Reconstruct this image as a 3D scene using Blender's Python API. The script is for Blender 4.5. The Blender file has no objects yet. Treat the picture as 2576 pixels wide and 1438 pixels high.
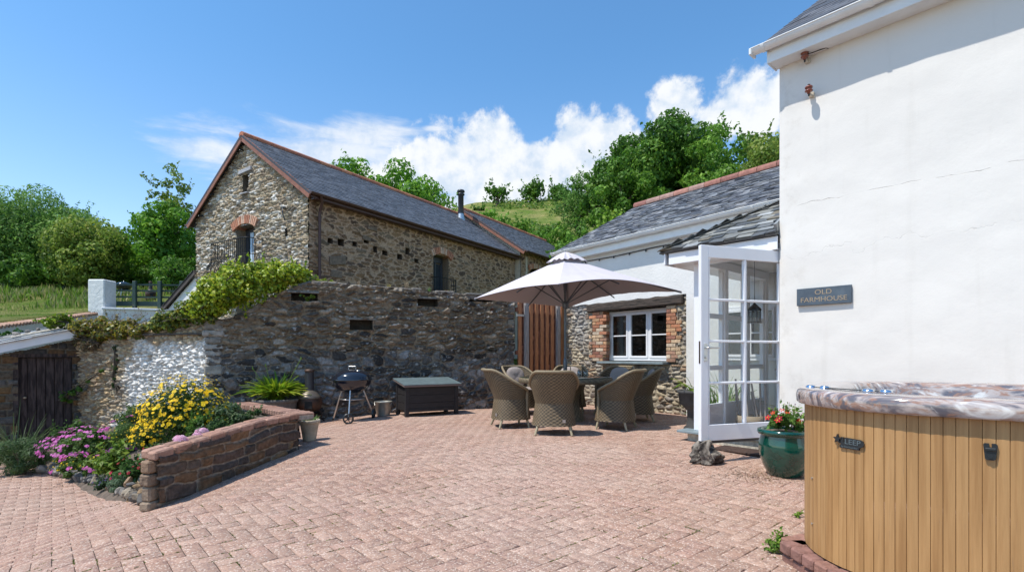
import bpy, bmesh, math, random
import numpy as np
from mathutils import Vector, Matrix
random.seed(7)
SC = bpy.context.scene
COL = SC.collection
R_ = math.radians

# ------------------------------------------------------------------ camera
cam_d = bpy.data.cameras.new('camera'); cam = bpy.data.objects.new('camera', cam_d); COL.objects.link(cam)
cam.location = (0, 0, 1.2); cam.rotation_euler = (R_(90), 0, 0)
cam_d.sensor_width = 36; cam_d.lens = 1304/2576*36
cam_d.shift_y = 172/2576; cam_d.clip_end = 2000; cam_d.clip_start = .05
SC.camera = cam
# ------------------------------------------------------------------ sun
SUNV = Vector((-.47, -.21, 1.0)).normalized()
sd = bpy.data.lights.new('sun', 'SUN'); sun = bpy.data.objects.new('sun', sd); COL.objects.link(sun)
sd.energy = 3.9; sd.angle = R_(.5); sd.color = (1, .945, .86)
sun.rotation_euler = SUNV.to_track_quat('Z', 'Y').to_euler()
# ------------------------------------------------------------------ exposure
vs = SC.view_settings
vs.view_transform = 'Standard'; vs.look = 'None'; vs.exposure = .44; vs.gamma = 1; vs.use_curve_mapping = False
SC.display_settings.display_device = 'sRGB'

def tn(c, rng, a=.85, b=1.12):
    f = rng.uniform(a, b); return tuple(q*f for q in c)
class NT:
    def __init__(s, t): s.t = t; s.n = t.nodes; s.l = t.links
    def new(s, k, **kw):
        n = s.n.new(k)
        for a, b in kw.items(): setattr(n, a, b)
        return n
    def put(s, sock, v):
        if isinstance(v, bpy.types.NodeSocket): s.l.new(v, sock)
        elif v is not None:
            if hasattr(sock, 'default_value'):
                try: sock.default_value = v
                except Exception: sock.default_value = (v[0], v[1], v[2], 1)
    def m(s, op, a, b=None, c=None, clamp=False):
        n = s.new('ShaderNodeMath', operation=op, use_clamp=clamp)
        for i, v in enumerate((a, b, c)):
            if v is not None: s.put(n.inputs[i], v)
        return n.outputs[0]
    def mix(s, f, a, b, mode='MIX'):
        n = s.new('ShaderNodeMix', data_type='RGBA', blend_type=mode)
        s.put(n.inputs[0], f); s.put(n.inputs[6], a); s.put(n.inputs[7], b)
        return n.outputs[2]
    def ramp(s, f, lo, hi, a=0., b=1.):
        n = s.new('ShaderNodeMapRange', interpolation_type='SMOOTHSTEP')
        s.put(n.inputs[0], f); s.put(n.inputs[1], lo); s.put(n.inputs[2], hi); s.put(n.inputs[3], a); s.put(n.inputs[4], b)
        return n.outputs[0]
    def noise(s, vec, scale, detail=4, rough=.55, dist=0):
        n = s.new('ShaderNodeTexNoise')
        s.put(n.inputs['Vector'], vec); n.inputs['Scale'].default_value = scale
        n.inputs['Detail'].default_value = detail; n.inputs['Roughness'].default_value = rough
        n.inputs['Distortion'].default_value = dist
        return n.outputs['Fac']

# ------------------------------------------------------------------ world: sky with clouds
W = bpy.data.worlds.new("World"); SC.world = W; W.use_nodes = True
w = NT(W.node_tree); W.node_tree.nodes.clear()
sky = w.new('ShaderNodeTexSky', sky_type='NISHITA'); sky.sun_disc = False
sky.sun_elevation = math.asin(SUNV.z); sky.sun_rotation = math.atan2(SUNV.x, SUNV.y)
sky.altitude = 0; sky.air_density = 1.0; sky.dust_density = .35; sky.ozone_density = 2.2
tc = w.new('ShaderNodeTexCoord'); dirv = tc.outputs['Generated']
sx = w.new('ShaderNodeSeparateXYZ'); w.l.new(dirv, sx.inputs[0])
az = w.m('ARCTAN2', sx.outputs[0], sx.outputs[1]); el = w.m('ARCSINE', sx.outputs[2])
def azel(px, py): return math.atan2(px-1288, 1304), math.atan2(891-py, math.hypot(1304, px-1288))
def blobs(L):
    M = None
    for (x, y, rx, ry) in L:
        a0, e0 = azel(x, y); ra = (azel(x+rx, y)[0]-azel(x-rx, y)[0])/2; re = (azel(x, y-ry)[1]-azel(x, y+ry)[1])/2
        u = w.m('MULTIPLY', w.m('SUBTRACT', az, a0), 1/ra); v = w.m('MULTIPLY', w.m('SUBTRACT', el, e0), 1/re)
        d = w.m('SQRT', w.m('ADD', w.m('MULTIPLY', u, u), w.m('MULTIPLY', v, v)))
        f = w.m('SUBTRACT', 1.0, d)
        M = f if M is None else w.m('MAXIMUM', M, f)
    return M
nz1 = w.noise(dirv, 8, 12, .6, .25)
nz2 = w.noise(dirv, 22, 8, .6)
mp = w.new('ShaderNodeMapping'); w.l.new(dirv, mp.inputs[0]); mp.inputs['Scale'].default_value = (2.2, 2.2, 9)
nz3 = w.noise(mp.outputs[0], 3, 9, .62, .4)
cum = blobs([(1240, 420, 210, 110), (1130, 450, 170, 80), (1245, 345, 85, 75), (1450, 345, 90, 85), (1400, 430, 200, 120),
             (1530, 355, 75, 75), (1340, 500, 300, 95), (1010, 450, 150, 50), (1120, 400, 120, 60), (1705, 268, 75, 78), (1885, 260, 125, 100), (1800, 300, 90, 60), (1160, 520, 160, 60)])
dn = w.m('ADD', cum, w.m('ADD', w.m('MULTIPLY', w.m('SUBTRACT', nz1, .5), 2.3), w.m('MULTIPLY', w.m('SUBTRACT', nz2, .5), 1.3)))
d1 = w.ramp(dn, -.02, .42)
wis = blobs([(840, 385, 400, 75), (1000, 430, 330, 110), (560, 385, 200, 75), (900, 345, 260, 45), (1100, 324, 40, 12), (540, 400, 90, 30)])
d2 = w.ramp(w.m('ADD', wis, w.m('MULTIPLY', w.m('SUBTRACT', nz3, .5), 2.6)), -.1, .95)
d2 = w.m('MULTIPLY', d2, .8)
dens = w.m('MAXIMUM', w.m('MULTIPLY', d1, .95), d2)
shade = w.ramp(w.m('ADD', w.m('MULTIPLY', nz1, .45), w.m('MULTIPLY', nz2, .55)), .40, .58)
ccol = w.mix(shade, (4.2, 4.9, 5.8, 1), (6.2, 6.3, 6.4, 1))
hs = w.new('ShaderNodeHueSaturation'); w.l.new(sky.outputs[0], hs.inputs['Color'])
hs.inputs['Saturation'].default_value = 1.0; hs.inputs['Value'].default_value = 1.35
skyc = w.mix(w.ramp(el, .0, .55), w.mix(1.0, hs.outputs[0], (1.02, 1.0, .98, 1), 'MULTIPLY'), w.mix(1.0, hs.outputs[0], (.58, .89, 1.02, 1), 'MULTIPLY'))
out = w.mix(dens, skyc, ccol)
bg = w.new('ShaderNodeBackground'); bg.inputs['Strength'].default_value = .12
w.l.new(out, bg.inputs[0]); wo = w.new('ShaderNodeOutputWorld'); w.l.new(bg.outputs[0], wo.inputs[0])

# ------------------------------------------------------------------ geometry of the place
def ss(t):
    t = np.clip(t, 0, 1); return t*t*(3-2*t)
def G(x, y):
    x = np.asarray(x, float); y = np.asarray(y, float)
    return .075*ss((y-4.5)/2.5)*ss((x+3.6)/1.5) - .45*ss((-x-2.2-.15*(y-4))/2.6)*(1-ss((y-6.1-(-x-2.7)*1.03)/.5))
def T(x, y):
    x = np.asarray(x, float); y = np.asarray(y, float)
    left = np.where(y < 17.5, 1.9+(y-12)*.13, 2.62+(y-17.5)*.17) + np.maximum(y-21, 0)*.10
    left = np.minimum(left, 11+.02*y)
    f = .25+.75*ss((x+42)/37)
    right = .4+np.maximum(np.minimum(y, 92)-20, 0)*.385*f + .16*np.maximum(x-4, 0)*ss((y-14)/20)
    right += np.maximum(y-92, 0)*.03
    near = ss((-x-8)/3.5)
    lw = near*ss((34-y)/10) + ss((-x-14)/20)*ss((y-24)/10)
    return right+(np.maximum(left, right)-right)*np.clip(lw, 0, 1)
def at(px, z): return (px-1288)/1304*z
def H(py, z): return 1.2+(891-py)/1304*z
def gp(px, py, up=0.):
    z = 6.
    for _ in range(60):
        z = .5*z+.5*(1.2-up-float(G(at(px, z), z)))*1304/(py-891)
    return Vector((at(px, z), z, float(G(at(px, z), z))))

# ------------------------------------------------------------------ noise in numpy
def h2(i, j, s=0):
    n = (i.astype(np.int64)*73856093) ^ (j.astype(np.int64)*19349663) ^ (s*83492791+12345)
    n = (n ^ (n >> 13))*1274126177 & 0x7fffffff
    n = (n ^ (n >> 11))*668265263 & 0x7fffffff
    return (n & 0xffffff)/float(0x1000000)
def vn(x, y, s=0):
    i = np.floor(x); j = np.floor(y); fx = x-i; fy = y-j
    fx = fx*fx*(3-2*fx); fy = fy*fy*(3-2*fy)
    a = h2(i, j, s); b = h2(i+1, j, s); c = h2(i, j+1, s); d = h2(i+1, j+1, s)
    return a+(b-a)*fx+(c-a)*fy+(a-b-c+d)*fx*fy
def fbm(x, y, s=0, o=4):
    r = 0; a = .5; t = 0
    for k in range(o):
        r = r+a*vn(x*2**k, y*2**k, s+k*7); t += a; a *= .55
    return r/t

# ------------------------------------------------------------------ materials
MATS = {}
def mat(name, c=(.5, .5, .5), rough=.7, metal=0., attr=False, var=0., vscale=6., bump=0., bscale=40., transl=0.,
        stretch=None, c2=None, spec=.5, coat=0., detail=5, contrast=1.):
    if name in MATS: return MATS[name]
    m = bpy.data.materials.new(name); m.use_nodes = True; MATS[name] = m
    n = NT(m.node_tree); n.n.clear()
    p = n.new('ShaderNodeBsdfPrincipled'); o = n.new('ShaderNodeOutputMaterial')
    tc = n.new('ShaderNodeTexCoord'); vec = tc.outputs['Object']
    if stretch:
        mp = n.new('ShaderNodeMapping'); n.l.new(vec, mp.inputs[0]); mp.inputs['Scale'].default_value = stretch; vec = mp.outputs[0]
    base = tuple(c)+(1,)
    if attr:
        a = n.new('ShaderNodeAttribute'); a.attribute_name = 'Col'; base = a.outputs['Color']
    if var or c2:
        f = n.noise(vec, vscale, detail, .6); f = n.ramp(f, .5-.25/contrast, .5+.25/contrast)
        if c2: base = n.mix(f, base, tuple(c2)+(1,))
        else:
            f2 = n.m('MULTIPLY_ADD', f, 2*var, 1-var); cv = n.new('ShaderNodeCombineColor')
            for i in range(3): n.l.new(f2, cv.inputs[i])
            base = n.mix(1., base, cv.outputs[0], 'MULTIPLY')
    n.put(p.inputs['Base Color'], base)
    p.inputs['Roughness'].default_value = rough; p.inputs['Metallic'].default_value = metal
    p.inputs['Specular IOR Level'].default_value = spec; p.inputs['Coat Weight'].default_value = coat
    if bump:
        b = n.new('ShaderNodeBump'); b.inputs['Strength'].default_value = bump; b.inputs['Distance'].default_value = .02
        n.l.new(n.noise(vec, bscale, 5, .6), b.inputs['Height']); n.l.new(b.outputs[0], p.inputs['Normal'])
    if transl:
        t = n.new('ShaderNodeBsdfTranslucent'); n.put(t.inputs[0], base)
        mx = n.new('ShaderNodeMixShader'); mx.inputs[0].default_value = transl
        n.l.new(p.outputs[0], mx.inputs[1]); n.l.new(t.outputs[0], mx.inputs[2]); n.l.new(mx.outputs[0], o.inputs[0])
    else: n.l.new(p.outputs[0], o.inputs[0])
    m['nt'] = 1
    return m

M_stone = mat('rubble_stone', attr=True, rough=.88, var=.32, vscale=24, bump=.55, bscale=60, spec=.3)
M_slate = mat('roof_slate', attr=True, rough=.52, var=.14, vscale=14, bump=.35, bscale=50, spec=.5)
M_brick = mat('fired_brick', attr=True, rough=.85, var=.25, vscale=20, bump=.5, bscale=70, spec=.3)
M_leaf = mat('leaf', attr=True, rough=.55, transl=.42, spec=.3)
M_leafg = mat('leaf_glossy', attr=True, rough=.42, transl=.4, spec=.4)
M_petal = mat('petal', attr=True, rough=.6, transl=.25, spec=.2)
M_bark = mat('bark', (.09, .07, .05), .95, var=.4, vscale=9, bump=.8, bscale=25)
M_white = mat('white_gloss_paint', (.78, .78, .8), .35, var=.03, vscale=3, spec=.5)
M_gutter = mat('white_plastic', (.76, .77, .76), .28, var=.05, vscale=5)
M_wplaster = mat('white_masonry_paint', (.71, .70, .67), .8, var=.06, vscale=1.6, bump=.35, bscale=28)
M_wood_br = mat('stained_timber', (.25, .10, .06), .6, var=.25, vscale=8, stretch=(1, 1, 1), bump=.2)
M_terra = mat('terracotta_ridge', attr=True, rough=.8, var=.25, vscale=10, bump=.3)
M_dark = mat('dark_void', (.012, .012, .012), .9)
M_iron = mat('black_iron', (.02, .02, .022), .45, metal=.6)
M_steel = mat('galvanised_steel', (.55, .56, .55), .35, metal=.9, var=.15, vscale=12)
M_alu = mat('aluminium_leg', (.6, .58, .55), .3, metal=.9)
M_enamel = mat('black_enamel', (.012, .014, .022), .12, coat=.6)
M_wicker = mat('wicker', attr=True, rough=.6, var=.15, vscale=60, bump=.4, bscale=120)
M_cush = mat('taupe_cushion', (.33, .285, .265), .9, var=.08, vscale=5, bump=.3, bscale=90)
M_canvas = mat('taupe_canvas', (.56, .52, .55), .85, var=.04, vscale=2, bump=.15, bscale=12, transl=.03)
M_pole = mat('grey_metal_pole', (.12, .13, .145), .4, metal=.5)
M_terracpot = mat('weathered_stone_pot', (.42, .36, .27), .9, var=.25, vscale=9, bump=.4, bscale=50)
M_glazed = mat('green_glaze', (.0, .05, .035), .12, var=.45, vscale=6, coat=.7)
M_oldwood = mat('old_dark_door', (.018, .009, .008), .75, c2=(.075, .05, .045), vscale=5, stretch=(5, 5, .7), bump=.5, contrast=2.2)
M_blackwood = mat('charred_timber', (.016, .014, .015), .6, var=.5, vscale=7, stretch=(1, 1, 7), bump=.3)
M_grwood = mat('grey_timber', (.3, .28, .27), .85, var=.25, vscale=9, stretch=(5, 5, .6), bump=.4)
M_orwood = mat('orange_timber', (.42, .18, .08), .75, var=.3, vscale=9, stretch=(5, 5, .6), bump=.4)
M_grnwood = mat('dark_green_paint', (.02, .05, .042), .6, var=.2)
M_soil = mat('soil', (.075, .055, .04), .95, c2=(.16, .12, .09), vscale=9, bump=.9, bscale=40)
M_plaque = mat('slate_plaque', (.05, .068, .092), .5, c2=(.09, .12, .15), vscale=9)
M_gold = mat('dull_gold', (.34, .265, .18), .7)
M_brown_glaze = mat('brown_glaze', (.2, .045, .02), .15, coat=.6)
M_lead = mat('grey_slate_sill', (.2, .25, .27), .5, var=.15)
M_curtain = mat('net_curtain', (.4, .42, .4), .9)
M_rock = mat('rock', attr=True, rough=.9, var=.3, vscale=14, bump=.8, bscale=30)
M_drift = mat('driftwood', (.27, .235, .195), .95, c2=(.03, .024, .02), vscale=11, stretch=(1, 3, 1), bump=1., bscale=14, contrast=2)
M_blackplastic = mat('black_plastic', (.018, .022, .025), .35)
M_chrome = mat('chrome', (.75, .78, .82), .12, metal=1)
M_rust = mat('rusty_iron', (.03, .024, .02), .55, metal=.3, c2=(.1, .045, .025), vscale=7, bump=.3)
M_render_cr = mat('cream_render', (.55, .48, .38), .9, var=.1)
M_interior = mat('interior_cream', (.8, .78, .74), .7)

def mat_glass(name, tint=(.9, .95, .95), rough=0., refl=.5):
    m = bpy.data.materials.new(name); m.use_nodes = True; n = NT(m.node_tree); n.n.clear()
    lw = n.new('ShaderNodeLayerWeight'); lw.inputs[0].default_value = .5; fr = n.m('MULTIPLY_ADD', n.m('POWER', lw.outputs['Facing'], 5.), .9, .035)
    gl = n.new('ShaderNodeBsdfGlossy'); gl.inputs['Roughness'].default_value = rough
    tr = n.new('ShaderNodeBsdfTransparent'); tr.inputs[0].default_value = tuple(tint)+(1,)
    mx = n.new('ShaderNodeMixShader'); n.l.new(n.m('ADD', fr, refl, clamp=True), mx.inputs[0])
    n.l.new(tr.outputs[0], mx.inputs[1]); n.l.new(gl.outputs[0], mx.inputs[2])
    o = n.new('ShaderNodeOutputMaterial'); n.l.new(mx.outputs[0], o.inputs[0]); MATS[name] = m
    return m
M_glass = mat_glass('clear_glass', (.97, .985, .985), 0, .0)
M_glassd = mat_glass('window_glass', (.6, .65, .66), 0, .12)
M_glasst = mat_glass('table_glass', (.5, .62, .6), .02, .12)

def mat_paver():
    m = bpy.data.materials.new('paver'); m.use_nodes = True; n = NT(m.node_tree); n.n.clear()
    p = n.new('ShaderNodeBsdfPrincipled'); o = n.new('ShaderNodeOutputMaterial'); n.l.new(p.outputs[0], o.inputs[0])
    tc = n.new('ShaderNodeTexCoord'); v = tc.outputs['Object']
    a = n.new('ShaderNodeAttribute'); a.attribute_name = 'Col'
    vo = n.new('ShaderNodeTexVoronoi'); vo.inputs['Scale'].default_value = 95; n.l.new(v, vo.inputs['Vector'])
    cell = n.new('ShaderNodeSeparateColor'); n.l.new(vo.outputs['Color'], cell.inputs[0])
    spk = n.m('MULTIPLY', n.m('GREATER_THAN', cell.outputs[0], .70), n.m('LESS_THAN', vo.outputs['Distance'], .5))
    dk = n.m('MULTIPLY', n.m('LESS_THAN', cell.outputs[1], .22), .6)
    c = n.mix(n.m('MULTIPLY', spk, .6), a.outputs['Color'], (.72, .62, .52, 1))
    c = n.mix(dk, c, (.16, .09, .08, 1))
    big = n.ramp(n.noise(v, .9, 5, .6), .35, .7)
    c = n.mix(n.m('MULTIPLY', big, .22), c, (.47, .36, .29, 1))
    st = n.ramp(n.noise(v, 2.3, 6, .65), .56, .78)
    c = n.mix(n.m('MULTIPLY', st, .32), c, (.22, .16, .13, 1))
    n.l.new(c, p.inputs['Base Color']); p.inputs['Roughness'].default_value = .82; p.inputs['Specular IOR Level'].default_value = .3
    b = n.new('ShaderNodeBump'); b.inputs['Strength'].default_value = .5; b.inputs['Distance'].default_value = .01
    n.l.new(n.noise(v, 120, 4, .7), b.inputs['Height']); n.l.new(b.outputs[0], p.inputs['Normal'])
    MATS['paver'] = m; return m
M_paver = mat_paver()

def mat_tallwall():
    m = bpy.data.materials.new('painted_render'); m.use_nodes = True; n = NT(m.node_tree); n.n.clear()
    p = n.new('ShaderNodeBsdfPrincipled'); o = n.new('ShaderNodeOutputMaterial'); n.l.new(p.outputs[0], o.inputs[0])
    tc = n.new('ShaderNodeTexCoord'); v = tc.outputs['Object']
    s = n.new('ShaderNodeSeparateXYZ'); n.l.new(v, s.inputs[0]); X = s.outputs[0]; Z = s.outputs[2]
    nf = n.noise(v, 9, 6, .65); nc = n.noise(v, 2.2, 4, .6)
    def crack(z0, k, amp, wd, lo, hi):
        f = n.m('ADD', n.m('MULTIPLY_ADD', X, k, z0), n.m('ADD', n.m('MULTIPLY', n.m('SUBTRACT', nf, .5), amp*.3), n.m('MULTIPLY', n.m('SUBTRACT', nc, .5), amp)))
        d = n.m('ABSOLUTE', n.m('SUBTRACT', Z, f))
        return n.m('MULTIPLY', n.ramp(d, 0, wd, 1, 0), n.ramp(n.noise(v, 5, 3, .6), lo, hi))
    c1 = crack(2.84, .0, .12, .006, .44, .6); c2 = crack(2.27, .03, .5, .009, .38, .6)
    cr = n.m('MAXIMUM', c1, n.m('MULTIPLY', c2, .35))
    dirt = n.ramp(n.noise(v, 1.3, 6, .6), .5, .8)
    base = n.mix(n.m('MULTIPLY', dirt, .12), (.73, .70, .655, 1), (.58, .54, .48, 1))
    # grime near the outer corner and the top, patchy
    g = n.m('MULTIPLY', n.ramp(X, 0, .5, 1, 0), n.ramp(n.noise(v, 6, 6, .7), .48, .72))
    base = n.mix(n.m('MULTIPLY', g, .3), base, (.4, .36, .3, 1))
    g2 = n.m('MULTIPLY', n.ramp(Z, .0, 1.3, 1, 0), n.ramp(n.noise(v, 3, 6, .7), .42, .7)); base = n.mix(n.m('MULTIPLY', g2, .45), base, (.34, .31, .26, 1))
    mps = n.new('ShaderNodeMapping'); n.l.new(v, mps.inputs[0]); mps.inputs['Scale'].default_value = (7, 7, .5)
    base = n.mix(n.m('MULTIPLY', n.ramp(n.noise(mps.outputs[0], 1, 5, .6), .55, .75), .13), base, (.42, .39, .33, 1))
    base = n.mix(n.m('MULTIPLY', cr, .5), base, (.2, .17, .14, 1))
    n.l.new(base, p.inputs['Base Color']); p.inputs['Roughness'].default_value = .8; p.inputs['Specular IOR Level'].default_value = .25
    hgt = n.m('ADD', n.m('MULTIPLY', n.noise(v, 5, 6, .6), .8), n.m('ADD', n.m('MULTIPLY', n.noise(v, 60, 3, .6), .12), n.m('MULTIPLY', n.m('MAXIMUM', c1, c2), -.5)))
    b = n.new('ShaderNodeBump'); b.inputs['Strength'].default_value = .22; b.inputs['Distance'].default_value = .02
    n.l.new(hgt, b.inputs['Height']); n.l.new(b.outputs[0], p.inputs['Normal'])
    return m
M_tall = mat_tallwall()

def mat_marble():
    m = bpy.data.materials.new('swirled_acrylic'); m.use_nodes = True; n = NT(m.node_tree); n.n.clear()
    p = n.new('ShaderNodeBsdfPrincipled'); o = n.new('ShaderNodeOutputMaterial'); n.l.new(p.outputs[0], o.inputs[0])
    tc = n.new('ShaderNodeTexCoord'); mp = n.new('ShaderNodeMapping'); n.l.new(tc.outputs['Object'], mp.inputs[0])
    mp.inputs['Rotation'].default_value = (.2, .5, .4); mp.inputs['Scale'].default_value = (.8, 3.2, 2.2)
    v = mp.outputs[0]
    a = n.noise(v, 3.2, 7, .55, 2.6); b = n.noise(v, 5.5, 6, .6, 3.0)
    c = n.mix(n.ramp(a, .40, .60), (.44, .37, .34, 1), (.12, .11, .125, 1))
    c = n.mix(n.ramp(b, .47, .64), c, (.31, .175, .12, 1))
    c = n.mix(n.ramp(n.noise(v, 3.4, 6, .6, 2.2), .56, .7), c, (.66, .63, .6, 1))
    n.l.new(c, p.inputs['Base Color']); p.inputs['Roughness'].default_value = .12; p.inputs['Coat Weight'].default_value = .5
    return m
M_marble = mat_marble()

def mat_tub():
    m = bpy.data.materials.new('cedar_cladding'); m.use_nodes = True; n = NT(m.node_tree); n.n.clear()
    p = n.new('ShaderNodeBsdfPrincipled'); o = n.new('ShaderNodeOutputMaterial'); n.l.new(p.outputs[0], o.inputs[0])
    a = n.new('ShaderNodeAttribute'); a.attribute_name = 'Col'
    tc = n.new('ShaderNodeTexCoord'); mp = n.new('ShaderNodeMapping'); n.l.new(tc.outputs['Object'], mp.inputs[0])
    mp.inputs['Scale'].default_value = (22, 22, .9)
    f = n.noise(mp.outputs[0], 1.5, 6, .65)
    c = n.mix(n.ramp(f, .35, .7), a.outputs['Color'], n.mix(1., a.outputs['Color'], (.72, .66, .58, 1), 'MULTIPLY'))
    c = n.mix(n.m('MULTIPLY', n.ramp(n.noise(mp.outputs[0], 4, 6, .7), .60, .74), .75), c, (.2, .13, .08, 1))
    n.l.new(c, p.inputs['Base Color']); p.inputs['Roughness'].default_value = .5
    b = n.new('ShaderNodeBump'); b.inputs['Strength'].default_value = .15; n.l.new(f, b.inputs['Height']); n.l.new(b.outputs[0], p.inputs['Normal'])
    return m
M_tub = mat_tub()

def mat_field():
    m = bpy.data.materials.new('field_grass'); m.use_nodes = True; n = NT(m.node_tree); n.n.clear()
    p = n.new('ShaderNodeBsdfPrincipled'); o = n.new('ShaderNodeOutputMaterial'); n.l.new(p.outputs[0], o.inputs[0])
    tc = n.new('ShaderNodeTexCoord'); v = tc.outputs['Object']
    c = n.mix(n.ramp(n.noise(v, .22, 8, .65), .42, .62), (.12, .18, .03, 1), (.30, .27, .10, 1))
    c = n.mix(n.ramp(n.noise(v, .5, 8, .7), .56, .64), c, (.04, .075, .015, 1))
    c = n.mix(n.m('MULTIPLY', n.ramp(n.noise(v, 6, 6, .7), .4, .7), .45), c, (.06, .09, .02, 1))
    n.l.new(c, p.inputs['Base Color']); p.inputs['Roughness'].default_value = .95; p.inputs['Specular IOR Level'].default_value = .1
    b = n.new('ShaderNodeBump'); b.inputs['Strength'].default_value = 1; b.inputs['Distance'].default_value = .3
    n.l.new(n.noise(v, 3, 8, .7), b.inputs['Height']); n.l.new(b.outputs[0], p.inputs['Normal'])
    return m
M_field = mat_field()

# ------------------------------------------------------------------ mesh building
def link(name, me, m, parent=None):
    o = bpy.data.objects.new(name, me); COL.objects.link(o)
    if m: me.materials.append(m)
    if parent: o.parent = parent
    return o
def np_mesh(name, V, F, m, parent=None, col=None, smooth=False):
    """V (n,3), F (k,3|4), col (n,3) per vertex"""
    V = np.asarray(V, np.float32); F = np.asarray(F, np.int32); k = F.shape[1]
    me = bpy.data.meshes.new(name); me.vertices.add(len(V)); me.vertices.foreach_set('co', V.ravel())
    me.loops.add(F.size); me.loops.foreach_set('vertex_index', F.ravel())
    me.polygons.add(len(F)); me.polygons.foreach_set('loop_start', np.arange(0, F.size, k, dtype=np.int32))
    me.polygons.foreach_set('loop_total', np.full(len(F), k, np.int32))
    if smooth: me.polygons.foreach_set('use_smooth', np.ones(len(F), bool))
    me.update(calc_edges=True)
    if col is not None:
        a = me.color_attributes.new('Col', 'FLOAT_COLOR', 'POINT')
        c = np.ones((len(V), 4), np.float32); c[:, :3] = col; a.data.foreach_set('color', c.ravel())
    me.validate()
    return link(name, me, m, parent)
class MB:
    def __init__(s): s.v = []; s.f = []; s.c = []; s.sm = []; s.M = None; s.col = (.5, .5, .5); s.cuts = [(0, 0)]
    def cut(s): s.cuts.append((len(s.v), len(s.f)))
    def build_each(s, name, m, parent=None):
        """one object for every piece between cut() marks"""
        cs = s.cuts+[(len(s.v), len(s.f))]
        for (v0, f0), (v1, f1) in zip(cs, cs[1:]):
            if f1 > f0:
                q = MB(); q.v = s.v[v0:v1]; q.f = [[i-v0 for i in f] for f in s.f[f0:f1]]; q.c = s.c[f0:f1]; q.sm = s.sm[f0:f1]; q.build(name, m, parent)
    def add(s, vs, fs, col=None, smooth=False):
        b = len(s.v); c = col or s.col
        if s.M is not None: vs = [s.M @ Vector(p) for p in vs]
        s.v += [tuple(p) for p in vs]
        for f in fs: s.f.append([b+i for i in f]); s.c.append(c); s.sm.append(smooth)
    def box(s, c, d, col=None, ax=None, bev=0.):
        cx, cy, cz = c; hx, hy, hz = d[0]/2, d[1]/2, d[2]/2
        X, Y, Z = (Vector((1, 0, 0)), Vector((0, 1, 0)), Vector((0, 0, 1))) if ax is None else [Vector(a).normalized() for a in ax]
        C = Vector(c)
        if not bev:
            vs = [C+X*(i*hx)+Y*(j*hy)+Z*(k*hz) for k in (-1, 1) for j in (-1, 1) for i in (-1, 1)]
            s.add(vs, [(0, 2, 3, 1), (4, 5, 7, 6), (0, 1, 5, 4), (2, 6, 7, 3), (0, 4, 6, 2), (1, 3, 7, 5)], col)
        else:
            b = min(bev, hx*.45, hy*.45, hz*.45); idx = {}; vs = []
            for i in (-1, 1):
                for j in (-1, 1):
                    for k in (-1, 1):
                        for t in range(3):
                            q = [i*hx, j*hy, k*hz]
                            for a in range(3):
                                if a != t: q[a] -= (i, j, k)[a]*b
                            idx[(i, j, k, t)] = len(vs); vs.append(C+X*q[0]+Y*q[1]+Z*q[2])
            fs = []
            for t in range(3):
                a, b2 = [q for q in range(3) if q != t]
                for sg in (-1, 1):
                    loop = []
                    for (p, q) in ((-1, -1), (1, -1), (1, 1), (-1, 1)):
                        k = [0, 0, 0]; k[t] = sg; k[a] = p; k[b2] = q; loop.append(idx[(k[0], k[1], k[2], t)])
                    fs.append(loop)
            for t in range(3):     # edges along axis t
                a, b2 = [q for q in range(3) if q != t]
                for p in (-1, 1):
                    for q in (-1, 1):
                        l = []
                        for (e, fc) in ((-1, a), (-1, b2), (1, b2), (1, a)):
                            k = [0, 0, 0]; k[t] = e; k[a] = p; k[b2] = q; l.append(idx[(k[0], k[1], k[2], fc)])
                        fs.append(l)
            for i in (-1, 1):
                for j in (-1, 1):
                    for k in (-1, 1): fs.append([idx[(i, j, k, t)] for t in range(3)])
            s.add(vs, fs, col)
    def bar(s, a, b, w, h, col=None, up=(0, 0, 1)):
        a = Vector(a); b = Vector(b); d = (b-a); L = d.length; d.normalize(); u = Vector(up)
        sd = d.cross(u)
        if sd.length < 1e-4: sd = d.cross(Vector((1, 0, 0)))
        sd.normalize(); u = sd.cross(d)
        s.box((a+b)/2, (L, w, h), col, (d, sd, u))
    def tube(s, pts, r, seg=8, col=None, cap=True, smooth=True):
        pts = [Vector(p) for p in pts]; n = len(pts); rs = r if isinstance(r, (list, tuple)) else [r]*n
        vs = []; ref = None
        for i, p in enumerate(pts):
            t = (pts[min(i+1, n-1)]-pts[max(i-1, 0)]).normalized()
            if ref is None:
                ref = Vector((0, 0, 1)) if abs(t.z) < .9 else Vector((1, 0, 0))
            a = t.cross(ref).normalized(); b = a.cross(t).normalized(); ref = b
            for k in range(seg):
                q = 2*math.pi*k/seg; vs.append(p+(a*math.cos(q)+b*math.sin(q))*rs[i])
        fs = [(i*seg+k, i*seg+(k+1) % seg, (i+1)*seg+(k+1) % seg, (i+1)*seg+k) for i in range(n-1) for k in range(seg)]
        s.add(vs, fs, col, smooth)
        if cap: s.add(vs[:seg], [tuple(range(seg))], col); s.add(vs[-seg:], [tuple(reversed(range(seg)))], col)
    def lathe(s, prof, c=(0, 0, 0), seg=24, col=None, a0=0., a1=2*math.pi, smooth=True, sx=1, sy=1):
        full = abs(a1-a0-2*math.pi) < 1e-6; m = seg if full else seg+1; vs = []
        for (r, z) in prof:
            for k in range(m):
                q = a0+(a1-a0)*k/seg; vs.append((c[0]+r*math.cos(q)*sx, c[1]+r*math.sin(q)*sy, c[2]+z))
        fs = []
        for i in range(len(prof)-1):
            for k in range(seg):
                k2 = (k+1) % m; fs.append((i*m+k, i*m+k2, (i+1)*m+k2, (i+1)*m+k))
        s.add(vs, fs, col, smooth)
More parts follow.
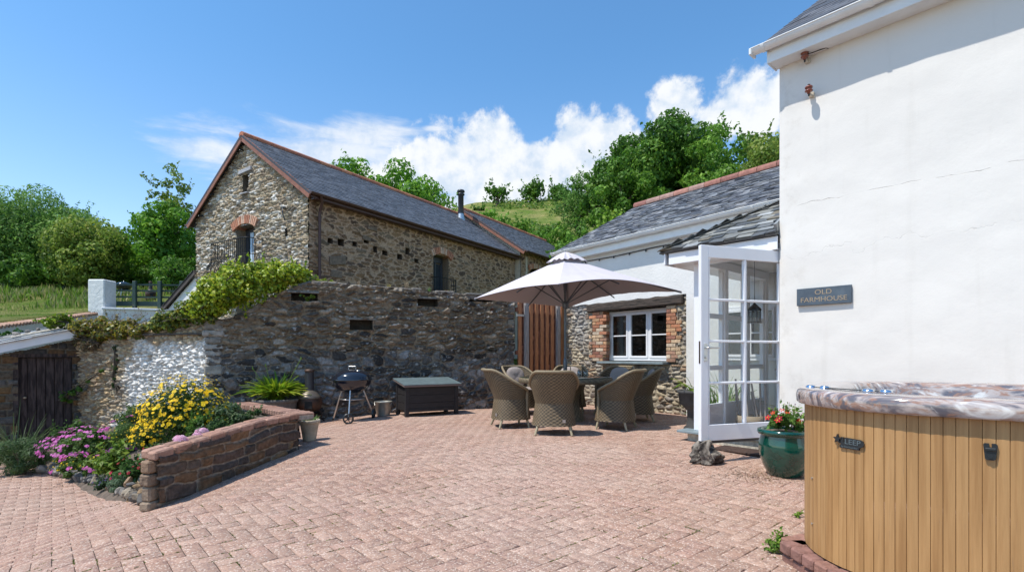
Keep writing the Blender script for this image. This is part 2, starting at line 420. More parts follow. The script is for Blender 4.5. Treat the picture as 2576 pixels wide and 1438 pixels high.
    def prism(s, poly, O, U, V, N, d, col=None):
        """polygon in the plane (U, V) at O, extruded by d along N"""
        O = Vector(O); U = Vector(U); V = Vector(V); N = Vector(N); n = len(poly)
        a = [O+U*p[0]+V*p[1] for p in poly]; b = [p+N*d for p in a]
        s.add(a+b, [tuple(range(n)), tuple(reversed(range(n, 2*n)))]+[(i, n+i, n+(i+1) % n, (i+1) % n) for i in range(n)], col)
    def build(s, name, m, parent=None, attr=None):
        me = bpy.data.meshes.new(name); me.from_pydata(s.v, [], s.f)
        if m.name in ATTR:
            a = me.color_attributes.new('Col', 'FLOAT_COLOR', 'CORNER'); arr = []
            for f, c in zip(s.f, s.c): arr += [c[0], c[1], c[2], 1.]*len(f)
            a.data.foreach_set('color', arr)
        me.polygons.foreach_set('use_smooth', s.sm); me.update()
        bm = bmesh.new(); bm.from_mesh(me); bmesh.ops.recalc_face_normals(bm, faces=bm.faces); bm.to_mesh(me); bm.free()
        return link(name, me, m, parent)
ATTR = {'rubble_stone', 'roof_slate', 'fired_brick', 'leaf', 'leaf_glossy', 'petal', 'terracotta_ridge', 'wicker', 'rock', 'paver', 'cedar_cladding'}
def tag(o, label=None, cat=None, group=None, kind=None):
    if label: o['label'] = label
    if cat: o['category'] = cat
    if group: o['group'] = group
    if kind: o['kind'] = kind
    return o
def thing(name, label, cat, loc=(0, 0, 0), rz=0., group=None):
    o = bpy.data.objects.new(name, None); COL.objects.link(o); o.location = loc; o.rotation_euler = (0, 0, rz); o.empty_display_size = .2
    return tag(o, label, cat, group)
def copy_tree(root, loc, rz, label=None, group=None):
    r = root.copy(); COL.objects.link(r); r.location = loc; r.rotation_euler = (0, 0, rz)
    if label: r['label'] = label
    if group: r['group'] = group
    for ch in list(root.children):
        c = ch.copy(); COL.objects.link(c); c.parent = r
        for g in ch.children: d = g.copy(); COL.objects.link(d); d.parent = c
    return r
def text_mesh(name, s, size, depth, m, parent, O, U, V, N, shear=0, sx=1.):
    cu = bpy.data.curves.new(name, 'FONT'); cu.body = s; cu.size = size; cu.extrude = depth; cu.align_x = 'CENTER'; cu.shear = shear
    o = bpy.data.objects.new(name, cu); COL.objects.link(o)
    bpy.context.view_layer.update()
    me = bpy.data.meshes.new_from_object(o.evaluated_get(bpy.context.evaluated_depsgraph_get()))
    bpy.data.objects.remove(o)
    for v in me.vertices:
        p = Vector(O)+Vector(U)*v.co.x*sx+Vector(V)*v.co.y+Vector(N)*v.co.z; v.co = p
    me.name = name; me.materials.clear()
    return link(name, me, m, parent)

# ------------------------------------------------------------------ rubble masonry
def palette(cols, ids, s=0):
    P = np.array(cols); k = (h2(ids, ids*0+s, s+31)*len(P)).astype(int) % len(P)
    return P[k]*(0.8+.4*h2(ids, ids*0+s, s+57))[:, None]
def fld_vor(u, v, sx, sy, s, jit=.8):
    x = u/sx; y = v/sy; i0 = np.floor(x); j0 = np.floor(y)
    f1 = np.full(x.shape, 9.); f2 = np.full(x.shape, 9.); idd = np.zeros(x.shape); dx1 = np.zeros(x.shape); dy1 = np.zeros(x.shape)
    for di in (-1, 0, 1):
        for dj in (-1, 0, 1):
            i = i0+di; j = j0+dj
            px = i+.5+(h2(i, j, s)-.5)*jit; py = j+.5+(h2(i, j, s+3)-.5)*jit
            dx = x-px; dy = y-py; wgt = .8+.45*h2(i, j, s+9)
            d = (np.abs(dx)**3.6+np.abs(dy)**3.6)**(1/3.6)*wgt
            nw = d < f1; f2 = np.where(nw, f1, np.minimum(f2, d))
            idd = np.where(nw, i*131+j*7919, idd); dx1 = np.where(nw, dx, dx1); dy1 = np.where(nw, dy, dy1); f1 = np.where(nw, d, f1)
    return (f2-f1), idd, dx1, dy1
def fld_course(u, v, hs, ws, s, warp=.03):
    rng = np.random.RandomState(s); v2 = v+(fbm(u*1.3, v*1.6, s)-.5)*warp*2+(fbm(u*6, v*6, s+2)-.5)*warp*.5
    u2 = u+(fbm(u*5, v*5, s+4)-.5)*warp
    v0 = v2.min()-.3; rows = [v0]
    while rows[-1] < v2.max()+.3: rows.append(rows[-1]+rng.uniform(*hs))
    rows = np.array(rows); r = np.clip(np.searchsorted(rows, v2)-1, 0, len(rows)-2)
    dv = np.minimum(v2-rows[r], rows[r+1]-v2); d = dv.copy(); idd = np.zeros(u.shape); dx = np.zeros(u.shape)
    for k in range(len(rows)-1):
        m = r == k
        if not m.any(): continue
        hgt = rows[k+1]-rows[k]; cuts = [u.min()-.6-rng.rand()*.3]
        while cuts[-1] < u.max()+.6: cuts.append(cuts[-1]+rng.uniform(*ws)*(.6+.8*rng.rand()))
        cuts = np.array(cuts); uu = u2[m]+(v2[m]-rows[k])*0; q = np.clip(np.searchsorted(cuts, uu)-1, 0, len(cuts)-2)
        du = np.minimum(uu-cuts[q], cuts[q+1]-uu)
        dd = np.minimum(dv[m], du); cor = np.clip(.03-dv[m], 0, 1)+np.clip(.03-du, 0, 1); dd = dd-np.maximum(cor-.03, 0)*.8
        d[m] = dd; idd[m] = k*977+q; dx[m] = (uu-(cuts[q]+cuts[q+1])/2)/(cuts[q+1]-cuts[q])
    return d, idd, dx, (v2-rows[r])/(rows[r+1]-rows[r])-.5
def rubble(name, parent, O, U, L, v0, v1, res, mode, cols, mortar, s=1, relief=.03, edge=.02, top=None, holes=(), sx=.3, sy=.12,
           hs=(.08, .16), ws=(.15, .4), tint=None, m=None, warp=.03, N=None, mask=None, gap=.15, N_off=0., flat=.5, shear=0., rough=.35, jit=.8):
    O = Vector(O); U = Vector(U).normalized(); N = Vector(N) if N is not None else Vector((U.y, -U.x, 0))
    nu = int(L/res)+1; nv = int((v1-v0)/res)+1
    us = np.linspace(0, L, nu); vs_ = np.linspace(v0, v1, nv); u, v = [a.ravel() for a in np.meshgrid(us, vs_, indexing='ij')]
    if mode == 'vor':
        uw = u+(fbm(u*3, v*5, s+11)-.5)*sx*.7; vw = v+shear*u+(fbm(u*2.5, v*4, s+13)-.5)*sy*1.6
        e, idd, dx, dy = fld_vor(uw, vw, sx, sy, s, jit); d = (e-gap)*sy*.9-(fbm(u*14, v*18, s+33)-.5)*edge*.8
    else:
        d, idd, dx, dy = fld_course(u, v, hs, ws, s, warp)
        d = d-edge*.35-(fbm(u*9, v*9, s+23)-.5)*edge*.9
    k = ss(d/edge); mk = ss(d/(edge*.45))
    hgt = relief*(k*(.45+.75*h2(idd, idd*0, s+5)) + k*(dx*(h2(idd, idd*0, s+6)-.5)*.9+dy*(h2(idd, idd*0, s+8)-.5)*.9)*flat*2
                  + rough*(fbm(u*22, v*26, s+15)-.5) + .5*(fbm(u*2, v*2, s+17)-.5))
    c = palette(cols, idd, s); mo = np.array(mortar)[None]*(.8+.4*fbm(u*12, v*12, s+19))[:, None]
    c = c*(.7+.6*fbm(u*14, v*20, s+21))[:, None]
    c = mo+(c-mo)*mk[:, None]
    if tint is not None: c = tint(u, v, c, mk, idd)
    P = np.array(O)[None]+u[:, None]*np.array(U)[None]+v[:, None]*np.array([[0, 0, 1.]])+(hgt+N_off)[:, None]*np.array(N)[None]
    idx = np.arange(nu*nv).reshape(nu, nv)
    F = np.stack([idx[:-1, :-1], idx[1:, :-1], idx[1:, 1:], idx[:-1, 1:]], -1).reshape(-1, 4)
    uc = u[F].mean(1); vc = v[F].mean(1); keep = np.ones(len(F), bool)
    if top is not None: keep &= vc < top(uc)+(fbm(uc*7, uc*0, s+29)-.5)*.04
    for hl in holes: keep &= ~((uc > hl[0]) & (uc < hl[2]) & (vc > hl[1]) & (vc < hl[3]))
    if mask is not None: keep &= mask(uc, vc)
    o = np_mesh(name, P, F[keep], m or M_stone, parent, np.clip(c, 0, 1))
    return o
def recess(mb, O, U, N, hl, col, floor=None):
    """five-sided pocket behind a hole (u0, v0, u1, v1, depth)"""
    O = Vector(O); U = Vector(U).normalized(); N = Vector(N); a, b, c, d, dp = hl; Z = Vector((0, 0, 1)); e = .03
    f = [O+U*x+Z*z+N*.015 for x, z in ((a, b), (c, b), (c, d), (a, d))]; k = [p-N*(dp+.015) for p in f]
    mb.add(f+k, [(4, 5, 6, 7), (0, 1, 5, 4), (1, 2, 6, 5), (2, 3, 7, 6), (3, 0, 4, 7)], col)
def slates(mb, O, U, V, L, Wd, sw, ex, th, cols, rng, inside=None, rj=.3, tj=.5):
    O = Vector(O); U = Vector(U).normalized(); V = Vector(V).normalized(); N = U.cross(V).normalized()
    if N.z < 0: N = -N
    nr = int(math.ceil(Wd/ex))
    for r in range(nr):
        v = r*ex; x = -sw*(.5 if r % 2 else 0)-rng.random()*sw*.2*rj
        while x < L:
            w_ = sw*(1+rng.uniform(-rj, rj)*.5); a = max(x, 0); b = min(x+w_, L)
            if b-a > .02 and (inside is None or inside((a+b)/2, v+ex/2)):
                t = th*(1+rng.uniform(-tj, tj)); vj = rng.uniform(-rj, rj)*ex*.22; tl = rng.uniform(-tj, tj)*th*.6
                vt = min(v+ex*1.35, Wd); vl = max(v+vj, -.03)
                c = cols[rng.randrange(len(cols))]; f = rng.uniform(.75, 1.25); c = tuple(q*f for q in c)
                g = .003
                p = [O+U*(a+g)+V*vl+N*(t+tl), O+U*(b-g)+V*vl+N*(t-tl), O+U*(b-g)+V*vt+N*.004, O+U*(a+g)+V*vt+N*.004,
                     O+U*(a+g)+V*vl-N*.002, O+U*(b-g)+V*vl-N*.002]
                mb.add(p, [(0, 1, 2, 3), (4, 5, 1, 0), (4, 0, 3), (5, 2, 1)], c)
            x += w_
def ridge_tiles(mb, a, b, r=.09, ln=.45, rng=random, cols=((.42, .15, .08), (.5, .2, .1), (.36, .13, .08)), drop=.06):
    a = Vector(a); b = Vector(b); d = b-a; L = d.length; d.normalize(); n = max(1, int(L/ln)); s = Vector((d.y, -d.x, 0)).normalized(); up = s.cross(d)
    if up.z < 0: up = -up
    for i in range(n):
        c = cols[rng.randrange(len(cols))]; p = a+d*(L*i/n); q = a+d*(L*(i+1)/n-.012); vs = []; k = 7
        for (o, rr) in ((p, r*1.03), (q, r)):
            for j in range(k):
                t = math.pi*(-.15+1.3*j/(k-1)); vs.append(o+s*math.cos(t)*rr*1.25+up*(math.sin(t)*rr-drop))
        mb.add(vs, [(j, j+1, k+j+1, k+j) for j in range(k-1)], c, True)
        mb.add(vs[:k], [tuple(range(k))], c)
def gutter(mb, a, b, r=.06, bracket=.9, out=Vector((0, -1, 0)), cap=True):
    """half-round gutter from a to b (its rim line), clips every so often"""
    a = Vector(a); b = Vector(b); d = (b-a).normalized(); s = Vector(out); up = Vector((0, 0, 1)); L = (b-a).length; k = 9
    def arc(p, rr): return [p+s*(math.cos(t)*rr)+up*(-math.sin(t)*rr) for t in [math.pi*j/(k-1) for j in range(k)]]
    o1 = arc(a, r); o2 = arc(b, r); i1 = arc(a, r*.9); i2 = arc(b, r*.9)
    mb.add(o1+o2, [(j, j+1, k+j+1, k+j) for j in range(k-1)], None, True)
    mb.add(i1+i2, [(j, j+1, k+j+1, k+j) for j in range(k-1)], None, True)
    mb.add([o1[0], o2[0], i2[0], i1[0], o1[-1], o2[-1], i2[-1], i1[-1]], [(0, 1, 2, 3), (4, 5, 6, 7)])
    mb.tube([a+s*r, b+s*r], r*.12, 6)
    if cap: mb.add(o1, [tuple(range(k))]); mb.add(o2, [tuple(range(k))])
    n = int(L/bracket)
    for i in range(n+1):
        p = a+d*(.12+i*bracket)
        if (p-a).length > L: break
        q1 = arc(p, r*1.13); q2 = arc(p+d*.035, r*1.13)
        mb.add(q1+q2, [(j, j+1, k+j+1, k+j) for j in range(k-1)], None, True)
        mb.add(q1+arc(p, r), [(j, j+1, k+j+1, k+j) for j in range(k-1)]); mb.add(q2+arc(p+d*.035, r), [(j, j+1, k+j+1, k+j) for j in range(k-1)])

# ------------------------------------------------------------------ foliage
RNG = np.random.RandomState(11)
def unit(a): return a/np.maximum(np.linalg.norm(a, axis=1, keepdims=True), 1e-6)
def leaf_mesh(name, P, Nr, size, pal, parent, m=None, aspect=.6, jit=.5, fold=.12, droop=None, tdir=None, rng=RNG, pick=None, tone=None):
    n = len(P); Nr = unit(Nr+rng.normal(0, jit, (n, 3))); t = rng.normal(0, 1, (n, 3)) if tdir is None else tdir+rng.normal(0, .35, (n, 3))
    if droop: t[:, 2] -= droop
    t = unit(t-(t*Nr).sum(1)[:, None]*Nr); b = np.cross(Nr, t)
    s = (size*(.65+.7*rng.rand(n)))[:, None] if np.isscalar(size) else size[:, None]
    V = np.stack([P-t*s*.5, P-b*s*aspect*.5+Nr*s*fold, P+t*s*.5, P+b*s*aspect*.5+Nr*s*fold], 1).reshape(-1, 3)
    F = np.arange(4*n).reshape(n, 4)
    pal = np.array(pal); k = rng.randint(0, len(pal), n) if pick is None else pick
    c = pal[k]*(.75+.5*rng.rand(n))[:, None]
    if tone is not None: c = c*tone[:, None]*np.stack([.85+.3*(tone-.6), tone*0+1, tone*0+1], 1)
    c = np.repeat(c, 4, 0)
    return np_mesh(name, V, F, m or M_leaf, parent, np.clip(c, 0, 1))
def crown_pts(lobes, dens, rng=RNG, squash=.85, thick=.45, upb=0.):
    P = []; Nn = []
    for (c, r) in lobes:
        n = max(8, int(dens*r*r)); d = unit(rng.normal(0, 1, (n, 3))); d[:, 2] += upb; d = unit(d)
        rad = r*(1-thick+thick*1.25*np.sqrt(rng.rand(n)))
        P.append(np.array(c)[None]+d*rad[:, None]*np.array([[1, 1, squash]])); Nn.append(d)
    global LOBE
    LOBE = np.concatenate([np.full(len(p), i) for i, p in enumerate(P)])
    return np.concatenate(P), np.concatenate(Nn)
def make_lobes(c, rx, ry, rz, n, fr=(.28, .42), rng=RNG, inner=.35):
    L = []; m = min(rx, ry, rz)
    ns = max(1, int(n*(1-inner)))
    for i in range(n):
        if i < ns:
            zz = 1-2*(i+.5)/ns; q = i*2.39996+rng.uniform(-.3, .3); s_ = math.sqrt(max(0, 1-zz*zz)); d = np.array([math.cos(q)*s_, math.sin(q)*s_, zz])+rng.normal(0, .08, 3); k = rng.uniform(.68, .98)
        else: d = unit(rng.normal(0, 1, (1, 3)))[0]; k = rng.uniform(.15, .65)
        L.append(((c[0]+d[0]*rx*k, c[1]+d[1]*ry*k, c[2]+d[2]*rz*k), m*rng.uniform(*fr)))
    return L
def sprigs(P, Nn, n, ln, rng=RNG, cnt=10):
    """short leafy shoots sticking out, for an uneven outline"""
    k = rng.randint(0, len(P), n); o = []; q = []
    for i in k:
        d = Nn[i]*.7+np.array([0, 0, .6])+rng.normal(0, .25, 3); d /= np.linalg.norm(d); l = ln*rng.uniform(.4, 1)
        for t in range(cnt): o.append(P[i]+d*l*t/cnt+rng.normal(0, .04*ln, 3)); q.append(rng.normal(0, 1, 3))
    return np.array(o), np.array(q)
# ================================================================== GROUND
def grid_ground():
    # patio bricks: herringbone, running bond in the far left
    e1 = np.array([.664, -.748]); e2 = np.array([.748, .664]); unit_ = .1; rng = random.Random(3)
    cov = {}; bricks = []
    def reg(i, j):
        x, y = e1*i*unit_+e2*j*unit_
        return -9.5 < x < 5.2 and 1.0 < y < 13.2 and not (x < -4.5 and y > 10.2)
    A = range(-140, 40); B = range(-62, 125)
    lim = -47
    for i in A:
        for j in B:
            if not reg(i+.5, j+.5): continue
            if i < lim:
                if (j+(i % 2)) % 2 == 0: bricks.append((i, j, 1, 2)); cov[(i, j)] = cov[(i, j+1)] = 1
            else:
                k = (i-j) % 4
                if k == 0: bricks.append((i, j, 2, 1)); cov[(i, j)] = cov[(i+1, j)] = 1
                elif k == 3: bricks.append((i, j, 1, 2)); cov[(i, j)] = cov[(i, j+1)] = 1
    for i in A:
        for j in B:
            if reg(i+.5, j+.5) and (i, j) not in cov: bricks.append((i, j, 1, 1))
    B_ = np.array(bricks, float)*unit_; n = len(B_); rr = np.random.RandomState(5)
    gap = np.where(B_[:, 0] < lim*unit_, .0018, .0025); ch = .0018
    a0 = B_[:, 0]+gap; b0 = B_[:, 1]+gap; a1 = B_[:, 0]+B_[:, 2]-gap; b1 = B_[:, 1]+B_[:, 3]-gap
    jit = rr.normal(0, .0011, (n, 4))
    a0 = a0+jit[:, 0]; a1 = a1+jit[:, 1]; b0 = b0+jit[:, 2]; b1 = b1+jit[:, 3]
    hz = rr.normal(0, .0011, n); tx = rr.normal(0, .004, n); ty = rr.normal(0, .004, n)
    cx = (a0+a1)/2; cy = (b0+b1)/2; V = []
    for inset, dz in ((ch, 0.), (0., -ch), (0., -.03)):
        for (p, q) in ((0, 0), (1, 0), (1, 1), (0, 1)):
            a = (a1-inset) if p else (a0+inset); b = (b1-inset) if q else (b0+inset)
            x = a*e1[0]+b*e2[0]; y = a*e1[1]+b*e2[1]
            V.append(np.stack([x, y, G(x, y)+hz+(a-cx)*tx+(b-cy)*ty+dz], 1))
    V = np.stack(V, 1).reshape(-1, 3); base = (np.arange(n)*12)[:, None]
    F = np.concatenate([base+np.array([q]) for q in [(0, 1, 2, 3)]+[(k+4, (k+1) % 4+4, (k+1) % 4, k) for k in range(4)]+[(k+8, (k+1) % 4+8, (k+1) % 4+4, k+4) for k in range(4)]])
    pal = np.array([(.385, .232, .168), (.415, .255, .188), (.36, .215, .155), (.43, .272, .202), (.395, .236, .178), (.37, .226, .166)])
    c = pal[rr.randint(0, len(pal), n)]*(.86+.16*rr.rand(n))[:, None]
    w0 = np.stack([cx*e1[0]+cy*e2[0], cx*e1[1]+cy*e2[1]], 1)
    pale = ss((fbm(w0[:, 0]*.5, w0[:, 1]*.5, 71)-.45)*5)[:, None]*.3
    c = c+(np.array([[.46, .33, .27]])-c)*pale
    o = np_mesh('patio', V, F, M_paver, None, np.repeat(c, 12, 0)); tag(o, kind='structure')
    # sheet below the bricks (joint sand), out to the left and behind
    xs = np.linspace(-40, 30, 141); ys = np.linspace(-25, 13.6, 100); x, y = [q.ravel() for q in np.meshgrid(xs, ys, indexing='ij')]
    V = np.stack([x, y, G(x, y)-.05], 1); idx = np.arange(len(x)).reshape(141, 100)
    F = np.stack([idx[:-1, :-1], idx[1:, :-1], idx[1:, 1:], idx[:-1, 1:]], -1).reshape(-1, 4)
    ms = mat('joint_sand', (.035, .026, .02), .95, c2=(.085, .062, .048), vscale=3)
    g = np_mesh('ground', V, F, ms, None, smooth=True); tag(g, kind='structure')
    xs = np.linspace(-9.6, 5.3, 190); ys = np.linspace(.9, 13.3, 160); x, y = [q.ravel() for q in np.meshgrid(xs, ys, indexing='ij')]; idx = np.arange(len(x)).reshape(190, 160)
    g = np_mesh('joint_sand', np.stack([x, y, G(x, y)-.0055], 1), np.stack([idx[:-1, :-1], idx[1:, :-1], idx[1:, 1:], idx[:-1, 1:]], -1).reshape(-1, 4), ms, None, smooth=True); tag(g, kind='structure')
    # moss tufts in the joints
    mb = MB(); r = random.Random(9)
    P = []; 
    for _ in range(900):
        # patches
        cl = r.choice([(-2.0, 3.4), (-1.2, 4.2), (-2.6, 3.0), (-.6, 4.6), (.2, 5.6), (-1.6, 2.9), (-.2, 3.2), (1.4, 3.4), (.6, 4.0), (-3.1, 2.7)])
        x = cl[0]+r.gauss(0, .6); y = cl[1]+r.gauss(0, .45)
        v = np.array([x, y]); a = v@e1; b = v@e2
        if r.random() < .7: a = round(a/.1)*.1; b += r.uniform(-.02, .02)
        else: b = round(b/.1)*.1
        if r.random() < .62: continue
        ln = r.uniform(.01, .07); along = e2 if abs(a/.1-round(a/.1)) < 1e-6 else e1; k0 = int(ln*260)+3
        for k in range(k0):
            q = e1*a+e2*b+along*r.uniform(-ln, ln)+np.array([r.gauss(0, .002), r.gauss(0, .002)])
            P.append((q[0], q[1], float(G(q[0], q[1]))-.001+r.uniform(0, .003)))
    P = np.array(P); o = leaf_mesh('moss', P, np.tile([[0, 0, 1.]], (len(P), 1)), .011, [(.16, .19, .03), (.11, .15, .03), (.22, .22, .05), (.08, .1, .03)], None, jit=.8)
    tag(o, 'small tufts of moss growing in the joints of the brick patio', 'moss', kind='stuff')
grid_ground()

def terrain():
    xs = np.concatenate([np.linspace(-160, -42, 30), np.linspace(-40, 30, 141), np.linspace(33, 160, 32)])
    ys = np.concatenate([np.linspace(12.6, 40, 90), np.linspace(41, 110, 100), np.linspace(114, 420, 50)])
    x, y = [q.ravel() for q in np.meshgrid(xs, ys, indexing='ij')]
    z = T(x, y)+(fbm(x*.12, y*.12, 3)-.5)*.8*ss((y-30)/30)+(fbm(x*.6, y*.6, 5)-.5)*.25*ss((y-22)/10)
    z = np.where(y < 13, -1.2, z)
    nx, ny = len(xs), len(ys); idx = np.arange(nx*ny).reshape(nx, ny)
    F = np.stack([idx[:-1, :-1], idx[1:, :-1], idx[1:, 1:], idx[:-1, 1:]], -1).reshape(-1, 4)
    # keep the ground below the farm buildings low and flat
    bx = (x+10.76)*.846-(y-17.7)*.533; by = (x+10.76)*.533+(y-17.7)*.846
    inb = (bx > -.3) & (bx < 6.4) & (by > -.5) & (by < 19.3); z = np.where(inb, np.minimum(z, 1.5), z)
    cz = ((x > -7.0) & (y < 20)) | ((x > -14.06+(17.2-y)*.40-.15) & (x > -14.7) & (y < 18.3+(x+14.4)*.38+.35)); z = np.where(cz, np.minimum(z, .3), z)
    o = np_mesh('hillside', np.stack([x, y, z], 1), F, M_field, None, smooth=True); tag(o, kind='structure')
terrain()

# ================================================================== TALL WHITE HOUSE (right)
TH = R_(-48.4)
def build_tall():
    h = thing('white_house', 'tall white rendered farmhouse at the right edge, slate roof and white gutter above', 'house', (3.026, 5.853, 0), TH)
    mb = MB(); mb.box((3.5, 2.5, 2.33), (7.0, 5.0, 4.74)); w = mb.build('wall', M_tall, h)
    # hand-floated unevenness of the courtyard face
    nu, nv = 150, 110; u, v = [q.ravel() for q in np.meshgrid(np.linspace(0, 7, nu), np.linspace(0, 4.7, nv), indexing='ij')]
    d = .014*(fbm(u*1.1, v*1.3, 41, 3)-.5)*2+.006*(fbm(u*6, v*6, 43)-.5)
    e = ss(u/.06)*1.; P = np.stack([u+0*v-.004, -.018*e-d*e-.002, v], 1); idx = np.arange(nu*nv).reshape(nu, nv)
    F = np.stack([idx[:-1, :-1], idx[1:, :-1], idx[1:, 1:], idx[:-1, 1:]], -1).reshape(-1, 4)
    np_mesh('front_render', P, F, M_tall, h, smooth=True)
    # roof
    rng = random.Random(21); pit = R_(36); ca, sa = math.cos(pit), math.sin(pit)
    mb = MB(); cols = [(.075, .078, .09), (.09, .092, .1), (.06, .064, .075), (.105, .105, .115), (.082, .08, .085)]
    slates(mb, (-.1, -.26, 4.63), (1, 0, 0), (0, ca, sa), 7.2, 3.6, .25, .19, .009, cols, rng, rj=.06, tj=.3)
    mb.prism([(0, 0), (7.2, 0), (7.2, 3.6), (0, 3.6)], (-.1, -.25, 4.617), (1, 0, 0), (0, ca, sa), (0, sa, -ca), .03, (.05, .05, .055))
    mb.build('roof', M_slate, h)
    mb = MB(); mb.box((3.4, -.205, 4.515), (6.9, .022, .19), bev=.003); mb.box((3.42, -.1, 4.425), (6.9, .19, .012))
    mb.box((-.045, -.1, 4.515), (.02, .235, .195), bev=.003); mb.build('fascia', M_gutter, h)
    mb = MB(); gutter(mb, (-.2, -.272, 4.60), (6.9, -.272, 4.60), .058, 1.0, (0, -1, 0)); mb.box((-.19, -.272, 4.57), (.03, .13, .075), bev=.01)
    mb.build('gutter', M_gutter, h)
build_tall()
def tl(x, y, z):     # tall-house local -> world
    return Vector((3.026+.664*x+.748*y, 5.853-.748*x+.664*y, z))

def insulator(name, label, x, z, wire):
    t = thing(name, label, 'insulator', tl(x, -.03, z), TH, 'old ceramic insulators on the white wall')
    mb = MB(); mb.box((0, -.012, -.035), (.05, .03, .05), bev=.004); mb.bar((0, -.02, -.05), (0, -.085, -.05), .022, .022); mb.build('bracket', M_render_cr, t)
    mb = MB(); c = (0, -.095, 0)
    pr = [(0.001, -.05), (.016, -.05), (.018, -.034), (.036, -.028), (.04, -.018), (.03, -.008), (.022, -.003), (.036, .006), (.04, .018), (.03, .03), (.016, .036), (.001, .037)]
    mb.lathe(pr, c, 20); mb.build('ceramic_body', M_brown_glaze, t)
    mb = MB(); mb.tube([(0, -.095, -.075), (0, -.095, .052)], .008, 8); mb.lathe([(.001, .048), (.014, .048), (.014, .037), (.001, .037)], (0, -.095, 0), 6); mb.build('bolt', M_iron, t)
    if wire:
        mb = MB(); mb.tube([(.02, -.09, .0), (.07, -.07, .004), (.13, -.05, .012), (.18, -.03, .02)], .005, 6); mb.tube([(.18, -.03, .02), (.2, -.01, .012)], .003, 5)
        mb.build('wire', M_iron, t)
insulator('wall_insulator', 'upper brown ceramic insulator with a stub of wire, in the eave shadow', .30, 4.40, True)
insulator('wall_insulator', 'lower brown ceramic insulator in full sun, a hand below the other', .34, 4.02, False)

def plaque():
    t = thing('house_sign', 'dark slate name plaque reading OLD FARMHOUSE on the white wall', 'sign', tl(.455, -.03, 1.82), TH)
    mb = MB(); mb.box((0, -.014, 0), (.52, .024, .185), bev=.003); mb.build('slate_panel', M_plaque, t)
    text_mesh('lettering', 'OLD', .072, .0012, M_gold, t, (.0, -.0275, .018), (1, 0, 0), (0, 0, 1), (0, -1, 0), sx=1.12)
    text_mesh('lettering', 'FARMHOUSE', .072, .0012, M_gold, t, (.0, -.0275, -.058), (1, 0, 0), (0, 0, 1), (0, -1, 0), sx=1.08)
plaque()

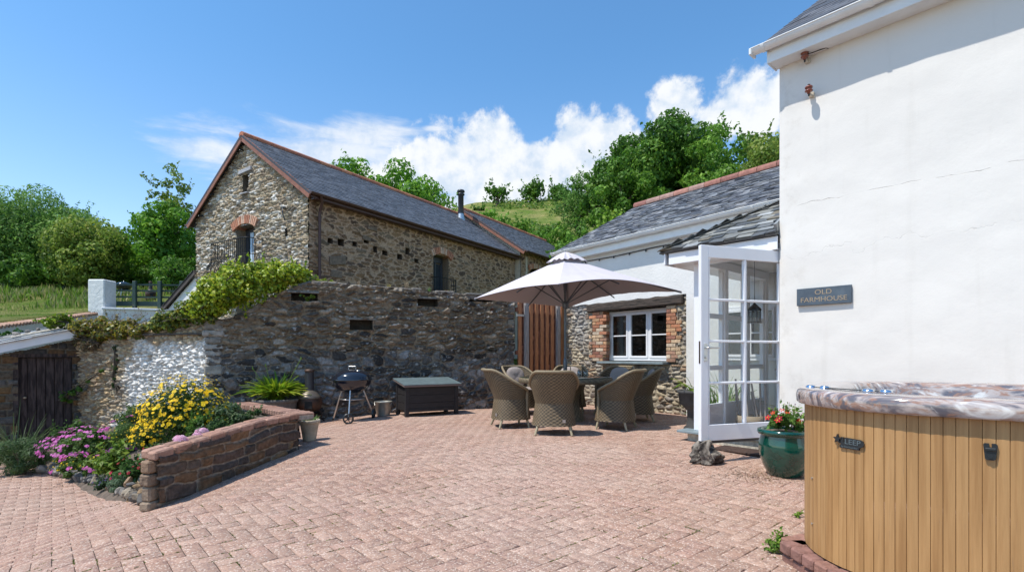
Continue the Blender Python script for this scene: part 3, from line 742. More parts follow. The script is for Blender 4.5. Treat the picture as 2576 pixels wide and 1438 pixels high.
# ================================================================== PORCH with open glazed door
def build_porch():
    p = thing('glazed_porch', 'white glazed lean-to porch with mossy slate roof and open door', 'porch', (2.384, 6.802, 0), TH)
    W_ = 1.13; D = 2.15; rng = random.Random(5)
    mb = MB(); mb.box((W_/2-.02, .06, .1), (W_+.1, .2, .16), (.5, .45, .36), bev=.01); mb.box((.03, D/2, .1), (.2, D, .16), (.4, .36, .3)); mb.build('plinth', M_stone, p)
    mb = MB(); mb.box((.0, -.02, .195), (.32, .26, .03), bev=.004); mb.box((W_/2+.1, .02, .195), (W_-.1, .2, .025)); mb.build('sill', M_lead, p)
    mb = MB(); mb.box((W_/2, D/2, .19), (W_-.04, D-.1, .06)); mb.build('floor', mat('quarry_tile', (.2, .12, .09), .6, var=.2), p)
    # frame: posts, head, side rails
    mb = MB()
    for y in (0.05, .72, 1.4, 2.05): mb.box((.05, y, 1.3), (.1, .1, 2.18), bev=.006)
    mb.box((W_/2, .05, 2.43), (W_, .11, .12), bev=.005); mb.box((.05, D/2, 2.42), (.105, D-.12, .11))
    mb.box((W_-.02, .05, 1.3), (.05, .09, 2.18))
    for y0, y1 in ((.1, .67), (.77, 1.35), (1.45, 2.0)):
        yc = (y0+y1)/2
        for z in (.50, 1.02, 1.72): mb.box((.05, yc, z), (.06, y1-y0, .06))
        mb.box((.05, y0+.02, 1.4), (.055, .035, 1.86)); mb.box((.05, y1-.02, 1.4), (.055, .035, 1.86))
        mb.box((.06, yc, .345), (.03, y1-y0, .25))
    mb.build('frame', M_white, p)
    mb = MB(); mb.box((.05, D/2, 1.43), (.006, D-.2, 1.84)); mb.build('side_glazing', M_glass, p)
    mb = MB(); mb.box((W_/2, D/2+.1, 2.5), (W_-.02, D-.1, .02)); mb.box((W_/2+.35, D+.02, 1.35), (.65, .03, 2.3)); mb.build('ceiling', M_interior, p)
    mb = MB()   # panelled cream door on the house side of the porch
    mb.box((W_-.045, 1.15, 1.25), (.03, .85, 2.05), bev=.004)
    for z, hh in ((.65, .6), (1.3, .55), (1.92, .45)):
        for y in (.96, 1.34): mb.box((W_-.064, y, z), (.012, .3, hh), bev=.006)
    mb.build('inner_door', M_interior, p)
    # roof: front slope + left hip slope, 30 degrees
    ex = .25; lx = -.36; z0 = 2.56; tp = math.tan(R_(30)); ca, sa = math.cos(R_(30)), math.sin(R_(30)); L = W_-lx; run = L
    cols = [(.12, .125, .125), (.17, .17, .155), (.08, .085, .09), (.25, .25, .23), (.19, .165, .12), (.3, .31, .31), (.10, .11, .115)]
    mb = MB()
    slates(mb, (lx, -ex, z0), (1, 0, 0), (0, ca, sa), L-.005, run/ca, .17, .125, .016, cols, rng, inside=lambda u, v: u > v*ca-.04, rj=.6, tj=.7)
    mb.prism([(0, 0), (L-.005, 0), (L-.005, L/ca)], (lx, -ex, z0-.012), (1, 0, 0), (0, ca, sa), (0, sa, -ca), .02, (.07, .07, .07))
    slates(mb, (lx, -ex, z0), (0, 1, 0), (ca, 0, sa), D+ex+.2, run/ca, .17, .125, .016, cols, rng, inside=lambda u, v: u > v*ca-.04, rj=.6, tj=.7)
    mb.prism([(0, 0), (D+ex+.2, 0), (D+ex+.2, L/ca), (L, L/ca)], (lx, -ex, z0-.012), (0, 1, 0), (ca, 0, sa), (sa, 0, -ca), .02, (.07, .07, .07))
    for k in range(13):
        a = k*L/13; c = cols[rng.randrange(7)]
        mb.box((lx+a+L/26, -ex+a+L/26, z0+(a+L/26)*tp+.018), (.19, .13, .012), c, ((1, 1, tp), (-1, 1, 0), (-.4, -.4, 1)))
    mb.build('roof', M_slate, p)
    mb = MB(); mb.box(((lx+W_)/2+.06, -ex+.05, 2.455), (W_-lx-.12, .022, .15), bev=.003); mb.box((lx+.07, D/2-.08, 2.455), (.022, D+.3, .15), bev=.003)
    mb.box(((lx+W_)/2+.06, -ex/2+.04, 2.388), (W_-lx-.14, ex-.04, .014)); mb.box((lx/2+.04, D/2, 2.388), (-lx-.06, D, .014)); mb.build('fascia', M_white, p)
    mb = MB(); mb.box((W_-.02, .45, 2.98), (.03, 1.5, .13), ax=((1, 0, 0), (0, ca, sa), (0, -sa, ca))); mb.build('flashing', mat('lead_flashing', (.3, .31, .31), .5, metal=.4, var=.2), p)
    # the open door
    hw = Vector((3.135, 5.937)); fw = Vector((2.012, 5.557)); org = Vector((2.384, 6.802))
    def loc(v): d = v-org; return Vector((d.x*.664-d.y*.748, d.x*.748+d.y*.664))
    hl, fl = loc(hw), loc(fw); ax = (fl-hl); wd = ax.length; ax.normalize()
    M = Matrix(((ax.x, -ax.y, 0, hl.x), (ax.y, ax.x, 0, hl.y), (0, 0, 1, .272), (0, 0, 0, 1)))
    mb = MB(); mb.M = M; Hh = 2.1; th = .045; st = .098; b0 = .17; t0 = .13
    xs = (0, wd); mb.box((st/2, 0, Hh/2), (st, th, Hh), bev=.004); mb.box((wd-st/2, 0, Hh/2), (st, th, Hh), bev=.004)
    mb.box((wd/2, 0, b0/2), (wd-2*st, th, b0), bev=.003); mb.box((wd/2, 0, Hh-t0/2), (wd-2*st, th, t0), bev=.003)
    iw = wd-2*st; ih = Hh-b0-t0
    mb.box((wd/2, 0, b0+ih/2), (.026, th*.9, ih), bev=.008)
    for k in (1, 2, 3): mb.box((wd/2, 0, b0+ih*k/4), (iw, th*.86, .026), bev=.008)
    for k in range(4):      # glazing beads
        for j in (0, 1):
            xa = st+j*iw/2; zc = b0+ih*(k+.5)/4
            for sx_ in (.012, iw/2-.012): mb.box((xa+sx_, 0, zc), (.012, th*.7, ih/4-.02))
    d = mb.build('door', M_white, p)
    for k in range(4):
        for j in (0, 1):
            g = MB(); g.M = M; g.box((st+iw*(j+.5)/2, 0, b0+ih*(k+.5)/4), (iw/2-.03, .005, ih/4-.03)); g.build('pane', M_glass, d)
    g = MB(); g.M = M; s = -1
    # y axis of the door frame: outer face is the one towards the camera
    for s in (1, -1):
        g.box((wd-.055, s*.028, .95), (.045, .01, .19), bev=.004); g.tube([(wd-.055, s*.03, 1.0), (wd-.055, s*.065, 1.0), (wd-.075, s*.07, 1.0), (wd-.2, s*.07, 1.0)], .009, 8)
        g.tube([(wd-.055, s*.03, .9), (wd-.055, s*.045, .9)], .014, 10)
    g.build('handle', M_steel, d)
    g = MB(); g.M = M; g.box((wd+.001, 0, .95), (.004, .022, .24)); g.build('lock_plate', M_rust, d)
    g = MB(); g.M = M; g.box((wd/2, 0, -.014), (wd-.02, th*.9, .028)); g.build('weather_bar', mat('dark_strip', (.06, .05, .045), .8), d)
build_porch()
def pl(x, y, z): return Vector((2.384+.664*x+.748*y, 6.802-.748*x+.664*y, z))

# ================================================================== LOW WHITE WING
TW = R_(-53.5)
def wl(x, y, z): return Vector((1.28+.595*x+.804*y, 12.21-.804*x+.595*y, z))
def bricks_panel(mb, x0, x1, z0, z1, y, face_d, axis, rng, cols, bl=.215, bh=.072, ragged=0., flip=False):
    """brickwork on a face; axis 'x': runs along x at depth y; axis 'y': a reveal running inwards"""
    z = z0; r = 0
    while z < z1-.03:
        off = -(bl*.5 if r % 2 else 0); x = x0+off; e = x1+(rng.choice([0, bl*.5]) if ragged else 0)
        s0 = x0-(rng.choice([0, bl*.5]) if ragged < 0 else 0)
        while x < e-.02:
            a = max(x, s0); b = min(x+bl, e)
            if b-a > .04:
                c = rng.choice(cols); f = rng.uniform(.8, 1.2); c = tuple(q*f for q in c); pz = rng.uniform(-.003, .004)
                if axis == 'x': mb.box(((a+b)/2, y+face_d/2-pz, z+bh/2), (b-a-.011, face_d, bh-.011), c, bev=.005)
                else: mb.box((y-face_d/2+pz, (a+b)/2, z+bh/2), (face_d, b-a-.011, bh-.011), c, bev=.005)
            x += bl
        z += bh; r += 1
def casement(mb, x0, x1, z0, z1, y, n, bar, fw=.055, sash=.045, dp=.06):
    """outer frame with n sashes, each with a cross bar"""
    mb.box(((x0+x1)/2, y, z0+fw/2), (x1-x0, dp, fw), bev=.004); mb.box(((x0+x1)/2, y, z1-fw/2), (x1-x0, dp, fw), bev=.004)
    cells = []
    for i in range(n+1): mb.box((x0+fw/2+(x1-x0-fw)*i/n, y, (z0+z1)/2), (fw*.8, dp, z1-z0-2*fw), bev=.004)
    for i in range(n):
        a = x0+fw/2+(x1-x0-fw)*i/n+fw*.4; b = x0+fw/2+(x1-x0-fw)*(i+1)/n-fw*.4; za, zb = z0+fw, z1-fw; yy = y-.018
        for xx in (a+sash/2, b-sash/2): mb.box((xx, yy, (za+zb)/2), (sash, dp*.8, zb-za-.004), bev=.004)
        for zz in (za+sash/2, zb-sash/2): mb.box(((a+b)/2, yy, zz), (b-a-2*sash+.002, dp*.8, sash), bev=.004)
        if bar: mb.box(((a+b)/2, yy, (za+zb)/2), (b-a-2*sash, dp*.5, .024), bev=.003)
        cells.append((a+sash, b-sash, za+sash, zb-sash))
    return cells
def build_wing():
    h = thing('white_cottage_wing', 'low white wing with stone lower wall, brick-edged window and long slate roof', 'house', (1.28, 12.21, 0), TW)
    rng = random.Random(8); ln = 5.7
    op = (1.2, 1.04, 2.84, 2.13, .22)
    cols = [(.30, .25, .19), (.36, .30, .21), (.24, .20, .16), (.40, .36, .29), (.30, .2, .13), (.2, .18, .16), (.44, .38, .28), (.27, .24, .21)]
    def tint(u, v, c, mk, idd):
        c = c*(1+.25*(fbm(u*2, v*2, 91)-.5))[:, None]; r = (ss((u-.0)/.5)*ss((.9-u)/.4)*ss((v-1.2)/.4))[:, None]*.6
        g = c.mean(1)[:, None]; return c+(g*1.15-c)*r
    rubble('stone_wall', h, (0, 0, 0), (1, 0, 0), 3.3, -.1, 2.34, .016, 'vor', cols, (.34, .29, .22), s=14, relief=.038, edge=.014, sx=.2, sy=.075,
           holes=[op[:4], (.86, 1.0, 1.2, 2.16), (2.84, 1.0, 3.1, 2.16)], tint=tint, gap=.12)
    mb = MB(); o = .03      # wall body: pieces round the window
    mb.box((op[0]/2-.01, .25+o, 1.15), (op[0]-.02, .44, 2.5), (.25, .2, .16)); mb.box(((op[2]+3.3)/2+.01, .25+o, 1.15), (3.3-op[2], .44, 2.5), (.25, .2, .16))
    mb.box((2.02, .25+o, .46), (op[2]-op[0]+.02, .44, 1.14), (.25, .2, .16)); mb.build('stone_core', M_stone, h)
    mb = MB(); z1 = 3.62
    # upper render with a slightly wandering lower edge, and the rendered right-hand part down to the ground
    n = 24; pts = [(ln, 0), (3.3, 0)]+[(3.3-3.34*i/n, 2.315+.006*math.sin(i*1.7)+.006*math.sin(i*4.1)) for i in range(n+1)]+[(-.04, z1), (ln, z1)]
    mb.prism(pts, (0, -.05, 0), (1, 0, 0), (0, 0, 1), (0, 1, 0), .3)
    mb.prism([(0.01, 0), (5.2, 0), (5.2, 3.6), (2.62, 5.0), (0.01, 3.6)], (.0, 0, 0), (0, 1, 0), (0, 0, 1), (1, 0, 0), .2)
    mb.build('rendered_wall', M_wplaster, h)
    mb = MB(); bc = [(.42, .2, .12), (.5, .3, .17), (.38, .17, .1), (.55, .4, .26), (.34, .2, .14), (.5, .22, .12), (.6, .48, .36), (.3, .14, .1)]
    bricks_panel(mb, .88, 1.2, 1.05, 2.14, -.035, .12, 'x', rng, bc, ragged=-1); bricks_panel(mb, -.03, .22, 1.05, 2.14, 1.2, .1, 'y', rng, bc); mb.cut()
    bricks_panel(mb, 2.84, 3.08, 1.05, 2.14, -.035, .12, 'x', rng, bc, ragged=1)
    mb.build_each('brick_surround', M_brick, h)
    mb = MB(); mb.box((1.04, .09, 1.6), (.3, .2, 1.1), (.3, .26, .21)); mb.cut(); mb.box((2.97, .09, 1.6), (.24, .2, 1.1), (.3, .26, .21)); mb.build_each('mortar_bed', M_stone, h)
    mb = MB(); mb.box((1.98, .0, 2.22), (2.5, .16, .17), bev=.02); o = mb.build('lintel', mat('weathered_oak', (.1, .075, .06), .95, c2=(.03, .025, .02), vscale=8, stretch=(.6, 4, 6), bump=.8, contrast=1.6), h)
    mb = MB(); mb.box((2.02, -.02, 1.03), (1.72, .34, .045), bev=.006); mb.build('window_sill', M_lead, h)
    mb = MB(); cells = casement(mb, 1.21, 2.83, 1.07, 2.12, .19, 3, True); wf = mb.build('window', M_white, h)
    for c in cells:
        zm = (c[2]+c[3])/2
        for za, zb in ((c[2], zm-.012), (zm+.012, c[3])):
            g = MB(); g.box(((c[0]+c[1])/2, .175, (za+zb)/2), (c[1]-c[0], .005, zb-za)); g.build('pane', M_glassd, wf)
    g = MB(); g.box((2.02, .8, 1.6), (2.2, 1.1, 1.5)); g.f = g.f[:2]+g.f[3:]; 
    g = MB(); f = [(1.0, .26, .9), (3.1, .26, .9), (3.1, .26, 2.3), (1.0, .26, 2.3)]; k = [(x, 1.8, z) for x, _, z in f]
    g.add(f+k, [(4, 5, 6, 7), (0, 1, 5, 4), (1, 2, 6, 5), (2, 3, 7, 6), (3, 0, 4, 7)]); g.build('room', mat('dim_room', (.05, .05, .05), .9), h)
    g = MB()
    for cx0, cx1 in ((1.28, 1.66),):
        nn = 20; vs = [(cx0+(cx1-cx0)*i/nn, .33+.018*math.sin(i*1.6), z) for i in range(nn+1) for z in (1.1, 2.1)]
        g.add(vs, [(2*i, 2*i+2, 2*i+3, 2*i+1) for i in range(nn)], None, True)
    g.build('curtain', M_curtain, wf)
    # second window, seen through the porch
    mb = MB(); cells = casement(mb, 4.0, 5.0, 1.1, 2.0, -.07, 2, True, dp=.05); w2 = mb.build('window', M_white, h); g = MB(); g.box((4.5, -.055, 1.55), (.9, .006, .8)); g.build('pane', mat('dark_pane', (.03, .045, .06), .08), w2)
    # roof
    pit = math.atan2(1.53, 2.85); ca, sa = math.cos(pit), math.sin(pit); mb = MB()
    cols = [(.08, .083, .095), (.11, .113, .125), (.15, .153, .16), (.06, .063, .075), (.24, .24, .245), (.13, .125, .12), (.09, .097, .11), (.19, .2, .21)]
    slates(mb, (-.14, -.24, 3.6), (1, 0, 0), (0, ca, sa), ln+.3, 3.23, .19, .105, .013, cols, rng, rj=.5, tj=.8)
    mb.prism([(0, 0), (ln+.3, 0), (ln+.3, 3.23), (0, 3.23)], (-.12, -.22, 3.59), (1, 0, 0), (0, ca, sa), (0, sa, -ca), .04, (.06, .06, .065))
    mb.prism([(0, 0), (ln+.3, 0), (ln+.3, 3.23), (0, 3.23)], (-.12, 5.45, 3.59), (1, 0, 0), (0, -ca, sa), (0, -sa, -ca), .04, (.1, .1, .11))
    rf = mb.build('roof', M_slate, h)
    mb = MB(); ridge_tiles(mb, (-.1, 2.61, 5.2), (ln+.1, 2.61, 5.2), .1, .42, rng, ((.3, .13, .1), (.36, .17, .13), (.26, .11, .09), (.33, .2, .17))); mb.build('ridge', M_terra, rf)
    mb = MB(); gutter(mb, (-.18, -.285, 3.56), (ln, -.285, 3.56), .062, .95); mb.build('gutter', M_gutter, h)
    mb = MB(); mb.box((ln/2-.08, -.205, 3.46), (ln+.1, .025, .2), bev=.003); mb.box((ln/2-.08, -.12, 3.365), (ln+.1, .16, .012)); mb.build('fascia', M_gutter, h)
    mb = MB(); mb.tube([(x, -.075+.004*math.sin(x*9), 3.27+.008*math.sin(x*3)) for x in np.linspace(.05, ln-.1, 60)], .011, 6)
    for k in range(13): mb.tube([(.3+k*.42, -.08, 3.27), (.3+k*.42, -.085, 3.225)], .014, 8)
    mb.build('cable', M_blackplastic, h)
build_wing()

def build_fence():
    a = Vector((.08, 11.12)); b = Vector((1.22, 12.3)); d = b-a; L = d.length; ang = math.atan2(d.y, d.x)
    t = thing('timber_gate', 'tall slatted orange-brown timber gate between the stone wall and the white wing', 'gate', (a.x, a.y, .06), ang)
    rng = random.Random(4); mb = MB(); n = 9; xs = [L*(i+.5)/n for i in range(n)]
    for i, x in enumerate(xs):
        if i in (1, 7): continue
        mb.box((x, -.035, 1.2), (.098, .022, 2.36), ax=((1, rng.uniform(-.02, .02), 0), (0, 1, 0), (0, 0, 1)), bev=.003)
    mb.build('boards', M_orwood, t)
    mb = MB()
    for z in (.25, 1.18, 2.1): mb.box((L/2, 0, z), (L, .04, .09))
    for i in range(n-1): mb.box(((xs[i]+xs[i+1])/2, .035, 1.2), (.165, .02, 2.3))
    mb.bar((.1, .0, .3), (L-.1, .0, 1.1), .035, .07); mb.bar((.1, .0, 1.25), (L-.1, .0, 2.05), .035, .07); mb.build('rails', M_wood_br, t)
    for i in (1, 7):
        mb = MB(); mb.box((xs[i], -.06, 1.22), (.105, .07, 2.44), bev=.006); mb.build('post', M_grwood, t)
    for z in (.62, 1.98):
        mb = MB(); mb.box((.1, -.055, z), (.26, .008, .045), bev=.002); mb.tube([(-.03, -.06, z-.03), (-.03, -.06, z+.03)], .012, 8); mb.build('hinge', M_steel, t)
    mb = MB(); mb.box((xs[1]+.1, -.06, .72), (.03, .02, .16)); mb.build('latch', M_steel, t)
build_fence()

# ================================================================== STONE BARN
TB = R_(-32.2); L0 = Vector((-10.76, 17.7, 0))
def bl_(x, y, z): return Vector((L0.x+.846*x+.533*y, L0.y-.533*x+.846*y, z))
def xg(px): r = R(px); return (17.7*r+10.76)/(.846+.533*r)
def R(px): return (px-1288)/1304
def sg(px): r = R(px); return (14.5*r+5.68)/(.533-.846*r)
def hs_(px, py): s = sg(px); return 1.2+(891-py)*(14.5+.846*s)/1304
def build_barn():
    h = thing('stone_barn', 'long rubble stone barn with slate roof, orange ridge and two balcony doors', 'barn', L0, TB)
    rng = random.Random(31); EZ = 5.66; RZ = 7.96; sl = (RZ-EZ)/3.3
    gd = (2.45, 2.2, 3.40, 5.2, .34); gw = (2.78, 6.2, 3.1, 6.78, .3); gh = (4.95, 4.62, 5.08, 4.85, .12)
    gcol = [(.33, .26, .18), (.44, .38, .29), (.24, .19, .14), (.55, .52, .46), (.37, .29, .19), (.6, .58, .54), (.19, .165, .135), (.41, .35, .25)]
    rubble('gable_wall', h, (0, 0, 0), (1, 0, 0), 6., 1.9, 8., .021, 'vor', gcol, (.36, .285, .19), s=5, relief=.05, edge=.014, sx=.25, sy=.066, gap=.07, rough=.6, flat=.9, jit=.95,
           top=lambda u: EZ+.17+(3.-np.abs(u-3))*sl, holes=[gd[:4], gw[:4], gh[:4]])
    mb = MB(); recess(mb, (0, 0, 0), (1, 0, 0), (0, -1, 0), gd, (.26, .21, .15)); mb.cut(); recess(mb, (0, 0, 0), (1, 0, 0), (0, -1, 0), gw, (.13, .11, .08)); mb.cut(); recess(mb, (0, 0, 0), (1, 0, 0), (0, -1, 0), gh, (.08, .07, .06)); mb.cut()
    holes = []
    for (px, py) in ((830, 605), (857, 610), (892, 614), (921, 603), (943, 627), (968, 636), (1005, 646), (1024, 632), (1047, 656)):
        s = sg(px); z = hs_(px, py); ww = .085+.05*rng.random(); hh = .075+.035*rng.random(); holes.append((s-ww, z-hh, s+ww, z+hh, .3))
    sdr = (sg(1090), 2.2, sg(1128), hs_(1105, 642), .34); U = (0, 1, 0); N = (1, 0, 0)
    for q in holes+[sdr]: recess(mb, (6, 0, 0), U, N, q, (.1, .075, .055) if q is not sdr else (.2, .15, .1)); mb.cut()
    mb.build_each('wall_recess', M_stone, h)
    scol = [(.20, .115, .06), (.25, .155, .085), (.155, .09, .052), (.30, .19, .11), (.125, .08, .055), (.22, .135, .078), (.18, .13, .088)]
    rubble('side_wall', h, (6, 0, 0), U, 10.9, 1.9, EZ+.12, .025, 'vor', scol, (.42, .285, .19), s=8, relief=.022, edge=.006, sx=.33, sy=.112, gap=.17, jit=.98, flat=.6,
           holes=[q[:4] for q in holes]+[sdr[:4]])
    mb = MB()
    for (s, z, a, b) in ((sg(848), hs_(848, 655), .3, .26), (sg(845), hs_(845, 690), .2, .2), (sg(921), hs_(921, 600), .16, .13), (sg(935), hs_(935, 575), .2, .12)):
        mb.box((6.03, s, z), (.04, a*2, b), (.19, .14, .1), ax=((1, 0, 0), (0, 1, rng.uniform(-.1, .2)), (0, 0, 1)), bev=.015); mb.cut()
    mb.build_each('large_stone', M_rock, h)
    # stones of quoins at the corner and body
    mb = MB(); mb.prism([(.05, 0), (5.95, 0), (5.95, EZ+.1), (3, RZ-.12), (.05, EZ+.1)], (0, .36, 0), (1, 0, 0), (0, 0, 1), (0, 1, 0), .1, (.1, .08, .06)); 
    mb.box((5.6, 5.5, 2.8), (.06, 10.2, 5.6), (.1, .08, .06)); mb.box((.05, 5.5, 2.8), (.1, 10.8, 5.6), (.3, .25, .2)); mb.build('inner_wall', M_stone, h)
    # roofs
    def roof(par, y0, y1, ez, rz, hw, cols, sw, ex, ridge_mat=True):
        ca = hw/math.hypot(hw, rz-ez); sa = (rz-ez)/math.hypot(hw, rz-ez); sp = math.hypot(hw, rz-ez)
        mb = MB(); slates(mb, (3+hw, y1, ez), (0, -1, 0), (-ca, 0, sa), y1-y0, sp, sw, ex, .02, cols, rng, rj=.12, tj=.25)
        mb.prism([(0, 0), (y1-y0, 0), (y1-y0, sp), (0, sp)], (3+hw, y1, ez-.01), (0, -1, 0), (-ca, 0, sa), (-sa, 0, -ca), .05, (.04, .04, .045))
        mb.prism([(0, 0), (y1-y0, 0), (y1-y0, sp), (0, sp)], (3-hw, y0, ez), (0, 1, 0), (ca, 0, sa), (sa, 0, -ca), .06, (.05, .05, .06))
        rf = mb.build('roof', M_slate, par)
        mb = MB(); ridge_tiles(mb, (3, y0, rz+.05), (3, y1, rz+.05), .1, .45, rng); mb.build('ridge', M_terra, rf)
        mb = MB()      # barge boards on the front verge
        for s in (-1, 1): mb.bar((3+s*(hw-.02), y0+.02, ez-.09), (3, y0+.02, rz-.09), .03, .19)
        mb.build('bargeboard', M_wood_br, rf)
        mb = MB()
        for s in (-1, 1): mb.bar((3+s*(hw-.02), y0+.12, ez-.05), (3, y0+.12, rz-.05), .2, .02)
        mb.build('soffit', mat('dark_soffit', (.05, .03, .025), .8), rf)
        return rf
    cols = [(.09, .096, .112), (.098, .104, .12), (.084, .09, .105), (.105, .11, .125)]
    roof(h, -.2, 11.0, EZ, RZ, 3.3, cols, .22, .16)
    roof(h, 10.75, 19.3, EZ+.22, RZ+.33, 3.62, cols, .22, .16)
    mb = MB(); mb.prism([(-.2, 1), (6.25, 1), (6.25, EZ+.25), (3, RZ+.2), (-.2, EZ+.25)], (0, 10.95, 0), (1, 0, 0), (0, 0, 1), (0, 1, 0), .15); mb.build('rendered_gable', M_render_cr, h)
    w2 = (11.75, 3.4, 12.75, 5.22)
    rubble('far_side_wall', h, (6.3, 10.95, 0), U, 8.3, 2.4, EZ+.3, .045, 'vor', scol, (.42, .285, .19), s=9, relief=.022, edge=.006, sx=.33, sy=.118, gap=.19, jit=.98, holes=[(w2[0]-10.95, w2[1], w2[2]-10.95, w2[3])])
    mb = MB(); recess(mb, (6.3, 0, 0), U, N, w2+(.2,), (.03, .03, .03)); mb.build('far_window', M_stone, h)
    mb = MB(); mb.box((6.2, 11.4, 3), (.3, .1, 5.4)); mb.build('return_wall', M_render_cr, h)
    # brick arches
    def arch(par, O, U, N, x0, x1, z, rise, n, hh, dpt):
        mb = MB(); O = Vector(O); U = Vector(U); N = Vector(N); Z = Vector((0, 0, 1)); cols = [(.5, .22, .13), (.58, .34, .23), (.42, .19, .12), (.6, .42, .31)]
        w_ = x1-x0; Rr = (w_*w_/4+rise*rise)/(2*rise); cc = z+rise-Rr; a = math.asin(min(1, w_/2/Rr))
        for i in range(n):
            t = -a+2*a*(i+.5)/n; dr = U*math.sin(t)+Z*math.cos(t); tn = U*math.cos(t)-Z*math.sin(t)
            c = O+U*((x0+x1)/2)+Z*cc+dr*(Rr+hh/2)+N*(.07+rng.uniform(0, .006)); mb.box(c-N*dpt/2, (2*a*Rr/n-.012, hh, dpt+.03), rng.choice(cols), (tn, dr, N), bev=.006)
        return mb.build('brick_arch', M_brick, par)
    arch(h, (0, 0, 0), (1, 0, 0), (0, -1, 0), gd[0]-.12, gd[2]+.12, 5.08, .17, 15, .26, .3)
    arch(h, (6, 0, 0), U, N, sdr[0]-.08, sdr[2]+.14, sdr[3]-.1, .16, 13, .24, .3)
    arch(h, (6.3, 0, 0), U, N, w2[0]-.1, w2[2]+.1, w2[3]-.1, .15, 12, .24, .2)
    mb = MB(); mb.box((2.96, -.02, 6.9), (.66, .12, .12), bev=.01, ax=((1, 0, .06), (0, 1, 0), (-.06, 0, 1))); mb.cut(); mb.box((2.94, -.04, 6.19), (.42, .14, .035), bev=.004); mb.build_each('slate_lintel', mat('pale_slate', (.36, .36, .38), .7, var=.3, vscale=7), h)
    # glazed doors
    def gdoor(par, O, U, N, x0, x1, z0, z1, dp):
        O = Vector(O); U = Vector(U); N = Vector(N); Z = Vector((0, 0, 1)); mb = MB(); ax = (U, N, Z)
        def b(xc, zc, w_, hh, d=.06, o=0.): mb.box(O+U*xc+Z*zc-N*(dp-o), (w_, d, hh), None, ax, bev=.004)
        b(x0+.04, (z0+z1)/2, .08, z1-z0); b(x1-.04, (z0+z1)/2, .08, z1-z0); b((x0+x1)/2, z1-.1, x1-x0-.1, .2); xm = (x0+x1)/2
        b(xm, (z0+z1)/2, .07, z1-z0-.1, .05); b(x0+.11, (z0+z1)/2-.1, .05, z1-z0-.3, .05, .02); b(x1-.11, (z0+z1)/2-.1, .05, z1-z0-.3, .05, .02)
        d = mb.build('balcony_door', mat('dark_grey_frame', (.04, .045, .055), .5), par)
        for a, c in ((x0+.12, xm-.04), (xm+.04, x1-.12)):
            g = MB(); g.box(O+U*((a+c)/2)+Z*((z0+z1)/2-.1)-N*dp, (c-a, .006, z1-z0-.3), None, ax); g.build('pane', mat('sky_pane', (.03, .04, .05), .06, spec=1.), d)
        return d
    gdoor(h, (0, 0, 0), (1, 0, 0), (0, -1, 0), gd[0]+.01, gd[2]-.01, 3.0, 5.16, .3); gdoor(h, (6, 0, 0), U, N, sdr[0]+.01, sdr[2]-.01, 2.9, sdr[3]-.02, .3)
    g = MB(); g.box((2.83, .262, 4.05), (.17, .02, 2.0)); g.build('sky_reflection', mat('pale_sky_reflection', (.55, .68, .8), .8), h)  # pale blue slab, painted stand-in for the sky reflected in the door glass
    # balconies with bellied bars
    def balcony(par, O, U, N, x0, x1, z0, z1, dp, sp, bel=.15):
        O = Vector(O); U = Vector(U); N = Vector(N); Z = Vector((0, 0, 1)); path = []; r = .18
        def P(x, y, z): return O+U*x+N*y+Z*z
        pts = [(x0, 0), (x0, dp-r)]+[(x0+r-r*math.cos(t), dp-r+r*math.sin(t)) for t in (.4, .8, 1.2)]+[(x0+r, dp), (x1-r, dp)]+[(x1-r+r*math.sin(t), dp-r+r*math.cos(t)) for t in (.4, .8, 1.2)]+[(x1, dp-r), (x1, 0)]
        L = [0]
        for a, b in zip(pts, pts[1:]): L.append(L[-1]+math.dist(a, b))
        def pos(s):
            for i in range(len(pts)-1):
                if s <= L[i+1] or i == len(pts)-2:
                    t = (s-L[i])/(L[i+1]-L[i]); return (pts[i][0]+(pts[i+1][0]-pts[i][0])*t, pts[i][1]+(pts[i+1][1]-pts[i][1])*t)
        xm = (x0+x1)/2
        def outw(p, k):
            d = Vector((p[0]-xm, p[1]*1.2)); d = d.normalized() if d.length > 0 else d; return (p[0]+d.x*k, p[1]+d.y*k)
        mb = MB()
        for z in (z1, (z0+z1)/2+.02): mb.tube([P(p[0], p[1], z) for p in pts], .014 if z == z1 else .009, 6)
        mb.tube([P(*outw(p, .03), z0) for p in pts], .016, 6)
        n = int(L[-1]/sp)
        for i in range(n+1):
            p = pos(L[-1]*i/n); prof = [(0, z1), (0, z0+.5), (.03, z0+.42), (bel*.75, z0+.3), (bel, z0+.19), (bel*.8, z0+.08), (.03, z0)]
            mb.tube([P(*outw(p, k), z) for k, z in prof], .008, 5)
        rl = mb.build('balcony_railing', M_iron, par)
        mb = MB(); mb.box(P(xm, dp/2, z0-.03), (x1-x0, dp, .05), None, (U, N, Z))
        for x in (x0+.15, x1-.15): mb.tube([P(x, dp-.1, z0-.04), P(x, .25, z0-.12), P(x, 0, z0-.5)], .022, 6)
        mb.build('balcony_floor', M_iron, rl)
    balcony(h, (0, 0, 0), (1, 0, 0), (0, -1, 0), 1.9, 3.95, 3.63, 4.63, .6, .1)
    balcony(h, (6, 0, 0), U, N, sdr[0]-.15, sdr[2]+.2, 3.05, 4.0, .32, .1)
    # gutters, downpipes, flue, small fittings
    mb = MB(); gutter(mb, (6.36, -.22, EZ-.02), (6.36, 10.9, EZ-.02), .06, 1.2, (1, 0, 0)); mb.box((6.2, 5.4, EZ-.13), (.2, 10.8, .03)); mb.box((6.27, 5.35, EZ-.06), (.03, 11.0, .14)); 
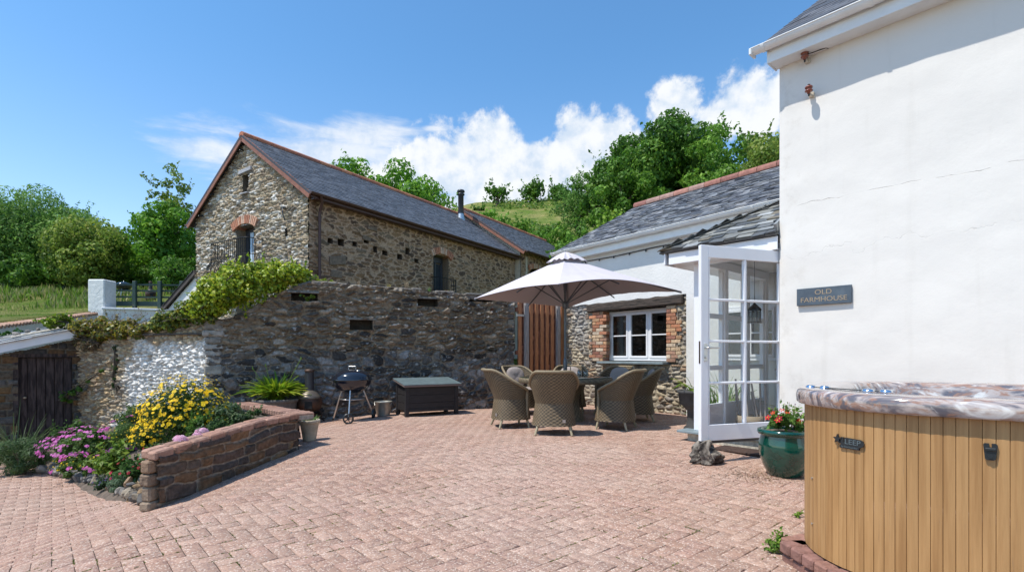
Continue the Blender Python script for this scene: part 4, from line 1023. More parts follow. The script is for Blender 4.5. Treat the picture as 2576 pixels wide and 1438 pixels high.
    gutter(mb, (-.36, -.2, EZ-.02), (-.36, 10.9, EZ-.02), .06, 1.2, (-1, 0, 0)); gutter(mb, (6.68, 10.8, EZ+.2), (6.68, 19.2, EZ+.2), .06, 1.5, (1, 0, 0)); mb.build('gutter', mat('brown_metal', (.075, .035, .03), .5), h)
    mb = MB(); mb.tube([(6.36, .12, EZ-.06), (6.3, .22, EZ-.2), (6.12, .28, EZ-.38), (6.1, .28, EZ-.5), (6.1, .28, 2.2)], .042, 10)
    for z in (5.0, 4.0, 3.0): mb.lathe([(.052, -.04), (.052, .04)], (6.1, .28, z), 10)
    mb.cut(); mb.tube([(6.4, 11.05, EZ-.06), (6.12, 11.0, EZ-.35), (6.12, 11.0, 2.2)], .042, 10); mb.build_each('downpipe', MATS['brown_metal'], h)
    fx, fy = 3.5, 10.12; fz = EZ+sl*(6.3-fx)
    mb = MB(); mb.lathe([(.13, 0), (.13, 1.05), (.175, 1.08), (.175, 1.13), (.13, 1.15), (.13, 1.19), (.18, 1.21), (.18, 1.27), (.15, 1.31), (.001, 1.32)], (fx, fy, fz), 18); mb.lathe([(.15, .2), (.15, .25)], (fx, fy, fz), 18)
    fl = mb.build('flue', mat('flue_black', (.03, .033, .04), .4), h)
    mb = MB(); mb.lathe([(.22, -.14), (.15, .14), (.14, .2)], (fx, fy, fz), 16); mb.build('flue_collar', M_steel, fl)
    mb = MB()
    for (x, z) in ((.42, 5.86), (1.15, 6.45), (2.85, 7.55), (5.5, 5.96)): mb.tube([(x, -.0, z), (x, -.12, z), (x, -.15, z-.05)], .03, 8); mb.cut()
    mb.tube([(5.0, -.0, 5.42), (5.0, -.14, 5.4), (5.02, -.15, 5.25), (5.05, -.1, 5.05)], .018, 6); mb.tube([(4.85, -.1, 5.44), (5.12, -.12, 5.42)], .014, 6)
    mb.tube([(4.6, -.02, 5.7), (4.9, -.03, 5.5), (5.02, -.05, 5.4)], .008, 5); mb.build_each('wall_fitting', M_blackplastic, h)
build_barn()

def build_leanto():
    h = thing('lean_to_outhouse', 'small lean-to with white rendered gable and dark sloping verge beside the barn', 'outhouse', bl_(0, 0, 0), TB)
    mb = MB(); mb.prism([(-.01, 2.79), (-2.15, 2.79), (-.01, 3.93)], (0, .02, 0), (1, 0, 0), (0, 0, 1), (0, 1, 0), .2); mb.build('rendered_gable', M_wplaster, h)
    mb = MB(); mb.prism([(-.01, .8), (-2.0, .8), (-2.0, 2.77), (-.01, 2.77)], (0, .06, 0), (1, 0, 0), (0, 0, 1), (0, 1, 0), 3.8, (.2, .17, .14)); mb.build('stone_base', M_stone, h)
    mb = MB(); mb.bar((.0, -.06, 4.0), (-2.5, -.06, 2.72), .06, .16); mb.build('verge_board', mat('dark_timber', (.07, .055, .05), .85, var=.3), h)
    mb = MB(); d = Vector((-2.5, 0, -1.28)); ln = d.length; d.normalize(); slates(mb, (-2.55, -.12, 2.77), (0, 1, 0), -d, 4.0, ln, .22, .16, .012, [(.1, .1, .11), (.13, .13, .14)], random.Random(2)); mb.build('roof', M_slate, h)
build_leanto()

# ================================================================== COURTYARD WALLS
GC = Vector((-5.20, 8.91, 0)); GU = Vector((.924, .382, 0)).normalized(); GN = Vector((GU.y, -GU.x, 0))
def ug(px): r = R(px); return (r*8.91+5.20)/(GU.x-r*GU.y)
def gz(px, py): u = ug(px); return 1.2+(891-py)*(8.91+GU.y*u)/1304
GT = [(0, 1.75), (.3, 1.82), (.65, 2.0), (1.08, 2.3), (1.45, 2.47), (1.75, 2.53), (3.0, 2.50), (4.5, 2.44), (5.7, 2.35)]
def build_garden_wall():
    w_ = thing('garden_wall', 'tall dark rubble stone wall with square slots across the back of the patio', 'wall', GC, 0)
    top = lambda u: np.interp(u, [p[0] for p in GT], [p[1] for p in GT])
    holes = []
    for (a, b, c, d) in ((733, 738, 800, 757), (1050, 752, 1101, 771), (1180, 743, 1236, 759), (879, 805, 937, 829)):
        holes.append((ug(a), gz((a+c)/2, d), ug(c), gz((a+c)/2, b), .28))
    cols = [(.155, .12, .086), (.20, .156, .112), (.09, .074, .06), (.24, .192, .142), (.12, .097, .077), (.165, .133, .098), (.32, .27, .21), (.06, .052, .046)]
    def tint(u, v, c, mk, idd):
        low = ss((1.45-v+.35*(fbm(u*1.5, v*1.5, 61)-.5))/.3)
        lich = ss((fbm(u*1.1, v*2.2, 65)-.52)*7)*ss((u-1.2)/2)
        grey = c.mean(1)[:, None]*np.array([[.98, .98, 1.02]])
        c = c+(grey*.8-c)*(low*.7*mk)[:, None]; c = c*(1-.35*lich*(.4+.6*mk))[:, None]
        up = (1-low)*(1-mk); c = c+(np.array([[.20, .155, .10]])-c)*(up*.6)[:, None]
        wh = ss((fbm(u*14, v*22, 67)-.66)*12)*mk*.7; c = c+(np.array([[.48, .46, .43]])-c)*wh[:, None]
        return c
    kw = dict(tint=tint, gap=.1)
    rubble('stone_face', w_, (0, 0, 0), GU, 5.66, 1.3, 2.7, .0145, 'vor', cols, (.26, .20, .135), s=44, relief=.062, edge=.018, sx=.25, sy=.085, top=top, holes=[q[:4] for q in holes], tint=tint, gap=.1, rough=.95, flat=1.)
    rubble('stone_face', w_, (0, 0, 0), GU, 5.66, -.3, 1.3, .0145, 'vor', cols, (.235, .198, .155), s=45, relief=.05, edge=.02, sx=.23, sy=.125, tint=tint, gap=.08, rough=.9, flat=1., jit=.8)
    mb = MB()
    for q in holes: recess(mb, (0, 0, 0), GU, GN, q, (.08, .068, .055)); mb.cut()
    mb.build_each('wall_slot', M_stone, w_); mb = MB()
    # body and top
    n = 60; pts = [(5.64, -.3), (.02, -.3)]
    hl = sorted(holes)
    for i in range(n+1):
        u = .02+5.62*i/n; pts.append((u, float(top(u))-.05))
    mb.prism(pts, GN*-.30, GU, (0, 0, 1), -GN, .16, (.12, .1, .085)); mb.build('stone_body', M_stone, w_)
    rng = random.Random(6); mb = MB(); u = .0
    while u < 5.6:
        l = rng.uniform(.14, .42); z = float(top(u+l/2)); s = (float(top(u+l))-float(top(u)))/l; ins = any(q[0]-.1 < u+l/2 < q[2]+.1 and q[3] > z-.2 for q in holes)
        for dd in (.14, .38):
            mb.box(GU*(u+l/2)-GN*(dd-.02+rng.uniform(-.02, .02))+Vector((0, 0, z-.03+rng.uniform(-.015, .02))), (l*1.03, .26, .07+rng.uniform(0, .05)), rng.choice([(.13, .115, .1), (.17, .15, .13), (.1, .09, .08), (.2, .18, .15)]),
                   (GU+Vector((0, 0, s+rng.uniform(-.08, .08))), GN, Vector((0, 0, 1))), bev=.02)
        u += l
    for q in holes: mb.box(GU*((q[0]+q[2])/2)-GN*.06+Vector((0, 0, q[3]+.02)), (q[2]-q[0]+.14, .22, .035), (.2, .19, .17), (GU, GN, Vector((0, 0, 1))), bev=.008)
    u = 5.66                                      # right-hand end, dressed stones
    z = 0.
    while z < 2.25:
        hh = rng.uniform(.09, .2); mb.box(GU*(u-.06+rng.uniform(-.02, .02))-GN*.2+Vector((0, 0, z+hh/2)), (.16, .46, hh-.012), rng.choice([(.16, .14, .12), (.2, .18, .14), (.12, .11, .1)]), (GU, GN, Vector((0, 0, 1))), bev=.02); z += hh
    z = -.1
    while z < 1.7:                                # left corner
        hh = rng.uniform(.1, .2); mb.box(GU*(.06)-GN*.16+Vector((0, 0, z+hh/2)), (.24+rng.uniform(0, .1), .4, hh-.012), rng.choice([(.3, .28, .24), (.36, .33, .29), (.24, .22, .19)]), (GU, GN, Vector((0, 0, 1))), bev=.025); z += hh
    mb.build('coping_stones', M_rock, w_)
build_garden_wall()

WU = Vector((.95, -.3, 0)).normalized(); WO = Vector((-8.28, 9.88, 0)); WN = Vector((WU.y, -WU.x, 0)); WL = 3.2
def build_white_wall():
    w_ = thing('whitewashed_wall', 'sunlit rough stone wall with flaking whitewash behind the flower bed', 'wall', WO, 0)
    top = lambda u: np.interp(u, [0, 1., 2, 3.3], [1.60, 1.62, 1.70, 1.76])
    def tint(u, v, c, mk, idd):
        wh = ss((u-1.05+.55*(fbm(u*2.2, v*2.2, 81)-.5)*2-.25*(v-.8))/.5)*ss((1.5-v+.3*(fbm(u*3, v*3, 83)-.5))/.12)
        wh = wh*(.55+.45*mk)*(1-.6*ss((fbm(u*9, v*12, 87)-.62)*7))
        wc = np.array([[.76, .74, .70]])*(.72+.5*fbm(u*8, v*10, 85))[:, None]
        return c+(wc-c)*np.clip(wh, 0, 1)[:, None]
    cols = [(.42, .3, .17), (.36, .27, .17), (.5, .4, .26), (.3, .23, .16), (.4, .34, .26), (.46, .34, .2), (.25, .2, .15)]
    rubble('stone_face', w_, (0, 0, 0), WU, WL, -.55, 1.9, .015, 'vor', cols, (.26, .19, .12), s=19, relief=.045, edge=.014, sx=.13, sy=.06, gap=.05, top=top, tint=tint, rough=1.1, flat=.9, jit=.95)
    mb = MB(); mb.prism([(0, -.5), (WL-.05, -.5), (WL-.05, 1.68), (0, 1.52)], WN*-.04, WU, (0, 0, 1), -WN, .42, (.3, .24, .17)); mb.build('stone_body', M_stone, w_)
    rng = random.Random(12); mb = MB(); u = .2
    while u < WL-.1:
        l = rng.uniform(.12, .3); hh = rng.uniform(.05, .16)
        mb.box(WU*(u+l/2)-WN*(.05+rng.uniform(0, .12))+Vector((0, 0, float(top(u))-.02+hh/2)), (l, .2, hh), rng.choice([(.36, .31, .24), (.3, .26, .2), (.42, .38, .32), (.27, .22, .17)]),
               (WU+Vector((0, 0, rng.uniform(-.2, .2))), WN+Vector((0, 0, rng.uniform(-.2, .2))), Vector((0, 0, 1))), bev=.03); u += l*1.05
    mb.box(WU*1.6+WN*.03+Vector((0, 0, 1.555)), (3.1, .1, .03), (.08, .07, .06), (WU, WN, Vector((0, 0, 1))), bev=.004)
    mb.build('coping_stones', M_rock, w_)
build_white_wall()

def build_low_wall():
    A = gp(394, 1278); B = gp(749, 1130); C = Vector((-4.15, 7.75, 0)); A.z = B.z = 0
    w_ = thing('raised_bed_wall', 'low brown stone retaining wall with brick coping round the flower bed', 'wall', (A.x, A.y, 0), 0)
    O = Vector((0, 0, 0)); AB = (B-A); L1 = AB.length; U = AB.normalized(); N = Vector((U.y, -U.x, 0)); Ht = .41; HT = lambda s: .41-.09*(1-np.clip(np.asarray(s, float)/(L1*.72), 0, 1))**1.2
    cols = [(.13, .078, .048), (.10, .068, .052), (.17, .10, .055), (.075, .06, .052), (.2, .115, .055), (.11, .08, .06)]
    rubble('stone_face', w_, O, U, L1, -.34, Ht, .008, 'course', cols, (.29, .24, .19), s=77, relief=.032, edge=.016, hs=(.07, .16), ws=(.14, .46), warp=.085, rough=.6, flat=.8, top=lambda u: HT(u)+.03)
    rubble('stone_face', w_, U*L1, Vector((-U.x*.0+(C-B).normalized().x, (C-B).normalized().y, 0)), .3, -.06, Ht, .012, 'course', cols, (.24, .2, .165), s=78, relief=.03, edge=.02, hs=(.1, .17), ws=(.18, .5), N=(-N.x*0+(C-B).normalized().y, -(C-B).normalized().x, 0))
    mb = MB(); T_ = .12; X = (U, N, Vector((0, 0, 1)))
    mb.prism([(.04, -.32), (L1-.03, -.32)]+[(s, float(HT(s))-.005) for s in (L1-.03, L1*.72, L1*.5, L1*.25, .04)], -N*(T_+.01), U, (0, 0, 1), N, T_, (.16, .13, .1))
    CB = (C-B); L2 = CB.length; V = CB.normalized(); NV = Vector((V.y, -V.x, 0)); XV = (V, NV, Vector((0, 0, 1)))
    mb.box(U*L1+V*(L2/2)-NV*(-.02-T_/2)*-1+Vector((0, 0, Ht/2-.03)), (L2, T_, Ht), (.16, .13, .1), XV); mb.build('stone_body', M_stone, w_)
    rng = random.Random(40); mb = MB()
    z = -.3
    while z < float(HT(0))-.03:       # near end: stacked stones
        hh = min(rng.uniform(.08, .13), float(HT(0))+.0-z); x = 0
        while x < T_-.02:
            l = T_-x
            mb.box(U*.0-N*(x+l/2)+Vector((0, 0, z+hh/2)), (.1+rng.uniform(0, .03), l-rng.uniform(.01, .035), hh-.006), rng.choice([(.23, .15, .095), (.18, .125, .085), (.27, .2, .14), (.24, .13, .07)]), (U+Vector((rng.uniform(-.1, .1), rng.uniform(-.1, .1), rng.uniform(-.08, .08))), N+Vector((0, 0, rng.uniform(-.06, .06))), Vector((0, 0, 1))), bev=.014); x += l
        z += hh
    mb.build('end_stones', M_rock, w_)
    mb = MB(); bc = [(.34, .185, .13), (.31, .17, .12), (.36, .21, .155), (.33, .195, .145), (.29, .165, .125), (.38, .235, .18)]
    s = -.03; i = 0
    while s < L1-.02:
        for r in (0, 1):
            l = .205; o = (.0 if r == 0 else .07)
            mb.box(U*(s+l/2+o*.5)-N*(.03+r*.098)+Vector((0, 0, float(HT(s+.1))+.036+rng.uniform(-.006, .006))), (l-.014, .094, .075), tn(rng.choice(bc), rng),
                   (U+Vector((0, 0, float(HT(s+.2)-HT(s))/.2+rng.uniform(-.02, .02))), N+Vector((rng.uniform(-.05, .05), 0, 0)), Vector((0, 0, 1))), bev=.014)
        s += .207
    s = .05
    while s < L2:
        mb.box(U*L1+V*s-NV*-.1+Vector((0, 0, Ht+.034+rng.uniform(-.005, .005))), (.066, .24, .075), tn(rng.choice(bc), rng), (V+Vector((0, 0, rng.uniform(-.03, .03))), NV, Vector((0, 0, 1))), bev=.012); s += .078
    mb.build('brick_coping', M_brick, w_)
    mb = MB(); mb.prism([(.04, .2)]+[(L1-.03, .2)]+[(s, float(HT(s))+.045) for s in (L1-.03, L1*.72, L1*.5, L1*.25, .04)], -N*.155, U, (0, 0, 1), N, .15, (.33, .28, .23)); mb.box(U*L1+V*(L2/2)+NV*.1+Vector((0, 0, Ht+.014)), (L2, .2, .05), (.33, .28, .23), XV); mb.build('mortar', M_stone, w_)
    return A, B, C
LWA, LWB, LWC = build_low_wall()

K0 = gp(372, 1268); K1 = gp(118, 1186); KU = (K1-K0); KU.z = 0; KU.normalize()
def bedd(x, y): return (x-K0.x)*KU.y-(y-K0.y)*KU.x
def bedh(x, y):
    d = bedd(x, y)
    e = ss((-2.85-x)/.08)
    return G(x, y)-.03+.34*ss((d-.0)/1.1)*e*ss((x+8.4)/1.5)+.05*ss((d-.02)/.1)*e
def build_bed():
    xs = np.linspace(-8.2, -2.92, 110); ys = np.linspace(4.0, 9.7, 120); x, y = [q.ravel() for q in np.meshgrid(xs, ys, indexing='ij')]
    z = bedh(x, y)+(fbm(x*5, y*5, 7)-.5)*.06; idx = np.arange(len(x)).reshape(110, 120)
    F = np.stack([idx[:-1, :-1], idx[1:, :-1], idx[1:, 1:], idx[:-1, 1:]], -1).reshape(-1, 4)
    xc = x[F].mean(1); yc = y[F].mean(1); d = bedd(xc, yc)
    ab = (LWB-LWA); sidev = (xc-LWA.x)*ab.y-(yc-LWA.y)*ab.x; bc = (LWC-LWB); s2 = (xc-LWB.x)*bc.y-(yc-LWB.y)*bc.x
    k = (d > -.12+.1*fbm(xc*6, yc*6, 9)) & (sidev < -.04*abs(ab.length)) & ((s2 < 0) | (yc < LWB.y-.1))
    o = np_mesh('flower_bed_soil', np.stack([x, y, z], 1), F[k], M_soil, None, smooth=True); tag(o, kind='structure')
build_bed()
def blob_rock(mb, c, r, rng, col, sub=2, fl=.8):
    bm = bmesh.new(); bmesh.ops.create_icosphere(bm, subdivisions=sub, radius=1); s = Vector((rng.uniform(.7, 1.3), rng.uniform(.7, 1.2), rng.uniform(.6, 1)*fl))
    pl_ = [Vector((rng.gauss(0, 1), rng.gauss(0, 1), rng.gauss(0, 1))).normalized() for _ in range(13)]; q = [rng.uniform(.42, .78) for _ in pl_]
    a = rng.uniform(0, 6.3); vs = []
    for v in bm.verts:
        p = v.co.copy()
        for n_, k in zip(pl_, q):
            d = p.dot(n_)
            if d > k: p -= n_*(d-k)
        p = Vector((p.x*s.x, p.y*s.y, p.z*s.z))*r; p = Vector((p.x*math.cos(a)-p.y*math.sin(a), p.x*math.sin(a)+p.y*math.cos(a), p.z)); vs.append(Vector(c)+p)
    fs = [[v.index for v in f.verts] for f in bm.faces]; bm.free(); mb.add(vs, fs, col)
def build_kerb():
    t = thing('rockery_edging', 'loose line of small grey and tan stones edging the flower bed', 'stone edging', gp(250, 1238), 0)
    o = t.location; rng = random.Random(17); mb = MB(); pts = [gp(*p) for p in ((368, 1268), (340, 1255), (300, 1240), (255, 1225), (200, 1208), (150, 1195), (118, 1188))]
    cols = [(.2, .165, .12), (.27, .22, .16), (.15, .14, .13), (.26, .17, .09), (.32, .29, .25), (.12, .11, .10)]
    for a, b in zip(pts, pts[1:]):
        L = (b-a).length; s = 0
        while s < L:
            r = rng.uniform(.04, .075); p = a.lerp(b, s/L)
            blob_rock(mb, p-o+Vector((rng.gauss(0, .02), rng.gauss(0, .02)-.03, r*.6+.03)), r*1.1, rng, rng.choice(cols), fl=1.3)
            if rng.random() < .45: r2 = r*rng.uniform(.7, 1.1); blob_rock(mb, p-o+Vector((rng.gauss(0, .03)-.04, .1+rng.gauss(0, .02), .1+r2*.5)), r2, rng, rng.choice(cols))
            s += r*1.25
    mb.build('stones', M_rock, t)
    for (px, py, r, c, lb) in ((345, 1190, .13, (.36, .35, .34), 'grey'), (338, 1222, .11, (.4, .3, .2), 'tan')):
        p = gp(px, py+22); m2 = MB(); blob_rock(m2, (0, 0, 0), r, rng, c); q = m2.build('boulder', M_rock); q.location = p+Vector((0, .1, r*.9+(.16 if lb == 'grey' else .0)))
        tag(q, f'{lb} boulder against the near end of the low bed wall, '+('on top of the other' if lb == 'grey' else 'below the grey one'), 'rock')
    m2 = MB(); blob_rock(m2, (0, 0, 0), .13, rng, (.3, .2, .12)); q = m2.build('upright_stone', M_rock); q.scale = (.5, .4, 1.4); q.rotation_euler = (.2, .5, 0); q.location = (at(322, 5.5), 5.5, float(bedh(at(322, 5.5), 5.5))+.12); tag(q, 'tilted tan stone standing among red flowers in the bed', 'rock')
build_kerb()

# ================================================================== SHED AND THE TERRACE BEHIND (left)
def build_shed():
    a = math.atan2(.7, .7); O = Vector((-9.95, 8.14, 0)); U = Vector((.707, .707, 0))
    h = thing('stone_shed', 'low stone shed with dark weathered plank door and white fascia board', 'shed', O, 0)
    L = 2.47; N = Vector((.707, -.707, 0)); dr = (1.587, -.6, 2.33, 1.16, .12)
    cols = [(.085, .07, .055), (.11, .085, .06), (.14, .08, .04), (.065, .06, .058), (.1, .09, .08), (.17, .10, .045)]
    top = lambda u: .80+.29*u
    rubble('stone_wall', h, (0, 0, 0), U, L, -.7, 1.6, .013, 'course', cols, (.14, .12, .09), s=52, relief=.03, edge=.02, hs=(.09, .16), ws=(.16, .36), top=lambda u: top(u)+.0, holes=[dr[:4]], warp=.04)
    mb = MB(); recess(mb, (0, 0, 0), U, N, dr, (.1, .08, .06)); mb.box(U*(L/2)-N*.35+Vector((0, 0, .2)), (L, .3, 1.2), (.1, .09, .08), (U, N, Vector((0, 0, 1)))); mb.build('reveal', M_stone, h)
    mb = MB(); n = 6; w_ = (dr[2]-dr[0])/n
    for i in range(n): mb.box(U*(dr[0]+w_*(i+.5))-N*.07+Vector((0, 0, .27)), (w_-.008, .03, 1.74), None, (U, N, Vector((0, 0, 1))), bev=.003)
    d = mb.build('door', M_oldwood, h)
    mb = MB(); mb.box(U*(dr[0]-.03)-N*.03+Vector((0, 0, .3)), (.07, .09, 1.8), None, (U, N, Vector((0, 0, 1)))); mb.box(U*((dr[0]+dr[2])/2)-N*.03+Vector((0, 0, 1.18)), (dr[2]-dr[0]+.2, .1, .06), None, (U, N, Vector((0, 0, 1)))); mb.build('door_frame', M_oldwood, h)
    mb = MB(); mb.lathe([(.001, -.02), (.022, -.012), (.026, 0), (.02, .015), (.001, .02)], U*(dr[0]+.09)-N*.03+Vector((0, 0, .42)), 10); mb.build('door_knob', M_gold, d)
    mb = MB(); s = .29; ax = (U+Vector((0, 0, s)), N, Vector((0, 0, 1))); mb.box(U*(L/2+.04)+N*.16+Vector((0, 0, .93+.29*L/2)), (L*1.06, .025, .17), None, ax, bev=.003); mb.build('fascia', M_white, h)
    rng = random.Random(3); mb = MB(); V = (-N+Vector((0, 0, .12))).normalized(); slates(mb, N*.22+U*0.+Vector((0, 0, .985)), (U+Vector((0, 0, s))), V, L*1.06, 1.3, .25, .17, .014, [(.2, .21, .22), (.3, .3, .3), (.38, .38, .37), (.16, .17, .18), (.27, .25, .22)], rng, rj=.4, tj=.6)
    mb.build('roof', M_slate, h)
    mb = MB(); m0 = U*(L-.45)-N*.55+Vector((0, 0, 1.62)); mb.box(m0, (1.1, .5, .13), (.42, .38, .32), (U+Vector((0, 0, s)), N, Vector((0, .0, 1))), bev=.05); 
    for i in range(7): blob_rock(mb, m0+U*(-.45+.16*i)-N*.15+Vector((0, 0, .1+(-.45+.16*i)*s)), .07, rng, (.22, .2, .18))
    mb.build('concrete_capping', M_rock, h)
build_shed()

def build_terrace():
    rng = random.Random(23)
    # coping wall falling away to the left
    a = Vector((at(222, 17.2), 17.2, 0)); b = Vector((at(-40, 11.6), 11.6, 0)); d = (b-a); L = d.length; U = d.normalized(); za, zb = H(789, 17.2), H(823, 11.6)
    t = thing('boundary_wall', 'white painted boundary wall with wavy terracotta tile coping at far left', 'wall', a, 0)
    mb = MB(); N = Vector((-U.y, U.x, 0)); mb.prism([(0, .4), (L, .2), (L, zb), (0, za)], (0, 0, 0), U, (0, 0, 1), N, .25); mb.build('wall', M_wplaster, t)
    mb = MB(); n = int(L/.16)
    for i in range(n):
        s = L*(i+.5)/n; z = za+(zb-za)*s/L; mb.tube([U*s-N*.02+Vector((0, 0, z+.015)), U*s+N*.28+Vector((0, 0, z+.015))], .042, 8, rng.choice([(.36, .2, .13), (.3, .18, .13), (.4, .25, .17)]))
    mb.build('tile_coping', M_terra, t)
    # pillar
    z = 18.2; x0, x1 = at(220, z), at(262, z); zt = H(702, z); t = thing('gate_pillar', 'square white painted pillar at the left end of the dark terrace railing', 'pillar', ((x0+x1)/2, z, 1.), 0)
    mb = MB(); mb.box((0, .29, (zt-1)/2), (x1-x0, .58, zt-1), bev=.03); mb.build('shaft', mat('lumpy_whitewash', (.74, .75, .74), .8, var=.05, bump=1., bscale=7), t)
    # terrace wall
    ya, yb = 18.3, 19.2; a = Vector((at(262, ya), ya, 0)); b = Vector((at(470, yb), yb, 0)); d = b-a; L = d.length; U = d.normalized(); N = Vector((U.y, -U.x, 0))
    t = thing('terrace_wall', 'low white terrace wall under the dark green railing', 'wall', a, 0); zc = H(775, 18.5)
    mb = MB(); mb.box(U*(L/2)+Vector((0, 0, zc/2)), (L, .25, zc), None, (U, N, Vector((0, 0, 1)))); mb.build('wall', M_wplaster, t)
    mb = MB(); mb.box(U*(L/2)+N*.02+Vector((0, 0, zc-.03)), (L+.04, .34, .07), None, (U, N, Vector((0, 0, 1))), bev=.01); mb.build('coping', M_white, t)
    # railing
    t = thing('terrace_railing', 'dark green timber post and rail fence on the terrace behind the pillar', 'fence', a+Vector((0, .25, zc)), 0)
    O = Vector((0, 0, 0))
    for px in (268, 339, 402, 457):
        zz = 18.6+(px-268)/190*.7; p = Vector((at(px, zz), zz, 0))-a; p.z = 0; mb = MB(); h0 = zc; ht = H(707, zz)-zc
        mb.box(p+Vector((0, -.25, ht/2)), (.13, .1, ht), bev=.01); mb.build('post', M_grnwood, t)
    for py, hh in ((715, .06), (730, .06), (746, .06), (763, .17)):
        mb = MB(); p = Vector((at(266, 18.7), 18.7, 0))-a; q = Vector((at(470, 19.4), 19.4, 0))-a; mb.bar(Vector((p.x, p.y-.25, H(py, 18.7)-zc)), Vector((q.x, q.y-.25, H(py+2, 19.4)-zc)), .035, hh); mb.build('rail', M_grnwood, t)
    # the lawn of the terrace seen between the rails: ground sheet
build_terrace()
# ================================================================== HOT TUB
def rrect(x0, x1, y0, y1, r, step=.02):
    """points (x, y, nx, ny) round a rounded rectangle, starting on the front, counter-clockwise"""
    P = []
    def line(a, b, n):
        L = math.dist(a, b); k = max(1, int(L/step))
        for i in range(k): P.append((a[0]+(b[0]-a[0])*i/k, a[1]+(b[1]-a[1])*i/k, n[0], n[1]))
    def arc(c, a0):
        k = max(4, int(r*math.pi/2/step))
        for i in range(k):
            t = a0+math.pi/2*i/k; P.append((c[0]+r*math.cos(t), c[1]+r*math.sin(t), math.cos(t), math.sin(t)))
    line((x0+r, y0), (x1-r, y0), (0, -1)); arc((x1-r, y0+r), -math.pi/2); line((x1, y0+r), (x1, y1-r), (1, 0)); arc((x1-r, y1-r), 0)
    line((x1-r, y1), (x0+r, y1), (0, 1)); arc((x0+r, y1-r), math.pi/2); line((x0, y1-r), (x0, y0+r), (-1, 0)); arc((x0+r, y0+r), math.pi)
    return P
def build_tub():
    f = Vector((.766, -.643, 0)); m = Vector((.643, .766, 0)); C = f*.42+m*3.85
    t = thing('hot_tub', 'hot tub with honey brown slatted cabinet and swirled marble-effect rim', 'hot tub', (C.x, C.y, 0), math.atan2(f.y, f.x))
    x0, x1, y0, y1, r = -1.07, 1.08, -.863, .86, .55; rng = random.Random(14)
    P = rrect(x0, x1, y0, y1, r, .003); per = [0]
    for a, b in zip(P, P[1:]+P[:1]): per.append(per[-1]+math.dist(a[:2], b[:2]))
    tot = per[-1]; n = int(tot/.043); mb = MB(); z0, z1 = .125, .93; ai = 0
    def at_s(s):
        s %= tot; i = int(np.searchsorted(per, s))-1; i = max(0, min(i, len(P)-1)); a = P[i]; b = P[(i+1) % len(P)]; k = (s-per[i])/max(per[i+1]-per[i], 1e-6)
        return [a[j]+(b[j]-a[j])*k for j in range(4)]
    cols = [(.455, .258, .103), (.465, .266, .108), (.445, .25, .099)]
    for i in range(n):
        a = i*tot/n; e = (i+1)*tot/n; g = .0016; c = tn(rng.choice(cols), rng, .92, 1.03); vs = []
        for s, o in ((a, -.004), (a+g*.4, -.004), (a+g, 0), ((a+e)/2, .0012), (e-g, 0), (e-g*.4, -.004)):
            q = at_s(s); vs += [(q[0]+q[2]*o, q[1]+q[3]*o, z0), (q[0]+q[2]*o, q[1]+q[3]*o, z1)]
        mb.add(vs, [(2*k, 2*k+2, 2*k+3, 2*k+1) for k in range(5)], c)
    mb.build('cabinet', M_tub, t)
    # rim: sweep
    prof = [(-.02, .925), (.035, .925), (.042, .932), (.045, .975), (.038, .995), (.018, 1.007), (-.02, 1.01), (-.13, 1.008), (-.16, 1.0), (-.18, .97), (-.2, .85), (-.3, .45)]
    Q = rrect(x0, x1, y0, y1, r, .03); vs = []; k = len(prof)
    for q in Q:
        for o, z in prof: vs.append((q[0]+q[2]*o, q[1]+q[3]*o, z))
    mb = MB(); mb.add(vs, [(i*k+j, ((i+1) % len(Q))*k+j, ((i+1) % len(Q))*k+j+1, i*k+j+1) for i in range(len(Q)) for j in range(k-1)], None, True); mb.build('rim', M_marble, t)
    mb = MB(); mb.add([(q[0]+q[2]*-.21, q[1]+q[3]*-.21, .8) for q in Q], [tuple(range(len(Q)))]); mb.build('water', mat('spa_water', (.05, .16, .2), .03), t)
    mb = MB(); mb.add([(q[0]+q[2]*-.3, q[1]+q[3]*-.3, .45) for q in Q], [tuple(range(len(Q)))]); mb.build('shell_floor', M_marble, t)
    def arcp(th, o=0.):      # angle th from the front normal towards the left corner
        c = (x0+r, y0+r); nx, ny = -math.sin(th), -math.cos(th); return Vector((c[0]+nx*(r+o), c[1]+ny*(r+o), 0)), Vector((math.cos(th), -math.sin(th), 0)), Vector((nx, ny, 0))
    # badge: star, block letters, line of small lettering
    p, U, N = arcp(.50, .002); Z = Vector((0, 0, 1)); p.z = .765; tl_ = (U*.999+Z*(-.0)).normalized()
    mb = MB(); st = []
    for i in range(10):
        rr_ = .024 if i % 2 == 0 else .010; a = math.pi/2+i*math.pi/5; st.append((-.066+rr_*math.cos(a), .008+rr_*math.sin(a)))
    mb.prism(st, p, U, Z, N, .012)
    mb.prism([(-.05, -.016), (-.05, .02), (-.034, .02), (-.034, -.004), (-.027, -.004), (-.027, .02), (.05, .018), (.062, .012), (.068, 0), (.064, -.013), (.05, -.02), (.044, -.022), (.044, -.034), (-.05, -.034), (-.056, -.026)], p, U, Z, N, .008)
    bd = mb.build('badge', M_blackplastic, t)
    M_bl = mat('badge_highlight', (.10, .13, .14), .3)
    text_mesh('badge_lettering', 'LEEP', .036, .0008, M_bl, bd, p+N*.009+U*.012+Z*-.011, U, Z, N, sx=1.15)
    text_mesh('badge_lettering', 'by Beachcomber', .0125, .0006, M_bl, bd, p+N*.009+U*-.003+Z*-.029, U, Z, N, sx=1.0)
